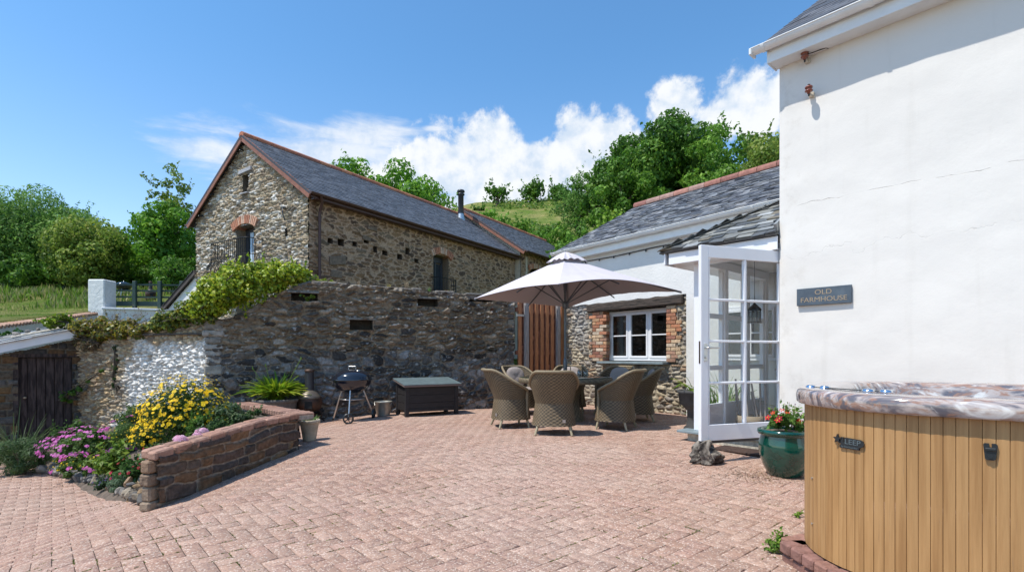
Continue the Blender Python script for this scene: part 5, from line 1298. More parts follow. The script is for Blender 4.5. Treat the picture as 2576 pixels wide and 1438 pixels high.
    mb = MB(); mb.prism([(-.017, -.03), (-.011, -.036), (.011, -.036), (.017, -.03), (.019, -.01), (.023, .028), (.018, .034), (.004, .034), (.004, .018), (-.004, .018), (-.004, .034), (-.018, .034), (-.023, .028), (-.019, -.01)], (.12-.42+.02, y0+.002, .79), (1, 0, 0), (0, 0, 1), (0, -1, 0), .016)
    mb.tube([(.12-.40, y0-.014, .768), (.12-.40, y0-.02, .768)], .007, 10); mb.box((.12-.40, y0-.016, .80), (.036, .010, .012), bev=.003); mb.build('cover_clip', M_blackplastic, t)
    for th, z in ((1.02, .52), (1.02, .27)):
        p, U, N = arcp(th, .001); mb = MB(); mb.tube([p+Z*z, p+Z*z+N*.004], .006, 10); mb.build('screw', M_steel, t)
    def toloc(X, Y): d = Vector((X, Y, 0))-C; return Vector((d.dot(f), d.dot(m), 0))
    for (X, Y) in ((1.80, 2.98), (1.87, 2.72), (1.76, 3.05), (1.92, 2.66)):
        p = toloc(X, Y); mb = MB(); mb.lathe([(.001, .014), (.018, .013), (.027, .008), (.03, 0)], (p.x, p.y, 1.008), 14); mb.build('valve_knob', M_chrome, t)
    a = toloc(1.76, 3.05); b = toloc(1.92, 2.66); mb = MB(); mb.bar((a.x, a.y, 1.009), (b.x, b.y, 1.009), .03, .004); mb.build('control_strip', M_blackplastic, t)
build_tub()
def build_tub_plinth():
    t = thing('brick_plinth', 'low red brick plinth under the hot tub', 'plinth', (2.4, 2.6, 0), 0); o = Vector((2.4, 2.6, 0)); rng = random.Random(3)
    pts = [(1.61, 3.04), (1.655, 2.5), (1.80, 2.12), (2.2, 1.72), (3.2, .9), (4.1, 2.0), (2.9, 3.6), (2.25, 3.3)]
    mb = MB(); mb.prism([(p[0]-o.x, p[1]-o.y) for p in pts], (0, 0, -.02), (1, 0, 0), (0, 1, 0), (0, 0, 1), .125, (.3, .24, .2))
    for a, b in zip(pts[-1:]+pts[:5], pts[:6]):
        a = Vector((a[0]-o.x, a[1]-o.y, 0)); b = Vector((b[0]-o.x, b[1]-o.y, 0)); d = (b-a); L = d.length; d.normalize(); nn = Vector((d.y, -d.x, 0)); s = 0
        while s < L:
            l = min(.1, L-s); c = tn(rng.choice([(.27, .14, .105), (.32, .17, .13), (.24, .125, .10)]), rng)
            mb.box(a+d*(s+l/2)+nn*-.03+Vector((0, 0, .083)), (l-.01, .16, .066), c, (d, nn, Vector((0, 0, 1))), bev=.01)
            mb.box(a+d*(s+l/2)+nn*-.04+Vector((0, 0, .018)), (l-.008, .15, .055), c, (d, nn, Vector((0, 0, 1))), bev=.01); s += l
    mb.build('brickwork', M_brick, t)
build_tub_plinth()

# ================================================================== WICKER CHAIRS
CUSH = Vector
def make_chair(label):
    t = thing('wicker_armchair', label, 'chair', (0, 0, 0), 0, 'wicker armchairs round the dining table')
    rng = np.random.RandomState(2)
    def prof(a, z):      # outline point for angle a (0 = back) at height z
        if z < .44: k = (z-.13)/.31; rx = .315-.05*k**.8; ry = .30-.045*k**.8
        else: k = (z-.44)/.45; rx = .265+.07*min(1, k*1.6); ry = .255+.05*min(1, k*1.4)
        lean = .13*max(0, (z-.44)/.45)**1.2*max(0, math.cos(a))
        e = .82; cx = math.copysign(abs(math.sin(a))**e, math.sin(a)); cy = math.copysign(abs(math.cos(a))**e, math.cos(a))
        return (rx*cx, -ry*cy-lean)
    def topz(a): 
        q = abs(a); return .62+.27*float(ss((2.05-q)/1.45))-.03*float(ss((q-1.9)/.3))
    amax = 2.2
    # skirt + shell in one woven surface; colour alternates with the weave
    def weave(nm, A, zf, nz, closed, par):
        V = []; Cc = []; nA = len(A); F = []
        for i, a in enumerate(A):
            zb, zt = zf(a)
            for j in range(nz+1):
                z = zb+(zt-zb)*j/nz; x, y = prof(a, z); s = 1 if (i//2+j//2) % 2 else -1; rad = math.hypot(x, y); o = .004*s*(1 if i % 2 == 0 else .3)
                V.append((x*(1+o/rad), y*(1+o/rad), z)); b = .72 if s > 0 else .22; f = b*(.8+.4*rng.rand())*.72; Cc.append((.37*f, .27*f, .155*f))
        for i in range(nA-1 if not closed else nA):
            for j in range(nz): F.append((i*(nz+1)+j, ((i+1) % nA)*(nz+1)+j, ((i+1) % nA)*(nz+1)+j+1, i*(nz+1)+j+1))
        return np_mesh(nm, V, F, M_wicker, par, np.array(Cc), smooth=False)
    A = np.linspace(-math.pi, math.pi, 121)[:-1]; weave('skirt', list(A), lambda a: (.13, .44), 26, True, t)
    A = np.linspace(-amax, amax, 121); weave('backrest', list(A), lambda a: (.44, topz(a)), 40, False, t)
    mb = MB(); pts = []
    for a in np.linspace(-amax, amax, 61):
        x, y = prof(a, topz(a)); pts.append((x*1.03, y*1.03, topz(a)))
    x, y = prof(amax, .5); fr = [(x*1.02, y+.02, z) for z in (.55, .48, .40, .3, .16)]; fl = [(-p[0], p[1], p[2]) for p in fr]
    mb.col = (.23, .18, .11); mb.tube(list(reversed(fl))+pts+fr, .021, 8); mb.build('rim', M_wicker, t)
    mb = MB(); mb.col = (.2, .16, .1); n = 40; ring = [prof(a, .43) for a in np.linspace(-math.pi, math.pi, n+1)[:-1]]; mb.add([(0, 0, .425)]+[(x, y, .425) for x, y in ring], [(0, 1+i, 1+(i+1) % n) for i in range(n)]); mb.build('seat', M_wicker, t)
    # seat cushion and back cushion
    def cushion(nm, R1, R2, th, M):
        V = []; F = []; nr, na = 8, 28
        for s in (1, -1):
            for i in range(nr+1):
                q = i/nr
                for k in range(na):
                    a = 2*math.pi*k/na; e = .8; cx = math.copysign(abs(math.cos(a))**e, math.cos(a)); cy = math.copysign(abs(math.sin(a))**e, math.sin(a))
                    z = s*th*(math.sqrt(max(0, 1-q**3)))*(1-.3*math.exp(-(q*4)**2))+.004*math.sin(a*6)*q
                    V.append(M @ Vector((R1*q*cx, R2*q*cy, z)))
        for s in (0, 1):
            b = s*(nr+1)*na
            for i in range(nr):
                for k in range(na): F.append((b+i*na+k, b+i*na+(k+1) % na, b+(i+1)*na+(k+1) % na, b+(i+1)*na+k))
        return np_mesh(nm, V, F, M_cush, t, smooth=True)
    cushion('seat_cushion', .235, .225, .035, Matrix.Translation((0, .0, .47)))
    cushion('back_cushion', .225, .2, .045, Matrix.Translation((0, -.235, .69)) @ Matrix.Rotation(R_(-75), 4, 'X'))
    for sx_, sy_ in ((-1, -1), (1, -1), (-1, 1), (1, 1)):
        mb = MB(); mb.col = (.34, .29, .19); mb.tube([(sx_*.2, sy_*.18, .2), (sx_*.255, sy_*(.25 if sy_ < 0 else .22), .004)], [.022, .017], 10); mb.build('leg', M_wicker, t)
    mb = MB(); x, y = prof(.42, .2); mb.box((x, y-.008, .205), (.045, .004, .045), None, ((math.cos(.35), math.sin(.35), 0), (-math.sin(.35), math.cos(.35), 0), (0, 0, 1))); mb.build('maker_tag', M_steel, t)
    return t
ch0 = make_chair('wicker armchair nearest the camera, seen squarely from behind')
TABLE = Vector((.914, 8.9, float(G(.914, 8.9))))
spots = [(.60, 7.42, (.1, 1), None),
         (-.02, 8.13, (.96, .29), 'leftmost wicker armchair, side on, in front of the stone wall'),
         (.22, 9.85, (.62, -.78), 'far left wicker armchair, its taupe cushion facing us before the timber gate'),
         (1.58, 7.92, (-.88, .48), 'wicker armchair just right of the nearest one, its curved back towards the door'),
         (2.12, 8.85, (-1, .05), 'rightmost wicker armchair, half hidden behind the one in front of it'),
         (1.12, 10.02, (-.15, -1), 'far wicker armchair just right of the parasol pole, only its back top showing'),
         (1.88, 9.72, (-.75, -.75), 'far wicker armchair under the left part of the window, dark rim showing')]
for i, (x, y, f, lb) in enumerate(spots):
    z = float(G(x, y)); rz = math.atan2(-f[0], f[1])
    if i == 0: ch0.location = (x, y, z); ch0.rotation_euler = (0, 0, rz)
    else: copy_tree(ch0, (x, y, z), rz, lb)

# ================================================================== TABLE, PARASOL
def build_table():
    t = thing('round_dining_table', 'round wicker dining table with glass top under the parasol', 'table', TABLE, 0)
    mb = MB(); mb.lathe([(.78, .0), (.785, .004), (.785, .008), (.78, .011), (.03, .011)], (0, 0, .738), 64); mb.build('glass_top', M_glasst, t)
    V = []; Cc = []; F = []; n = 180; pr = [(.3, .733), (.76, .733), (.795, .728), (.80, .70), (.80, .66), (.785, .645), (.6, .64), (.3, .64)]; rr = np.random.RandomState(3); m = len(pr)
    for i in range(n):
        a = 2*math.pi*i/n
        for j, (r, z) in enumerate(pr):
            s = 1 if (i//2+j) % 2 else -1; V.append(((r+.002*s)*math.cos(a), (r+.002*s)*math.sin(a), z)); f = (.6 if s > 0 else .38)*(.8+.4*rr.rand()); Cc.append((.33*f, .26*f, .16*f))
    for i in range(n):
        for j in range(m-1): F.append((i*m+j, ((i+1) % n)*m+j, ((i+1) % n)*m+j+1, i*m+j+1))
    np_mesh('top_frame', V, F, M_wicker, t, np.array(Cc))
    V = []; Cc = []; F = []; n = 90; m = 33
    for i in range(n):
        a = 2*math.pi*i/n
        for j in range(m):
            z = .0+.645*j/(m-1); r = .33-.10*math.sin(math.pi*j/(m-1))**1.5; s = 1 if (i//2+j//2) % 2 else -1; V.append(((r+.003*s)*math.cos(a), (r+.003*s)*math.sin(a), z)); f = (.55 if s > 0 else .33)*(.8+.4*rr.rand()); Cc.append((.36*f, .3*f, .19*f))
    for i in range(n):
        for j in range(m-1): F.append((i*m+j, ((i+1) % n)*m+j, ((i+1) % n)*m+j+1, i*m+j+1))
    np_mesh('pedestal', V, F, M_wicker, t, np.array(Cc))
build_table()
def build_glass():
    for (x, y, lb) in ((1.13, 8.68, 'clear glass tumbler on the table just right of the parasol pole'), (1.22, 8.6, 'second glass tumbler on the table, right of the other')):
        t = thing('tumbler', lb, 'glass', (x, y, TABLE.z+.7495), 0, 'glass tumblers on the table'); mb = MB()
        mb.lathe([(.001, .0), (.03, .0), (.036, .11), (.034, .11), (.028, .012), (.001, .012)], (0, 0, 0), 20); mb.build('bowl', mat_glass('tumbler_glass', (.9, .95, .95), 0, .12) if 'tumbler_glass' not in MATS else MATS['tumbler_glass'], t)
build_glass()
def build_umbrella():
    px, py = TABLE.x, TABLE.y; t = thing('parasol', 'square taupe-grey fabric parasol open over the round table', 'parasol', (px, py, TABLE.z), R_(0))
    zo = TABLE.z; c = Vector((.95, 9.05, 0))-Vector((px, py, 0)); co = []
    for (px_, py_, z) in ((1193, 751, 8.95), (1405, 714, 7.05), (1715, 733, 8.35), (1430, 772, 10.4)):
        co.append(Vector((at(px_, z)-px, z-py, H(py_, z)-zo)))
    apex = Vector((0, 0, 2.86-zo)); arch = [.07, .14, .10, .0]; V = []; F = []; ns, nr = 28, 20; Ct = (co[0]+co[1]+co[2]+co[3])/4
    r0 = .12
    for p in range(4):
        a, b = co[p], co[(p+1) % 4]; base = len(V)
        for i in range(ns+1):
            s = i/ns; e = a.lerp(b, s); bow = 4*s*(1-s); e = e+(Vector((0, 0, 1))*arch[p])*bow; e = e+(Vector((px*0, 0, 0))); inn = (Vector((0, 0, e.z))-e); inn.z = 0; e = e+inn*.09*bow
            for j in range(nr+1):
                r = r0+(1-r0)*j/nr; q = apex.lerp(e, r); q.z += -.035*math.sin(math.pi*r)*bow; q.z += .006*math.sin(s*37+p)*r*bow
                V.append(q)
        for i in range(ns):
            for j in range(nr): F.append((base+i*(nr+1)+j, base+(i+1)*(nr+1)+j, base+(i+1)*(nr+1)+j+1, base+i*(nr+1)+j+1))
    cp = np_mesh('canopy', [tuple(v) for v in V], F, M_canvas, t, smooth=True)
    np_mesh('shaded_underside', [(v[0]*.997, v[1]*.997, v[2]-.006) for v in V], F, mat('shaded_canvas', (.42, .355, .36), .9), cp, smooth=True)  # darker skin of the same cloth; paints the canopy's underside shade into the colour
    mb = MB()
    for p in range(4):      # hem and corner pocket
        a, b = co[p], co[(p+1) % 4]; pts = []
        for i in range(ns+1):
            s = i/ns; bow = 4*s*(1-s); e = a.lerp(b, s)+Vector((0, 0, 1))*arch[p]*bow; inn = Vector((-e.x, -e.y, 0)); pts.append(e+inn*.09*bow)
        mb.tube(pts, .006, 5)
    mb.build('hem', M_canvas, cp)
    # vent cap with frilled edge
    V = []; F = []; top = apex+Vector((0, 0, .10)); 
    for p in range(4):
        a, b = co[p]*.21, co[(p+1) % 4]*.21; base = len(V)
        za = apex.lerp(co[p], .21).z+.05; zb = apex.lerp(co[(p+1) % 4], .21).z+.05
        for i in range(17):
            s = i/16; e = a.lerp(b, s); bow = 4*s*(1-s); e.z = za+(zb-za)*s+.035*bow+.012*math.sin(s*20+p*2); e.x *= 1-.1*bow; e.y *= 1-.1*bow
            for j in range(7):
                r = j/6; q = top.lerp(e, r); q.z += .02*math.sin(math.pi*r); V.append(q)
            
        for i in range(16):
            for j in range(6): F.append((base+i*7+j, base+(i+1)*7+j, base+(i+1)*7+j+1, base+i*7+j+1))
    np_mesh('vent_cap', [tuple(v) for v in V], F, M_canvas, cp, smooth=True)
    mb = MB(); mb.tube([(0, 0, .0), (0, 0, 2.8-zo)], .021, 14); mb.lathe([(.021, .72), (.033, .74), (.035, 1.0), (.028, 1.05), (.021, 1.06)], (0, 0, 0), 14); mb.lathe([(.03, 2.8-zo), (.018, 2.96-zo), (.001, 2.985-zo)], (0, 0, 0), 12); mb.build('pole', M_pole, t)
    mb = MB(); mb.tube([(.03, -.02, .93), (.07, -.04, .93), (.085, -.05, .9), (.085, -.05, .84)], .007, 6); mb.build('crank', M_blackplastic, t)
    hubz = 1.98; 
    mb = MB(); mb.lathe([(.021, hubz-.08), (.045, hubz-.05), (.05, hubz), (.045, hubz+.04), (.021, hubz+.06)], (0, 0, 0), 14); mb.build('runner', M_pole, t)
    for p in range(4):
        mb = MB(); d = co[p]; ap = apex-Vector((0, 0, .03)); mb.bar(ap-Vector((0, 0, .04)), d-Vector((0, 0, .02)), .014, .02); r = mb.build('rib', M_pole, t)
        mb = MB(); mb.bar(Vector((0, 0, hubz)), ap.lerp(d, .47)-Vector((0, 0, .02)), .012, .018); mb.build('strut', M_pole, r)
        mb = MB(); e = (co[p]+co[(p+1) % 4])/2; e.z += arch[p]; e2 = Vector((e.x*.91, e.y*.91, e.z-.012)); mb.bar(ap-Vector((0, 0, .04)), e2-Vector((0, 0, .05)), .012, .018); r = mb.build('rib', M_pole, t)
        mb = MB(); mb.bar(Vector((0, 0, hubz)), ap.lerp(e2, .47)-Vector((0, 0, .04)), .012, .018); mb.build('strut', M_pole, r)
    mb = MB(); mb.lathe([(.001, .001), (.26, .001), (.26, .03), (.22, .06), (.04, .07), (.03, .3), (.022, .3)], (0, 0, 0), 24); mb.build('base', M_blackplastic, t)
build_umbrella()

# ================================================================== BARBECUE, CHIMINEA, TRUNK, BUCKET
def build_bbq():
    t = thing('kettle_barbecue', 'black kettle barbecue on three steel legs before the stone wall', 'barbecue', (-2.78, 9.02, float(G(-2.78, 9.02))), R_(0), 'kettle barbecues')
    R0 = .31; ez = .675
    mb = MB(); mb.lathe([(R0*math.sin(a), ez-.215*math.cos(a)) for a in np.linspace(.05, math.pi/2, 12)]+[(R0+.004, ez+.008)], (0, 0, 0), 40); mb.build('bowl', M_enamel, t)
    mb = MB(); mb.lathe([(R0+.012, ez+.004), (R0+.014, ez+.018), (R0+.004, ez+.03)]+[(R0*math.cos(a), ez+.03+.155*math.sin(a)) for a in np.linspace(.12, math.pi/2-.01, 12)], (0, 0, 0), 40); lid = mb.build('lid', M_enamel, t)
    z = ez+.185; mb = MB(); mb.tube([(-.06, 0, z-.005), (-.06, 0, z+.035), (.06, 0, z+.035), (.06, 0, z-.005)], .006, 6); mb.tube([(-.055, 0, z+.042), (.055, 0, z+.042)], .013, 10); mb.build('lid_handle', M_alu, lid)
    mb = MB(); mb.lathe([(.001, .01), (.035, .008), (.037, 0)], (.13, -.09, z-.025), 14); mb.build('damper', M_alu, lid)
    mb = MB(); mb.tube([(-.3, -.02, ez-.03), (-.37, -.03, ez-.02), (-.37, .1, ez-.02), (-.3, .1, ez-.03)], .007, 6); mb.build('side_handle', M_blackplastic, t)
    feet = [(-.36, .12, 'foot'), (.06, -.38, 'wheel'), (.27, .3, 'wheel')]
    for (x, y, k) in feet:
        d = Vector((x, y, 0)); u = d.normalized(); zz = .02 if k == 'foot' else .09; mb = MB(); mb.tube([Vector((u.x*.19, u.y*.19, ez-.12)), Vector((x, y, zz))], .0125, 10); lg = mb.build('leg', M_alu, t)
        if k == 'foot': mb = MB(); mb.tube([(x*.99, y*.99, .04), (x*1.01, y*1.01, 0)], .016, 10); mb.build('foot_cap', M_blackplastic, lg)
    ax = Vector((.21, .68, 0)).normalized(); sd = Vector((ax.y, -ax.x, 0))
    for (x, y) in ((.06, -.40), (.27, .32)):
        mb = MB(); Z = Vector((0, 0, 1)); c = Vector((x, y, .085)); n = 24; nn = Vector((1, 0, .0)) if y < 0 else Vector((1, .1, 0)).normalized(); nn = Vector((.35, -.94, 0)) if y < 0 else nn; uu = Vector((-nn.y, nn.x, 0)); vs = []
        for r, o in ((.085, -.02), (.085, .02), (.06, .024), (.06, -.024), (.085, -.02)): vs += [c+uu*math.cos(2*math.pi*k/n)*r+Z*math.sin(2*math.pi*k/n)*r+nn*o for k in range(n)]
        mb.add(vs, [(i*n+k, i*n+(k+1) % n, (i+1)*n+(k+1) % n, (i+1)*n+k) for i in range(4) for k in range(n)], None, True)
        mb.tube([c-nn*.02, c+nn*.02], .022, 12)
        for k in range(5): a = 2*math.pi*k/5; mb.bar(c, c+uu*math.cos(a)*.062+Z*math.sin(a)*.062, .014, .02, up=nn)
        mb.build('wheel', M_blackplastic, t)
    mb = MB(); mb.lathe([(.001, .36), (.2, .36), (.205, .375), (.2, .37), (.001, .365)], (0, 0, 0), 28); mb.build('ash_tray', M_alu, t)
    return t
bbq = build_bbq(); bbq.scale = (1.04, 1.04, 1.05)
def t_xy(px, z): return Vector((at(px, z), z, float(T(at(px, z), z))))
q = t_xy(311, 21.6); q.z = H(757, 21.6); b2 = copy_tree(bbq, q, 2.2, 'far dark blue kettle barbecue on the terrace lawn behind the green railing'); b2.scale = (.93, .93, .93)
def build_chiminea():
    p = gp(772, 1064); t = thing('chiminea', 'black iron chiminea with pot belly and short chimney by the leafy planter', 'chiminea', (p.x, p.y+.12, p.z), 0, 'chimineas')
    mb = MB(); mb.lathe([(.05, .19), (.13, .2), (.19, .25), (.215, .33), (.21, .40), (.20, .43)], (0, 0, 0), 28); bd = mb.build('belly', M_rust, t)
    mb = MB(); mb.lathe([(.208, .43), (.21, .445), (.19, .47), (.14, .53), (.1, .56), (.085, .57)], (0, 0, 0), 28); mb.build('shoulder', mat('bronze_iron', (.13, .105, .08), .42, metal=.4, var=.3, vscale=5), t)
    mb = MB(); mb.lathe([(.082, .56), (.078, .60), (.072, .88), (.075, .9)], (0, 0, 0), 20); mb.build('chimney', mat('dark_mesh_iron', (.045, .045, .05), .5, metal=.4), t)
    mb = MB(); mb.lathe([(.078, .89), (.085, .90), (.082, .925), (.05, .945), (.001, .95)], (0, 0, 0), 20); mb.build('cap', M_rust, t)
    for k in range(3):
        a = k*2.1+.5; mb = MB(); c, s = math.cos(a), math.sin(a); mb.tube([(.12*c, .12*s, .24), (.2*c, .2*s, .16), (.2*c, .2*s, .06), (.25*c, .25*s, 0.012)], .012, 8); mb.build('leg', M_rust, t)
    mb = MB(); mb.lathe([(.2, .12), (.215, .12), (.215, .14), (.2, .14), (.2, .12)], (0, 0, 0), 24); mb.build('stand_ring', M_rust, t)
    mb = MB(); mb.box((.06, -.205, .32), (.13, .02, .13), bev=.01); mb.build('door', M_dark, bd)
    return t
chm = build_chiminea()
q = t_xy(379, 21.0); q.z = H(759, 21.0); c2 = copy_tree(chm, q, .5, 'small far dark chiminea on the terrace lawn behind the green railing'); c2.scale = (.88, .88, .88)

def build_trunk():
    fl, fr, bk = gp(1020, 1049), gp(1153.5, 1040.5), gp(1003, 1040.5); U = (fr-fl); w_ = U.length; U.z = 0; U.normalize(); ang = math.atan2(U.y, U.x)
    t = thing('storage_chest', 'long black timber storage chest with flat grey lid against the stone wall', 'chest', (fl.x, fl.y, fl.z), ang)
    D = .56; Hh = .55; mb = MB()
    for x in (.035, w_-.035):
        for y in (.035, D-.035): mb.box((x, y, Hh/2), (.07, .07, Hh), bev=.005); mb.cut()
    mb.build_each('leg', M_blackwood, t)
    mb = MB(); n = 3; z0 = .10; hh = (Hh-.12)/n
    for i in range(n):
        z = z0+hh*(i+.5)
        mb.box((w_/2, .022, z), (w_-.14, .018, hh-.004), bev=.002); mb.box((w_/2, D-.022, z), (w_-.14, .018, hh-.004)); 
        for x in (.022, w_-.022): mb.box((x, D/2, z), (.018, D-.14, hh-.01), bev=.002)
    mb.box((w_/2, .012, .11), (w_-.14, .03, .05)); mb.box((w_/2, D-.022, Hh+.04), (w_-.14, .018, .12))
    for x in (.022, w_-.022): mb.prism([(.07, 0), (D-.04, 0), (D-.04, .1), (.07, .0)], (x-.009, 0, Hh-.02), (0, 1, 0), (0, 0, 1), (1, 0, 0), .018)
    mb.build('side_planks', M_blackwood, t)
    mb = MB(); ta = .15; axl = ((1, 0, 0), (0, 1, ta), (0, -ta, 1)); mb.box((w_/2, D/2-.01, Hh+.075), (w_+.09, D+.1, .012), ax=axl, bev=.003); l = mb.build('lid', mat('grey_green_felt', (.10, .135, .14), .55, var=.2, vscale=8), t)
    mb = MB(); mb.box((w_/2, D/2-.01, Hh+.052), (w_+.08, D+.09, .034), ax=axl, bev=.003); mb.build('lid_edge', mat('brown_lid_edge', (.17, .13, .12), .6), l)
build_trunk()
def build_bucket():
    p = gp(964, 1045); t = thing('metal_bucket', 'small tapered galvanised bucket between the barbecue and the black chest', 'bucket', p, 0)
    mb = MB(); mb.lathe([(.001, .005), (.115, .003), (.118, .01), (.158, .255), (.164, .26), (.160, .267), (.154, .258), (.115, .02), (.001, .02)], (0, 0, 0), 28); mb.build('pail', mat('dull_tin', (.36, .35, .31), .45, metal=.6, var=.3, vscale=6), t)
    mb = MB(); mb.tube([(.162*math.cos(a), .162*math.sin(a)*.35-.155*math.sin(a), .25-.1*math.sin(a)) for a in np.linspace(0, math.pi, 14)], .004, 6); mb.build('handle', M_steel, t)
build_bucket()

# ================================================================== POTS (vessels)
def pot(name, label, p, prof, m, soil_r, soil_z, seg=36, group=None, cat='plant pot'):
    t = thing(name, label, cat, p, 0, group); mb = MB(); mb.lathe(prof, (0, 0, 0), seg); mb.build('vessel', m, t)
    mb = MB(); mb.lathe([(.001, 0), (soil_r, 0)], (0, 0, soil_z), 24); mb.build('soil', M_soil, t); return t
pg = gp(771, 1111); pg.y += .1
small_pot = pot('stone_plant_pot', 'small weathered stone pot at the end of the low bed wall', pg, [(.001, .0), (.082, .0), (.085, .02), (.10, .12), (.118, .22), (.12, .235), (.135, .24), (.138, .275), (.13, .285), (.115, .28), (.11, .25)], M_terracpot, .113, .262)
gg = Vector((at(1974, 5.12), 5.12, 0)); gg.z = float(G(gg.x, gg.y))
green_pot = pot('green_glazed_pot', 'large glossy dark green glazed pot beside the hot tub', gg, [(.001, 0), (.145, 0), (.155, .01), (.20, .1), (.235, .22), (.235, .32), (.215, .39), (.215, .40), (.24, .405), (.25, .425), (.245, .45), (.225, .455), (.205, .44), (.2, .4)], M_glazed, .205, .425, 48)
ag = Vector((-4.0, 8.75, 0)); ag.x = at(694, 8.95); ag.y = 8.95; ag.z = float(G(ag.x, ag.y))
aga_pot = pot('ribbed_planter', 'wide ribbed grey barrel planter behind the low bed wall', ag, [(.001, 0), (.27, 0), (.28, .02), (.32, .2), (.345, .36), (.35, .38), (.37, .385), (.375, .43), (.36, .44), (.34, .43), (.33, .4)], mat('grey_ribbed_pot', (.12, .11, .10), .85, var=.3, vscale=30, stretch=(1, 1, .1), bump=.6, bscale=60), .33, .40)
ip = pl(-.42, .75, 0); ip.z = float(G(ip.x, ip.y))
iron_urn = pot('dark_planter', 'narrow dark planter in the gap between the stone wall and the porch', ip, [(.001, 0), (.14, 0), (.14, .05), (.09, .1), (.09, .3), (.13, .34), (.2, .42), (.21, .55), (.23, .56), (.23, .6), (.2, .6), (.19, .5)], mat('dark_stone', (.05, .05, .05), .8, var=.3), .19, .56)

def build_log():
    p = gp(1789, 1168); t = thing('driftwood_block', 'gnarled grey driftwood stump propping the open porch door', 'driftwood', (p.x, p.y+.06, p.z), .2); rng = np.random.RandomState(8)
    bm = bmesh.new(); bmesh.ops.create_icosphere(bm, subdivisions=5, radius=1); V = np.array([v.co for v in bm.verts]); F = np.array([[v.index for v in f.verts] for f in bm.faces]); bm.free()
    a = np.arctan2(V[:, 1], V[:, 0]); d = 1+.6*(fbm(V[:, 0]*1.5+3, V[:, 2]*1.5+5, 3)-.5)*2+.12*np.sin(a*9+V[:, 2]*4)*(1-V[:, 2]**2)+.16*(fbm(a*5, V[:, 2]*2, 9)-.5)
    P = V*d[:, None]; x = P[:, 0]*.145+.035*P[:, 2]; y = P[:, 1]*.1; z = .115+P[:, 2]*.115; x = x+.02*np.sin(a*7+z*25); z = z+.02*np.sin(a*5+1)
    sk = np.clip(1-z/.25, 0, 1); x = x*(.65+.75*sk)+.02*np.sin(z*30); z = np.maximum(z, .004)*(.8+.35*np.clip(-P[:, 0]+.3, 0, 1)); np_mesh('stump', np.stack([x, y, z], 1), F, M_drift, t, smooth=True)
build_log()

# things inside and at the porch
def build_porch_things():
    t = thing('grey_cabinet', 'small taupe two-drawer cabinet seen through the door glass in the porch', 'cabinet', pl(.86, 1.25, .22), TH)
    mb = MB(); mb.box((0, 0, .38), (.42, .5, .76), bev=.005); mb.box((0, 0, .775), (.46, .54, .03), bev=.005)
    for z in (.22, .54): mb.box((-.215, 0, z), (.015, .44, .27), bev=.004); mb.box((0, -.255, z), (.36, .015, .27), bev=.004)
    mb.build('carcass', mat('taupe_paint', (.34, .3, .27), .6), t)
    for z in (.22, .54): mb = MB(); mb.box((0, -.27, z), (.1, .015, .02)); mb.build('handle', M_steel, t)
    rng = random.Random(5); t = thing('stick_rack', 'bundle of grey slanting sticks leaning behind the door glass', 'sticks', pl(.42, .75, .22), TH, None)
    mb = MB()
    for k in range(9): x = -.2+.05*k; mb.tube([(x, rng.uniform(-.08, .08), 0), (x-.06+rng.uniform(-.03, .03), rng.uniform(-.05, .1), .45+rng.uniform(0, .2))], .012, 6)
    mb.build('sticks', mat('grey_stick', (.22, .2, .19), .8), t)
    mb = MB(); mb.lathe([(.001, .0), (.16, 0), (.17, .16), (.165, .16), (.15, .01)], (-.02, 0, 0), 20); mb.build('basket', mat('basket', (.25, .2, .14), .8), t)
    t = thing('hanging_lantern', 'small dark lantern hanging inside the glazed porch', 'lantern', pl(.4, .9, 1.72), TH); mb = MB(); mb.box((0, 0, .09), (.13, .13, .02)); mb.box((0, 0, -.08), (.13, .13, .02))
    for sx_ in (-.055, .055):
        for sy_ in (-.055, .055): mb.box((sx_, sy_, 0), (.012, .012, .17))
    mb.lathe([(.09, .1), (.02, .17), (.004, .19), (.004, .77)], (0, 0, 0), 8); mb.build('frame', M_iron, t); mb = MB(); mb.box((0, 0, 0), (.1, .1, .14)); mb.build('glass', M_glassd, t)
    p = gp(1850, 1133); t = thing('doormat', 'dark brown doormat in front of the porch step', 'doormat', (p.x+.05, p.y, p.z+.004), TH); mb = MB(); mb.box((.12, .02, .008), (.75, .42, .016), bev=.005); mb.build('mat', mat('coir', (.07, .04, .03), .95, var=.4, vscale=30, bump=1, bscale=90), t)
build_porch_things()
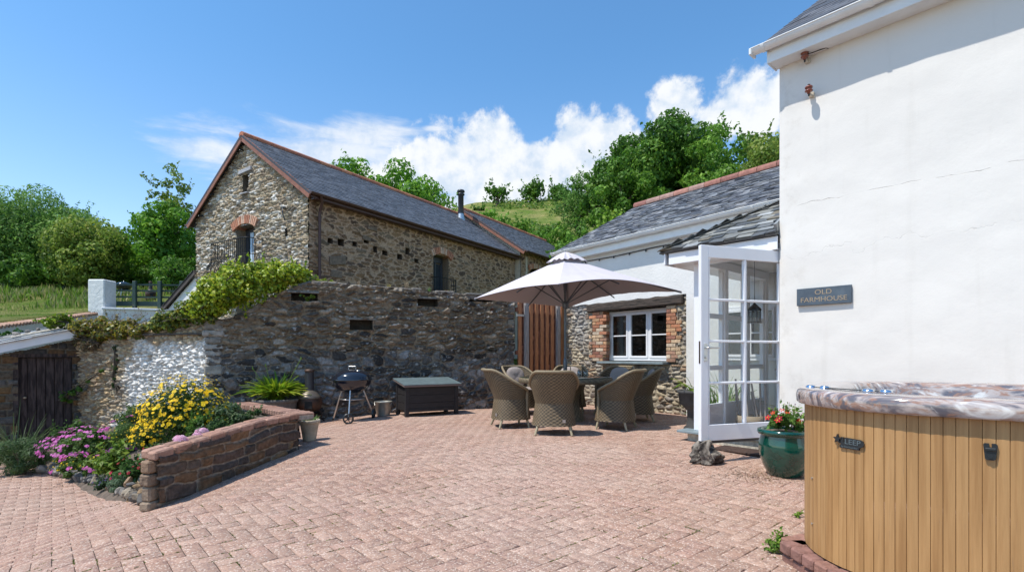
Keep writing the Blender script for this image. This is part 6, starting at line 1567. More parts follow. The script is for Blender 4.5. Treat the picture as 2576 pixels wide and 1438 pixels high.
# ================================================================== TREES
def trunk_mb(mb, h, r, rng, lean=(0, 0), limbs=6, spread=1.5, fork=.35):
    top = Vector((lean[0], lean[1], h)); pts = [Vector((0, 0, -.4)), Vector((lean[0]*.2+rng.gauss(0, .05), lean[1]*.2, h*.3)), Vector((lean[0]*.6, lean[1]*.6+rng.gauss(0, .1), h*.65)), top]
    mb.tube(pts, [r*1.25, r, r*.7, r*.25], 10)
    for i in range(limbs):
        k = fork+(1-fork)*i/limbs; b = Vector((lean[0]*k, lean[1]*k, h*k)); a = i*2.4+rng.random(); e = b+Vector((math.cos(a)*spread*rng.uniform(.6, 1), math.sin(a)*spread*rng.uniform(.6, 1), h*.28*rng.uniform(.6, 1.2)))
        mb.tube([b, b.lerp(e, .5)+Vector((0, 0, h*.05)), e], [r*.45, r*.28, r*.08], 7)
PALS = {'mid': [(.11, .24, .026), (.14, .29, .034), (.085, .2, .025), (.18, .32, .045)],
        'dark': [(.08, .19, .023), (.105, .225, .028), (.135, .26, .034), (.065, .15, .022)],
        'lime': [(.17, .31, .025), (.22, .36, .03), (.13, .25, .022), (.26, .38, .04)],
        'olive': [(.17, .26, .04), (.21, .3, .05), (.13, .21, .035), (.26, .31, .07)],
        'willow': [(.13, .27, .05), (.17, .32, .06), (.10, .22, .045), (.2, .34, .09)],
        'maple': [(.13, .30, .026), (.17, .35, .032), (.10, .25, .025), (.2, .37, .045)],
        'yellow': [(.28, .27, .03), (.17, .2, .03), (.33, .28, .04)]}
def tree(label, name, px, z, top_py, w_px, pal, base=None, n_lobes=34, dens=560, leaf=.2, trunk=.22, asp=.62, low=.16, depth=.85, seed=1, shoots=60, group=None, cx=0., wedge=0., cat='tree', lf=.36, bake=None):
    rng = np.random.RandomState(seed); x = at(px, z); zb = float(T(x, z)) if base is None else base; zt = H(top_py, z); h = zt-zb; rx = w_px/1304*z/2
    t = thing(name, label, cat, (x, z, zb-.05), 0, group)
    rz = h*(1-low)/2; c = (cx, 0, h*low+rz)
    L = make_lobes(c, rx*.86, rx*depth*.86, rz*.88, n_lobes, (lf*.8, lf*1.25), rng)
    L = [((l[0][0], l[0][1], l[0][2]), l[1]*max(1., min(1.6, rx/rz))) for l in L]
    if wedge: L = [((l[0][0]+wedge*(l[0][2]-c[2]), l[0][1], l[0][2]), l[1]) for l in L]
    P, N = crown_pts(L, dens, rng); lt = rng.uniform(.72, 1.3, len(L)); tone = lt[LOBE]
    if shoots:
        P2, N2 = sprigs(P, N, shoots, leaf*5, rng); P = np.concatenate([P, P2]); N = np.concatenate([N, N2]); tone = np.concatenate([tone, np.ones(len(P2))])
    m = P[:, 2] > .1; leaf_mesh('crown', P[m], N[m], leaf*(.55+.9*rng.rand(m.sum())), PALS[pal], t, aspect=asp, jit=.55, rng=rng, tone=tone[m])
    mb = MB(); trunk_mb(mb, h*.6, trunk, random.Random(seed), (cx*.6+wedge*h*.2, 0), 7, rx*.6); mb.build('trunk', M_bark, t)
    return t
# left wood beyond the terrace
tree('broad willowy green tree at the far left edge above the grass', 'willow_tree', 70, 29, 487, 330, 'willow', leaf=.19, asp=.3, n_lobes=46, dens=900, low=.02, seed=3, shoots=160)
tree('rounded willowy tree between the leftmost tree and the olive shrub', 'willow_tree', 185, 30.5, 510, 150, 'willow', leaf=.19, asp=.3, n_lobes=30, dens=900, low=.02, seed=4, shoots=90)
tree('low olive green bushy tree in the sun between the willows and the maple', 'field_maple', 228, 26.5, 550, 200, 'olive', leaf=.15, n_lobes=34, dens=1000, low=.03, seed=5, shoots=70)
tree('dark leafy tree in the dip of the skyline left of the tall maple', 'sycamore_tree', 292, 31, 560, 150, 'mid', leaf=.2, n_lobes=26, low=.02, seed=6, shoots=40)
tree('tall maple with thin brownish top left of the barn gable', 'maple_tree', 412, 27.5, 470, 185, 'maple', leaf=.19, n_lobes=38, dens=800, low=.02, seed=7, shoots=70)
t_ = tree('slender upper crown with bronze seed clusters rising above the maple', 'sycamore_tree', 436, 28.6, 393, 120, 'olive', leaf=.17, n_lobes=34, dens=620, low=.2, seed=8, shoots=60, lf=.3)
tree('dark tree filling the gap against the barn gable, behind the maple', 'sycamore_tree', 492, 31, 520, 120, 'dark', leaf=.2, n_lobes=24, low=.02, seed=9, shoots=40)
tree('small bright bush at the foot of the maple behind the railing', 'hazel_bush', 430, 24.5, 640, 110, 'mid', leaf=.12, n_lobes=22, dens=1300, low=.02, seed=10, shoots=30, cat='bush')
tree('low dark bush under the trees at the back of the lawn', 'laurel_bush', 345, 28.5, 665, 150, 'dark', leaf=.16, n_lobes=22, dens=1000, low=.02, seed=12, shoots=10, cat='bush')
tree('dark undergrowth bush below the far left willow', 'laurel_bush', 120, 27.2, 640, 230, 'dark', leaf=.16, n_lobes=30, dens=1000, low=.02, seed=13, shoots=10, cat='bush')
# behind the barn ridge
tree('rounded green tree showing above the barn ridge, left one', 'sycamore_tree', 882, 31, 378, 190, 'maple', leaf=.2, n_lobes=44, dens=620, seed=21, shoots=50, base=4.5)
tree('wider bright green tree above the barn ridge, right one', 'sycamore_tree', 1005, 31, 402, 270, 'maple', leaf=.2, n_lobes=60, dens=620, seed=22, shoots=60, base=4.)
tree('small tree top peeping over the barn roof beside the black flue', 'ash_tree', 1085, 36, 485, 130, 'mid', leaf=.19, n_lobes=18, dens=520, seed=23, shoots=40, base=5)
# hill crest
tree('lone open-crowned tree on the hill crest, left of the windswept one', 'hawthorn_tree', 1252, 86, 468, 64, 'dark', leaf=.5, n_lobes=24, dens=70, seed=31, shoots=20, trunk=.3, low=.25, lf=.27)
tree('windswept wedge-shaped tree on the hill crest', 'hawthorn_tree', 1340, 90, 455, 62, 'dark', leaf=.5, n_lobes=26, dens=80, seed=32, shoots=16, trunk=.3, low=.12, wedge=.45)
tree('dark bush on the crest joining the big wood', 'hawthorn_bush', 1410, 88, 465, 80, 'dark', leaf=.5, n_lobes=20, dens=80, seed=33, shoots=10, low=.02, cat='bush')
tree('scrubby hedge bush on the left end of the hill crest', 'hawthorn_bush', 1205, 80, 523, 46, 'dark', leaf=.45, n_lobes=14, dens=90, seed=34, shoots=6, low=.02, cat='bush')
# the big wood on the right
tree('largest domed dark sycamore rising over the low slate roof', 'sycamore_tree', 1668, 40, 284, 360, 'dark', leaf=.29, n_lobes=64, dens=420, seed=41, shoots=160, low=.0, trunk=.4, lf=.27)
tree('sunlit sycamore with paler leaves in front of the largest one', 'sycamore_tree', 1570, 35, 345, 210, 'mid', leaf=.25, n_lobes=46, dens=480, seed=42, shoots=90, low=.0, lf=.26)
tree('tall dark tree right of the largest sycamore against the cloud', 'oak_tree', 1770, 37, 296, 240, 'mid', leaf=.26, n_lobes=38, dens=480, seed=43, shoots=90, low=.0, lf=.26)
tree('mid green tree right of the dark wood behind the slate roof', 'ash_tree', 1858, 33, 306, 310, 'mid', leaf=.22, n_lobes=46, dens=600, seed=44, shoots=90, low=.0, lf=.26)
tree('bright green tree hard against the tall white house', 'ash_tree', 1965, 29, 284, 250, 'olive', leaf=.2, n_lobes=44, dens=660, seed=45, shoots=70, low=.0)
tree('soft pale willow on the slope at the left edge of the big wood', 'willow_tree', 1452, 44, 415, 130, 'willow', leaf=.26, n_lobes=30, dens=420, seed=46, shoots=60, low=.0, asp=.35)
tree('dark tree between the pale willow and the sunlit sycamore', 'oak_tree', 1500, 41, 380, 110, 'dark', leaf=.26, n_lobes=26, dens=420, seed=48, shoots=40, low=.0)
tree('lime green young maple just above the end of the slate roof', 'maple_tree', 1530, 22, 486, 150, 'lime', leaf=.16, n_lobes=32, dens=800, seed=47, shoots=70, low=.0)
tree('dark shrubby tree behind the left end of the slate roof', 'oak_tree', 1450, 25, 540, 110, 'mid', leaf=.17, n_lobes=28, dens=760, seed=49, shoots=40, low=.0)
tree('bright green hedge tree on the slope behind the barn end', 'hazel_tree', 1228, 46, 520, 90, 'maple', leaf=.27, n_lobes=24, dens=420, seed=50, shoots=30, low=.0)
tree('small bright hillside tree right of the black flue', 'hazel_tree', 1312, 46, 548, 60, 'mid', leaf=.25, n_lobes=20, dens=420, seed=51, shoots=24, low=.0)
tree('dense green bushes between the barn roof and the big wood', 'hazel_bush', 1392, 38, 560, 120, 'mid', leaf=.23, n_lobes=30, dens=520, seed=52, shoots=40, low=.0, cat='bush')
tree('yellow-green bush low on the slope beside the barn end', 'hazel_bush', 1345, 41, 590, 120, 'maple', leaf=.23, n_lobes=24, dens=480, seed=53, shoots=20, low=.0, cat='bush')
tree('dark bush hiding the gap behind the parasol top', 'laurel_bush', 1420, 19.5, 590, 90, 'mid', leaf=.14, n_lobes=22, dens=1000, seed=54, shoots=30, low=.0, cat='bush', base=.8)
# hillside scrub and field grass
def stuffgrass():
    rng = np.random.RandomState(77); n = 26000; x = rng.uniform(-32, -10.3, n); y = rng.uniform(11.9, 27.5, n); 
    keep = (np.abs(x/y) < 1.02) & ~((x > -14.4) & (y < 20.6)); x, y = x[keep], y[keep]; z = T(x, y); tall = ss((fbm(x*.35, y*.35, 5)-.45)*6); mow = ss((y-15.5)/1)*ss((18.6-y)/1)
    h = (.05+.26*tall)*(1-.8*mow)*(.6+.8*rng.rand(len(x))); P = np.stack([x, y, z+h*.4], 1); tall2 = tall > .5
    pal = [(.15, .27, .025), (.2, .33, .035), (.26, .27, .09), (.36, .34, .15), (.11, .2, .02)]; k = np.where(rng.rand(len(x)) < .1+.4*tall, rng.randint(2, 4, len(x)), rng.choice([0, 1, 4], len(x)))
    N = rng.normal(0, 1, (len(x), 3)); N[:, 2] *= .2; o = leaf_mesh('long_grass', P, N, h*1.2+.03, pal, None, aspect=.14, jit=.1, tdir=np.tile([[0, 0, 2.2]], (len(x), 1)), rng=rng, pick=k)
    tag(o, 'long seeding grass and mown strip on the bank beyond the white boundary wall', 'grass', kind='stuff')
    n = 9000; x = rng.uniform(-30, 35, n); y = rng.uniform(44, 100, n); k = fbm(x*.08, y*.12, 15) > .56; x, y = x[k], y[k]; z = T(x, y)+.3
    L = np.stack([x, y, z], 1); L = np.repeat(L, 5, 0)+rng.normal(0, .55, (len(L)*5, 3))*np.array([[1.2, 1, .35]]); N = rng.normal(0, 1, L.shape); N[:, 2] = abs(N[:, 2]); o = leaf_mesh('bracken', L, N, .42, PALS['dark']+PALS['olive'], None, rng=rng)
    tag(o, 'patches of dark bracken scattered over the dry hill field', 'bracken', kind='stuff')
stuffgrass()

# ================================================================== CREEPERS, WALL PLANTS
def vine(label, name, spine, rad, n, leaf, pal, o, seed=1, asp=.8, m=None, jit=.6, parts=True, cat='climbing plant', stems=True, flat=.7):
    rng = np.random.RandomState(seed); t = thing(name, label, cat, o, 0); o = np.array(o); S = np.array([tuple(p) for p in spine])-o[None]; r = np.array(rad)
    seg = np.linalg.norm(np.diff(S, axis=0), axis=1); cu = np.concatenate([[0], np.cumsum(seg)]); L = []
    k = int(n/60)
    for i in range(k):
        s = rng.rand()*cu[-1]; c = np.array([np.interp(s, cu, S[:, j]) for j in range(3)]); rr = np.interp(s, cu, r); d = unit(rng.normal(0, 1, (1, 3)))[0]*rr*rng.uniform(.2, .85)*np.array([1, flat, 1]); L.append((tuple(c+d), rr*rng.uniform(.25, .5)))
    tot = sum(l[1]**2 for l in L); P, N = crown_pts(L, n/tot, rng); P2, N2 = sprigs(P, N, int(n/120), leaf*4, rng, 8); P = np.concatenate([P, P2]); N = np.concatenate([N, N2])
    N[:, 2] += .3; leaf_mesh('foliage', P, N, leaf, pal, t, m or M_leafg, aspect=asp, jit=jit, rng=rng)
    if stems:
        mb = MB(); r2 = random.Random(seed)
        for q in range(7):
            pts = [Vector(S[j])+Vector((r2.gauss(0, .4)*r[j], r2.gauss(0, .3)*r[j], r2.gauss(0, .4)*r[j])) for j in range(len(S))]; mb.tube(pts, .007, 5)
        mb.build('stem', M_bark, t)
    return t
def gw(px, py, out=.05): u = ug(px); return GC+GU*u+GN*out+Vector((0, 0, gz(px, py)))
def ww(u, z, out=.05): return WO+WU*u+WN*out+Vector((0, 0, z))
vine('big lime green creeper heaped over the corner of the tall stone wall', 'virginia_creeper', [gw(497, 775, .05), gw(545, 745, .15), gw(600, 715, .05), gw(655, 700, -.05), gw(710, 692, -.1), gw(765, 690, -.15)], [.2, .36, .40, .34, .3, .2], 26000, .055,
     [(.34, .44, .025), (.42, .5, .035), (.2, .3, .025), (.5, .52, .06), (.12, .2, .02), (.3, .42, .03)], gw(600, 760), 61)
vine('thin strip of lime creeper on top of the tall wall right of the big heap', 'virginia_creeper', [gw(795, 706, -.12), gw(830, 706, -.12), gw(852, 709, -.1)], [.035, .045, .02], 420, .05, [(.26, .34, .03), (.3, .38, .05)], gw(820, 708), 62, stems=False)
vine('small creeper sprays hanging into the leftmost wall slot', 'virginia_creeper', [gw(742, 742, .02), gw(775, 752, .04), gw(800, 744, .03)], [.05, .05, .03], 240, .05, [(.10, .17, .02), (.2, .26, .03)], gw(770, 745), 63, stems=False)
vine('tangle of yellowing ivy and brown stems along the whitewashed wall top', 'ivy', [ww(.05, 1.62), ww(.5, 1.68), ww(1.1, 1.66), ww(1.6, 1.62), ww(1.9, 1.7)], [.22, .24, .24, .2, .14], 6800, .055,
     [(.13, .17, .03), (.10, .13, .03), (.34, .30, .04), (.2, .15, .06), (.42, .33, .03), (.24, .19, .10)], ww(.9, 1.7), 64, cat='ivy')
vine('green ivy with a few orange flowers on the right half of the whitewashed wall top', 'ivy', [ww(2.0, 1.72), ww(2.5, 1.82), ww(3.0, 1.92), ww(3.25, 1.9)], [.17, .21, .25, .2], 5200, .055, [(.12, .18, .03), (.16, .22, .03), (.09, .13, .03), (.3, .28, .04)], ww(2.6, 1.8), 65, cat='ivy')
vine('dry brown root mat hanging down the left end of the whitewashed wall', 'dead_ivy', [ww(.1, 1.55, .08), ww(.35, 1.4, .06), ww(.75, 1.36, .06)], [.16, .18, .14], 2600, .045, [(.24, .17, .10), (.3, .23, .15), (.17, .12, .08), (.14, .15, .05)], ww(.4, 1.4), 66, asp=.25, cat='ivy')
vine('narrow trail of ivy climbing the middle of the whitewashed wall', 'ivy', [ww(1.1, .5, .04), ww(.98, .8, .04), ww(1.1, 1.05, .04), ww(1.02, 1.35, .04)], [.07, .05, .06, .04], 700, .04, [(.05, .10, .03), (.07, .13, .03)], ww(1.05, .5), 67, cat='ivy')
vine('bright leafy bramble shoot leaning on the left foot of the whitewashed wall', 'bramble', [ww(.0, .35, .25), ww(.25, .5, .2), ww(.5, .7, .15), ww(.75, .9, .08)], [.12, .1, .07, .05], 800, .05, [(.08, .17, .02), (.12, .22, .03)], ww(.2, .4), 68, cat='bramble')
vine('lime green creeper mound growing on the concrete cap of the shed roof', 'virginia_creeper', [Vector((at(110, 9.6), 9.6, H(815, 9.6))), Vector((at(145, 9.7), 9.7, H(806, 9.7))), Vector((at(180, 9.9), 9.9, H(812, 9.9)))], [.12, .17, .1], 1500, .06,
     [(.2, .3, .02), (.26, .35, .03), (.13, .22, .02)], (at(145, 9.7), 9.7, H(825, 9.7)), 69)
vine('dark glossy ivy strip along the back of the shed roof at the left edge', 'ivy', [Vector((at(-10, 10.6), 10.6, H(848, 10.6))), Vector((at(40, 10.6), 10.6, H(843, 10.6))), Vector((at(90, 10.7), 10.7, H(843, 10.7)))], [.1, .1, .08], 1100, .06, [(.04, .11, .02), (.06, .15, .03)], (at(30, 10.6), 10.6, H(855, 10.6)), 70)

def drystems():
    rng = random.Random(81); t = thing('dry_weeds', 'spindly dead flower stems standing above the whitewashed wall', 'weeds', ww(1., 1.75), 0); o = ww(1., 1.75); mb = MB(); P = []; c = (.16, .10, .06)
    for i in range(70):
        u = rng.uniform(.05, 2.9); h = rng.uniform(.15, .42); b = ww(u, 1.68, -.08)-o; e = b+Vector((rng.gauss(0, .08), rng.gauss(0, .05), h)); mb.tube([b, b.lerp(e, .5)+Vector((rng.gauss(0, .015), 0, 0)), e], [.0028, .0022, .0016], 4)
        for k in range(rng.randint(2, 7)): s = b.lerp(e, rng.uniform(.4, 1)); f = s+Vector((rng.gauss(0, .05), rng.gauss(0, .03), rng.uniform(0, .06))); mb.tube([s, f], .0014, 3); P.append(f)
    mb.build('stalks', mat('dry_stalk', (.28, .19, .12), .9), t); P = np.array([tuple(p) for p in P]); leaf_mesh('seed_heads', P, RNG.normal(0, 1, P.shape), .022, [(.12, .06, .04), (.2, .12, .06), (.3, .2, .08)], t, aspect=.8)
def drystems2():
    rng = random.Random(82)
    for (px, py, h, n, c, lb, col) in ((1026, 738, .28, 9, .05, 'tuft of pale dry grass on the tall wall left of the barn side door', [(.42, .32, .2), (.5, .38, .24)]), (905, 722, .13, 4, .03, 'tiny dry tuft on the wall top below the row of barn holes', [(.4, .3, .2)]),
                                       (1082, 742, .17, 6, .04, 'small green weed on the wall top left of the barn side door', [(.12, .24, .04)]), (1125, 748, .16, 12, .12, 'reddish weeds on the wall top below the barn side balcony', [(.24, .08, .05), (.12, .2, .04), (.3, .2, .1)]),
                                       (980, 728, .12, 5, .06, 'sparse yellowish weeds on the wall top', [(.4, .32, .1)]), (1235, 775, -.12, 10, .05, 'rusty red fern hanging in the rightmost wall slot', [(.3, .1, .05), (.22, .1, .05)])):
        o = gw(px, py, -.1 if h > 0 else .03); t = thing('wall_weed', lb, 'weed', o, 0); P = []; T_ = []
        for i in range(n*5):
            a = rng.uniform(0, 6.3); l = abs(h)*rng.uniform(.5, 1.1)
            for k in range(7): s = k/6; P.append((rng.gauss(0, c*.3)+math.cos(a)*.12*l*s, rng.gauss(0, .02), (l*s)*(1 if h > 0 else -1)*.9)); T_.append((math.cos(a)*.3, 0, 1))
        P = np.array(P); leaf_mesh('blades', P, RNG.normal(0, 1, P.shape), .045, col, t, aspect=.16, jit=.2, tdir=np.array(T_))
drystems(); drystems2()

# ================================================================== GARDEN PLANTS
def bp(px, z, up=0.): x = at(px, z); return Vector((x, z, float(bedh(x, z))+up))
def flowers_mesh(name, C, N, r, petals, pal, eye, par, rng, asp=.5, kind=None):
    """little flat flowers: `petals` diamond petals + an eye disc"""
    n = len(C); N = unit(N+rng.normal(0, .25, N.shape)); t = unit(np.cross(N, rng.normal(0, 1, N.shape))); b = np.cross(N, t); V = []; cc = []; pal = np.array(pal); col = pal[rng.randint(0, len(pal), n)]*(.85+.3*rng.rand(n))[:, None]
    R = r*(.75+.5*rng.rand(n))[:, None]
    for k in range(petals):
        a = 2*math.pi*k/petals; d = t*math.cos(a)+b*math.sin(a); s = -t*math.sin(a)+b*math.cos(a)
        V.append(np.stack([C+d*R*.12, C+d*R*.6-s*R*asp*.5+N*R*.06, C+d*R+N*R*.02, C+d*R*.6+s*R*asp*.5+N*R*.06], 1)); cc.append(np.repeat(col, 4, 0).reshape(n, 4, 3))
    if eye: 
        V.append(np.stack([C+t*R*.22+N*R*.1, C+b*R*.22+N*R*.1, C-t*R*.22+N*R*.1, C-b*R*.22+N*R*.1], 1)); cc.append(np.tile(np.array(eye)[None, None], (n, 4, 1)))
    V = np.concatenate(V).reshape(-1, 3); cc = np.concatenate(cc).reshape(-1, 3); return np_mesh(name, V, np.arange(len(V)).reshape(-1, 4), M_petal, par, cc)
def bush(label, name, p, rx, ry, rz, n, leaf, pal, seed, asp=.5, fl=None, lobes=22, m=None, cat='bush', shoots=40, stems=True, upj=.3, group=None):
    rng = np.random.RandomState(seed); t = thing(name, label, cat, p, 0, group); L = make_lobes((0, 0, rz*.95), rx*.8, ry*.8, rz*.8, lobes, (.3, .5), rng); P, N = crown_pts(L, n/sum(l[1]**2 for l in L), rng)
    if shoots: P2, N2 = sprigs(P, N, shoots, leaf*4, rng, 7); P = np.concatenate([P, P2]); N = np.concatenate([N, N2])
    k = P[:, 2] > 0; N = N.copy(); N[:, 2] += upj; leaf_mesh('foliage', P[k], N[k], leaf, pal, t, m, aspect=asp, jit=.5, rng=rng)
    if stems: 
        mb = MB(); r2 = random.Random(seed)
        for i in range(9): a = r2.uniform(0, 6.3); mb.tube([(0, 0, -.02), (math.cos(a)*rx*.3, math.sin(a)*ry*.3, rz*.8), (math.cos(a)*rx*.6, math.sin(a)*ry*.6, rz*1.3)], [.012, .008, .003], 5)
        mb.build('stems', M_bark, t)
    if fl:
        for (cnt, r, pet, fp, eye, lift, clus) in fl:
            d = unit(rng.normal(0, 1, (cnt, 3))); d[:, 2] = np.abs(d[:, 2])*1.1-.25; d[:, 1] -= .25; d = unit(d); q = np.array([[rx, ry, rz]])*d*(1.0+lift*rng.rand(cnt, 1))+np.array([[0, 0, rz*.98]])
            nn = d+np.array([[0, -.25, .5]])
            if clus: q = np.repeat(q, clus, 0)+rng.normal(0, r*1.1, (cnt*clus, 3))*np.array([[1, 1, .45]]); nn = np.repeat(nn, clus, 0)
            if cnt <= 100:
                for i in range(cnt): k = slice(i*max(1, clus), (i+1)*max(1, clus)); flowers_mesh('flower_head' if clus else 'flower', q[k], nn[k], r, pet, fp, eye, t, rng)
            else: tag(flowers_mesh('flowers', q, nn, r, pet, fp, eye, t, rng), kind='stuff')
            if lift > .1 and not clus:
                mb = MB()
                for a, c in zip(q[::2], (q*.86)[::2]): mb.tube([tuple(a), tuple(c)], .0016, 3)
                tag(mb.build('flower_stalks', mat('green_stalk', (.08, .12, .03), .8), t), kind='stuff')
    return t
YEL = [(.85, .56, .01), (.9, .64, .02), (.8, .5, .01)]
bush('large yellow daisy bush covered in blooms beside the wall corner', 'daisy_bush', bp(468, 6.4, -.04), .43, .44, .44, 8000, .045, [(.045, .10, .02), (.06, .13, .02), (.03, .07, .015), (.09, .15, .03)], 101, asp=.3,
     fl=[(250, .025, 8, YEL, (.55, .3, .02), .16, 0), (520, .012, 6, YEL, None, .3, 0)], lobes=30)
bush('smaller yellow daisy clump spilling left of the big daisy bush', 'daisy_bush', bp(375, 6.9, -.02), .2, .22, .24, 2200, .04, [(.06, .12, .02), (.08, .15, .03), (.04, .08, .02)], 102, asp=.3, fl=[(60, .026, 8, YEL, (.55, .3, .02), .2, 0), (90, .012, 6, YEL, None, .35, 0)], lobes=12)
bush('wide mound of bright pink geraniums at the front left of the bed', 'pink_geranium', bp(222, 7.25, -.02), .54, .42, .27, 6500, .042, [(.09, .17, .03), (.12, .21, .04), (.07, .13, .03), (.15, .22, .06)], 103, asp=.7,
     fl=[(85, .017, 6, [(.66, .17, .5), (.74, .26, .58), (.6, .12, .44)], None, .14, 7)], lobes=26, cat='flowering plant')
bush('low front spill of the pink and yellow flowers above the edging stones', 'pink_geranium', bp(205, 6.75, -.02), .38, .22, .17, 2600, .036, [(.09, .17, .03), (.12, .2, .04), (.07, .13, .03)], 104, asp=.5,
     fl=[(18, .018, 6, [(.62, .10, .42), (.7, .18, .5)], None, .1, 7), (70, .011, 5, YEL, None, .1, 0)], lobes=14, cat='flowering plant', stems=False)
bush('feathery green lavender clump at the far left corner of the bed', 'lavender', bp(58, 7.15, .0), .44, .32, .30, 5200, .075, [(.07, .13, .04), (.10, .17, .06), (.05, .10, .03), (.13, .18, .09)], 105, asp=.12, cat='shrub', lobes=20, shoots=60)
bush('bright green young shrub in front of the daisy bush', 'evergreen_shrub', bp(497, 6.0), .13, .12, .2, 1500, .045, [(.09, .2, .03), (.13, .25, .04), (.07, .15, .03)], 106, asp=.28, lobes=12, cat='shrub')
bush('grey-green variegated shrub right of the daisy bush against the low wall', 'variegated_shrub', bp(572, 6.5), .27, .3, .22, 3800, .042, [(.12, .19, .08), (.2, .26, .14), (.08, .14, .05), (.06, .12, .04)], 107, asp=.5, lobes=16, cat='shrub')
bush('silvery green low cushion plant near the front of the bed', 'santolina', bp(305, 5.7, -.02), .22, .15, .12, 2600, .035, [(.14, .22, .12), (.18, .26, .16), (.1, .17, .08)], 108, asp=.2, lobes=14, cat='plant', stems=False)
bush('leafy plant with small dark red flowers behind the near end of the low wall', 'red_geranium', bp(338, 5.75), .2, .2, .16, 1700, .045, [(.06, .14, .03), (.09, .18, .04), (.05, .11, .03)], 109, asp=.75, fl=[(26, .017, 5, [(.5, .015, .06), (.6, .03, .1)], None, .15, 0)], lobes=12, cat='flowering plant', stems=False)
bush('yellow-green broadleaf clump in the middle of the bed', 'broadleaf_clump', bp(285, 6.4), .2, .2, .2, 1100, .08, [(.17, .27, .03), (.12, .22, .03), (.22, .3, .05)], 110, asp=.42, lobes=10, cat='plant', stems=False)
bush('tall straggly green plant with tiny yellow flowers between the pink and yellow mounds', 'fennel', bp(315, 7.3), .26, .24, .26, 3200, .04, [(.10, .18, .04), (.14, .23, .06), (.07, .13, .03)], 111, asp=.22, fl=[(60, .009, 5, YEL, None, .25, 0), (5, .02, 6, [(.62, .1, .42)], None, .2, 5)], lobes=14, cat='plant')
bush('dark green plants at the foot of the daisy bush behind the low wall', 'periwinkle', bp(440, 5.8), .26, .42, .14, 4200, .035, [(.04, .09, .02), (.06, .12, .03)], 112, asp=.6, fl=[(9, .014, 5, [(.4, .01, .02)], None, .1, 0)], lobes=14, cat='plant', stems=False)
bush('small blue-violet flowers in the middle front of the bed', 'violet_flowers', bp(262, 6.05), .14, .1, .07, 700, .03, [(.05, .1, .04), (.07, .12, .06)], 113, asp=.6, fl=[(28, .012, 5, [(.09, .05, .22), (.12, .06, .28)], None, .2, 0)], lobes=8, cat='flowering plant', stems=False)
for i, (px, z, lb) in enumerate(((443, 4.62, 'pale pink blossom head peeping over the near half of the low wall'), (500, 5.1, 'pale pink hydrangea head further along the low wall, upper one'), (487, 4.85, 'small pink hydrangea head touching the brick coping between two others'))):
    x = at(px, z)-.0; p = Vector((x-.03, z+.1, .42)); rng = np.random.RandomState(120+i); t = thing('hydrangea', lb, 'flower head', p, 0); d = unit(rng.normal(0, 1, (70, 3))); d[:, 2] = abs(d[:, 2]); flowers_mesh('petals', d*np.array([[.06, .05, .04]])*(1 if i < 2 else .7), d, .017, 4, [(.75, .42, .55), (.8, .55, .65)], None, t, rng, .9)
    d2 = rng.normal(0, .05, (40, 3)); d2[:, 2] = -abs(d2[:, 2])-.03; leaf_mesh('leaves', d2, rng.normal(0, 1, (40, 3)), .05, [(.08, .15, .03)], t)
def strap_plant(label, name, p, n, ln, wd, pal, seed, cat='plant', arch=1., spread=1., stems=0, rise=.9):
    rng = random.Random(seed); t = thing(name, label, cat, p, 0); V = []; F = []; C = []; k = 9
    for i in range(n):
        a = rng.uniform(0, 2*math.pi); l = ln*rng.uniform(.6, 1.1); e = rng.uniform(.3, 1.)*spread; up = rise*rng.uniform(.7, 1.1); c = rng.choice(pal); f = rng.uniform(.8, 1.2); b = len(V); sx_, sy_ = -math.sin(a), math.cos(a); w0 = wd*rng.uniform(.7, 1.2); bx, by = rng.gauss(0, .04), rng.gauss(0, .04)
        for j in range(k):
            s = j/(k-1); r = e*l*(s**1.1); z = l*up*s-arch*e*l*.85*s*s; w_ = w0*(1-s**3)*(.6+.4*min(1, s*4)); x = bx+math.cos(a)*r; y = by+math.sin(a)*r
            V += [(x-sx_*w_, y-sy_*w_, z+.006), (x, y, z-.002), (x+sx_*w_, y+sy_*w_, z+.006)]; C += [tuple(q*f*(.8+.3*s) for q in c)]*3
        for j in range(k-1): F += [(b+3*j, b+3*j+1, b+3*j+4, b+3*j+3), (b+3*j+1, b+3*j+2, b+3*j+5, b+3*j+4)]
    np_mesh('leaves', V, F, M_leafg, t, np.array(C), smooth=True)
    if stems:
        mb = MB(); P = []
        for i in range(stems): x, y = rng.gauss(0, .12), rng.gauss(0, .08); h = ln*rng.uniform(.95, 1.5); e = (x*2.2, y*1.6, h); mb.tube([(x*.4, y*.4, 0), (x*1.4, y, h*.6), e], [.006, .005, .004], 5); mb.lathe([(.002, -.03), (.011, 0), (.002, .035)], e, 8)
        mb.build('flower_stems', mat('green_stem', (.16, .26, .03), .6), t)
    return t
AG = [(.28, .38, .02), (.2, .33, .02), (.36, .42, .04), (.13, .25, .02), (.16, .28, .02)]
strap_plant('bright yellow-green agapanthus leaves arching out of the ribbed planter', 'agapanthus', ag+Vector((0, 0, .41)), 330, .58, .027, AG, 131, stems=3, rise=1.0, spread=1.15, arch=.7)
strap_plant('dark grassy clump arching before the shed door at the far left', 'grass_clump', bp(48, 7.7, -.05), 150, 1.05, .007, [(.10, .14, .06), (.14, .18, .09), (.07, .11, .04)], 132, arch=1., rise=1.1, spread=.9)
strap_plant('small succulent clump in the weathered stone pot', 'succulent', pg+Vector((0, 0, .27)), 60, .11, .008, [(.10, .2, .06), (.14, .26, .08), (.2, .28, .1)], 133, rise=.9, arch=.3, spread=.9)
strap_plant('strap-leaved plant sprouting from the dark planter by the porch', 'daylily', ip+Vector((0, 0, .57)), 16, .45, .012, [(.2, .34, .04), (.3, .4, .06)], 134, rise=.9, spread=.9)
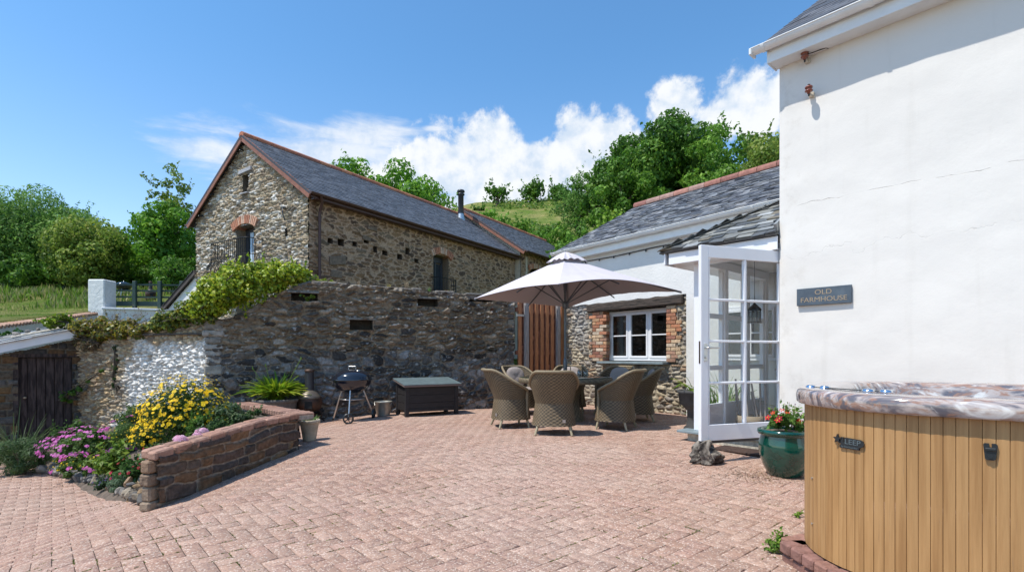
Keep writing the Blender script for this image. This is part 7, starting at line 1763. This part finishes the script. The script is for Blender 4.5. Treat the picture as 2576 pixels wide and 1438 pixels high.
for i, (x, y, lb) in enumerate(((-.45, 1.5, 'tall strappy plant seen through the left porch panes'), (-.5, 2.0, 'second strappy plant behind the porch, further back'))):
    q = pl(x, y, 0); q.z = float(G(q.x, q.y)); strap_plant(lb, 'daylily', q, 50, 1.0, .016, [(.12, .24, .04), (.2, .32, .06), (.08, .17, .03)], 135+i, rise=1., spread=.7)
bush('green leafy begonia with red flowers filling the green glazed pot', 'begonia', gg+Vector((0, 0, .44)), .19, .17, .09, 1100, .05, [(.12, .24, .04), (.18, .3, .06), (.08, .17, .03)], 141, asp=.65, lobes=12, cat='flowering plant', stems=False, shoots=30,
     fl=[(11, .03, 5, [(.55, .008, .015), (.65, .015, .02), (.5, .01, .06)], (.7, .4, .03), .1, 2)])
def shoots_():
    rng = random.Random(3); o = gg+Vector((.06, .03, .45)); t = thing('fuchsia_shoots', 'taller upright leafy shoots with tiny purple buds in the green pot', 'plant', o, 0); mb = MB(); P = []; B = []
    for i in range(16):
        x, y = rng.gauss(.02, .08), rng.gauss(0, .06); h = rng.uniform(.12, .27); mb.tube([(x*.5, y*.5, 0), (x, y, h*.6), (x*1.3, y*1.2, h)], .0025, 4)
        for k in range(22): s = rng.uniform(.2, 1); P.append((x*(.5+.8*s)+rng.gauss(0, .018), y*(.5+.7*s)+rng.gauss(0, .018), h*s))
        B.append((x*1.3, y*1.2, h+.005))
    mb.build('stems', mat('reddish_stem', (.12, .08, .04), .7), t); P = np.array(P); leaf_mesh('leaves', P, RNG.normal(0, 1, P.shape)+[0, 0, 1], .026, [(.16, .28, .05), (.22, .34, .08), (.11, .2, .04)], t, aspect=.55); B = np.array(B); leaf_mesh('buds', B, RNG.normal(0, 1, B.shape), .016, [(.2, .08, .3), (.4, .1, .2)], t)
shoots_()
bush('small bright weed growing at the corner of the tub plinth', 'weed', gp(1957, 1392)+Vector((0, .02, -.01)), .07, .06, .06, 420, .02, [(.16, .28, .04), (.22, .34, .05), (.1, .2, .03)], 151, asp=.7, lobes=9, cat='weed', stems=False, shoots=16)
bush('tiny weed against the foot of the tub cladding', 'weed', gp(2012, 1303)+Vector((-.0, .03, -.01)), .03, .03, .03, 70, .018, [(.16, .28, .04), (.22, .34, .05)], 152, asp=.7, lobes=5, cat='weed', stems=False, shoots=4)
def litter():
    rng = np.random.RandomState(9); P = []; C = []
    for (px, py, sx_, sy_, n) in ((1925, 1200, .2, .12, 520), (1880, 1190, .16, .08, 110), (320, 1262, .35, .08, 160), (150, 1225, .4, .1, 140), (1000, 1180, 1.6, 1.2, 60), (700, 1320, 1.3, .6, 40), (1500, 1250, .9, .6, 26)):
        c = gp(px, py)
        for i in range(n): x, y = c.x+rng.normal(0, sx_), c.y+rng.normal(0, sy_); P.append((x, y, float(G(x, y))+.006))
    P = np.array(P); o = leaf_mesh('leaf_litter', P, np.tile([[0, 0, 1.]], (len(P), 1)), .018, [(.14, .08, .04), (.3, .2, .1), (.08, .06, .04), (.4, .3, .2), (.36, .18, .12)], None, M_leaf, jit=.3, aspect=.5)
    tag(o, 'dry leaf bits and crumbs scattered on the paving', 'litter', kind='stuff')
litter()
bush('low dark green ground cover between the big daisy bush and the low wall corner', 'ground_cover', bp(545, 5.95), .22, .34, .12, 2600, .035, [(.05, .11, .03), (.08, .15, .04), (.10, .17, .06)], 161, asp=.5, lobes=14, cat='plant', stems=False)
bush('small leafy clump at the inner corner of the low wall', 'ground_cover', bp(630, 6.9), .26, .3, .11, 2000, .035, [(.07, .13, .04), (.12, .19, .07), (.05, .1, .03)], 162, asp=.5, lobes=14, cat='plant', stems=False)
bush('bushy green foliage behind the pink geraniums against the shed', 'mallow', bp(190, 8.3), .4, .3, .22, 3000, .05, [(.07, .14, .03), (.10, .19, .04), (.05, .1, .02)], 163, asp=.6, lobes=14, cat='shrub')
bush('loose green foliage at the foot of the whitewashed wall behind the daisies', 'mallow', bp(355, 8.0), .45, .3, .3, 3600, .045, [(.08, .15, .04), (.13, .2, .06), (.06, .11, .03)], 164, asp=.4, lobes=16, cat='shrub')
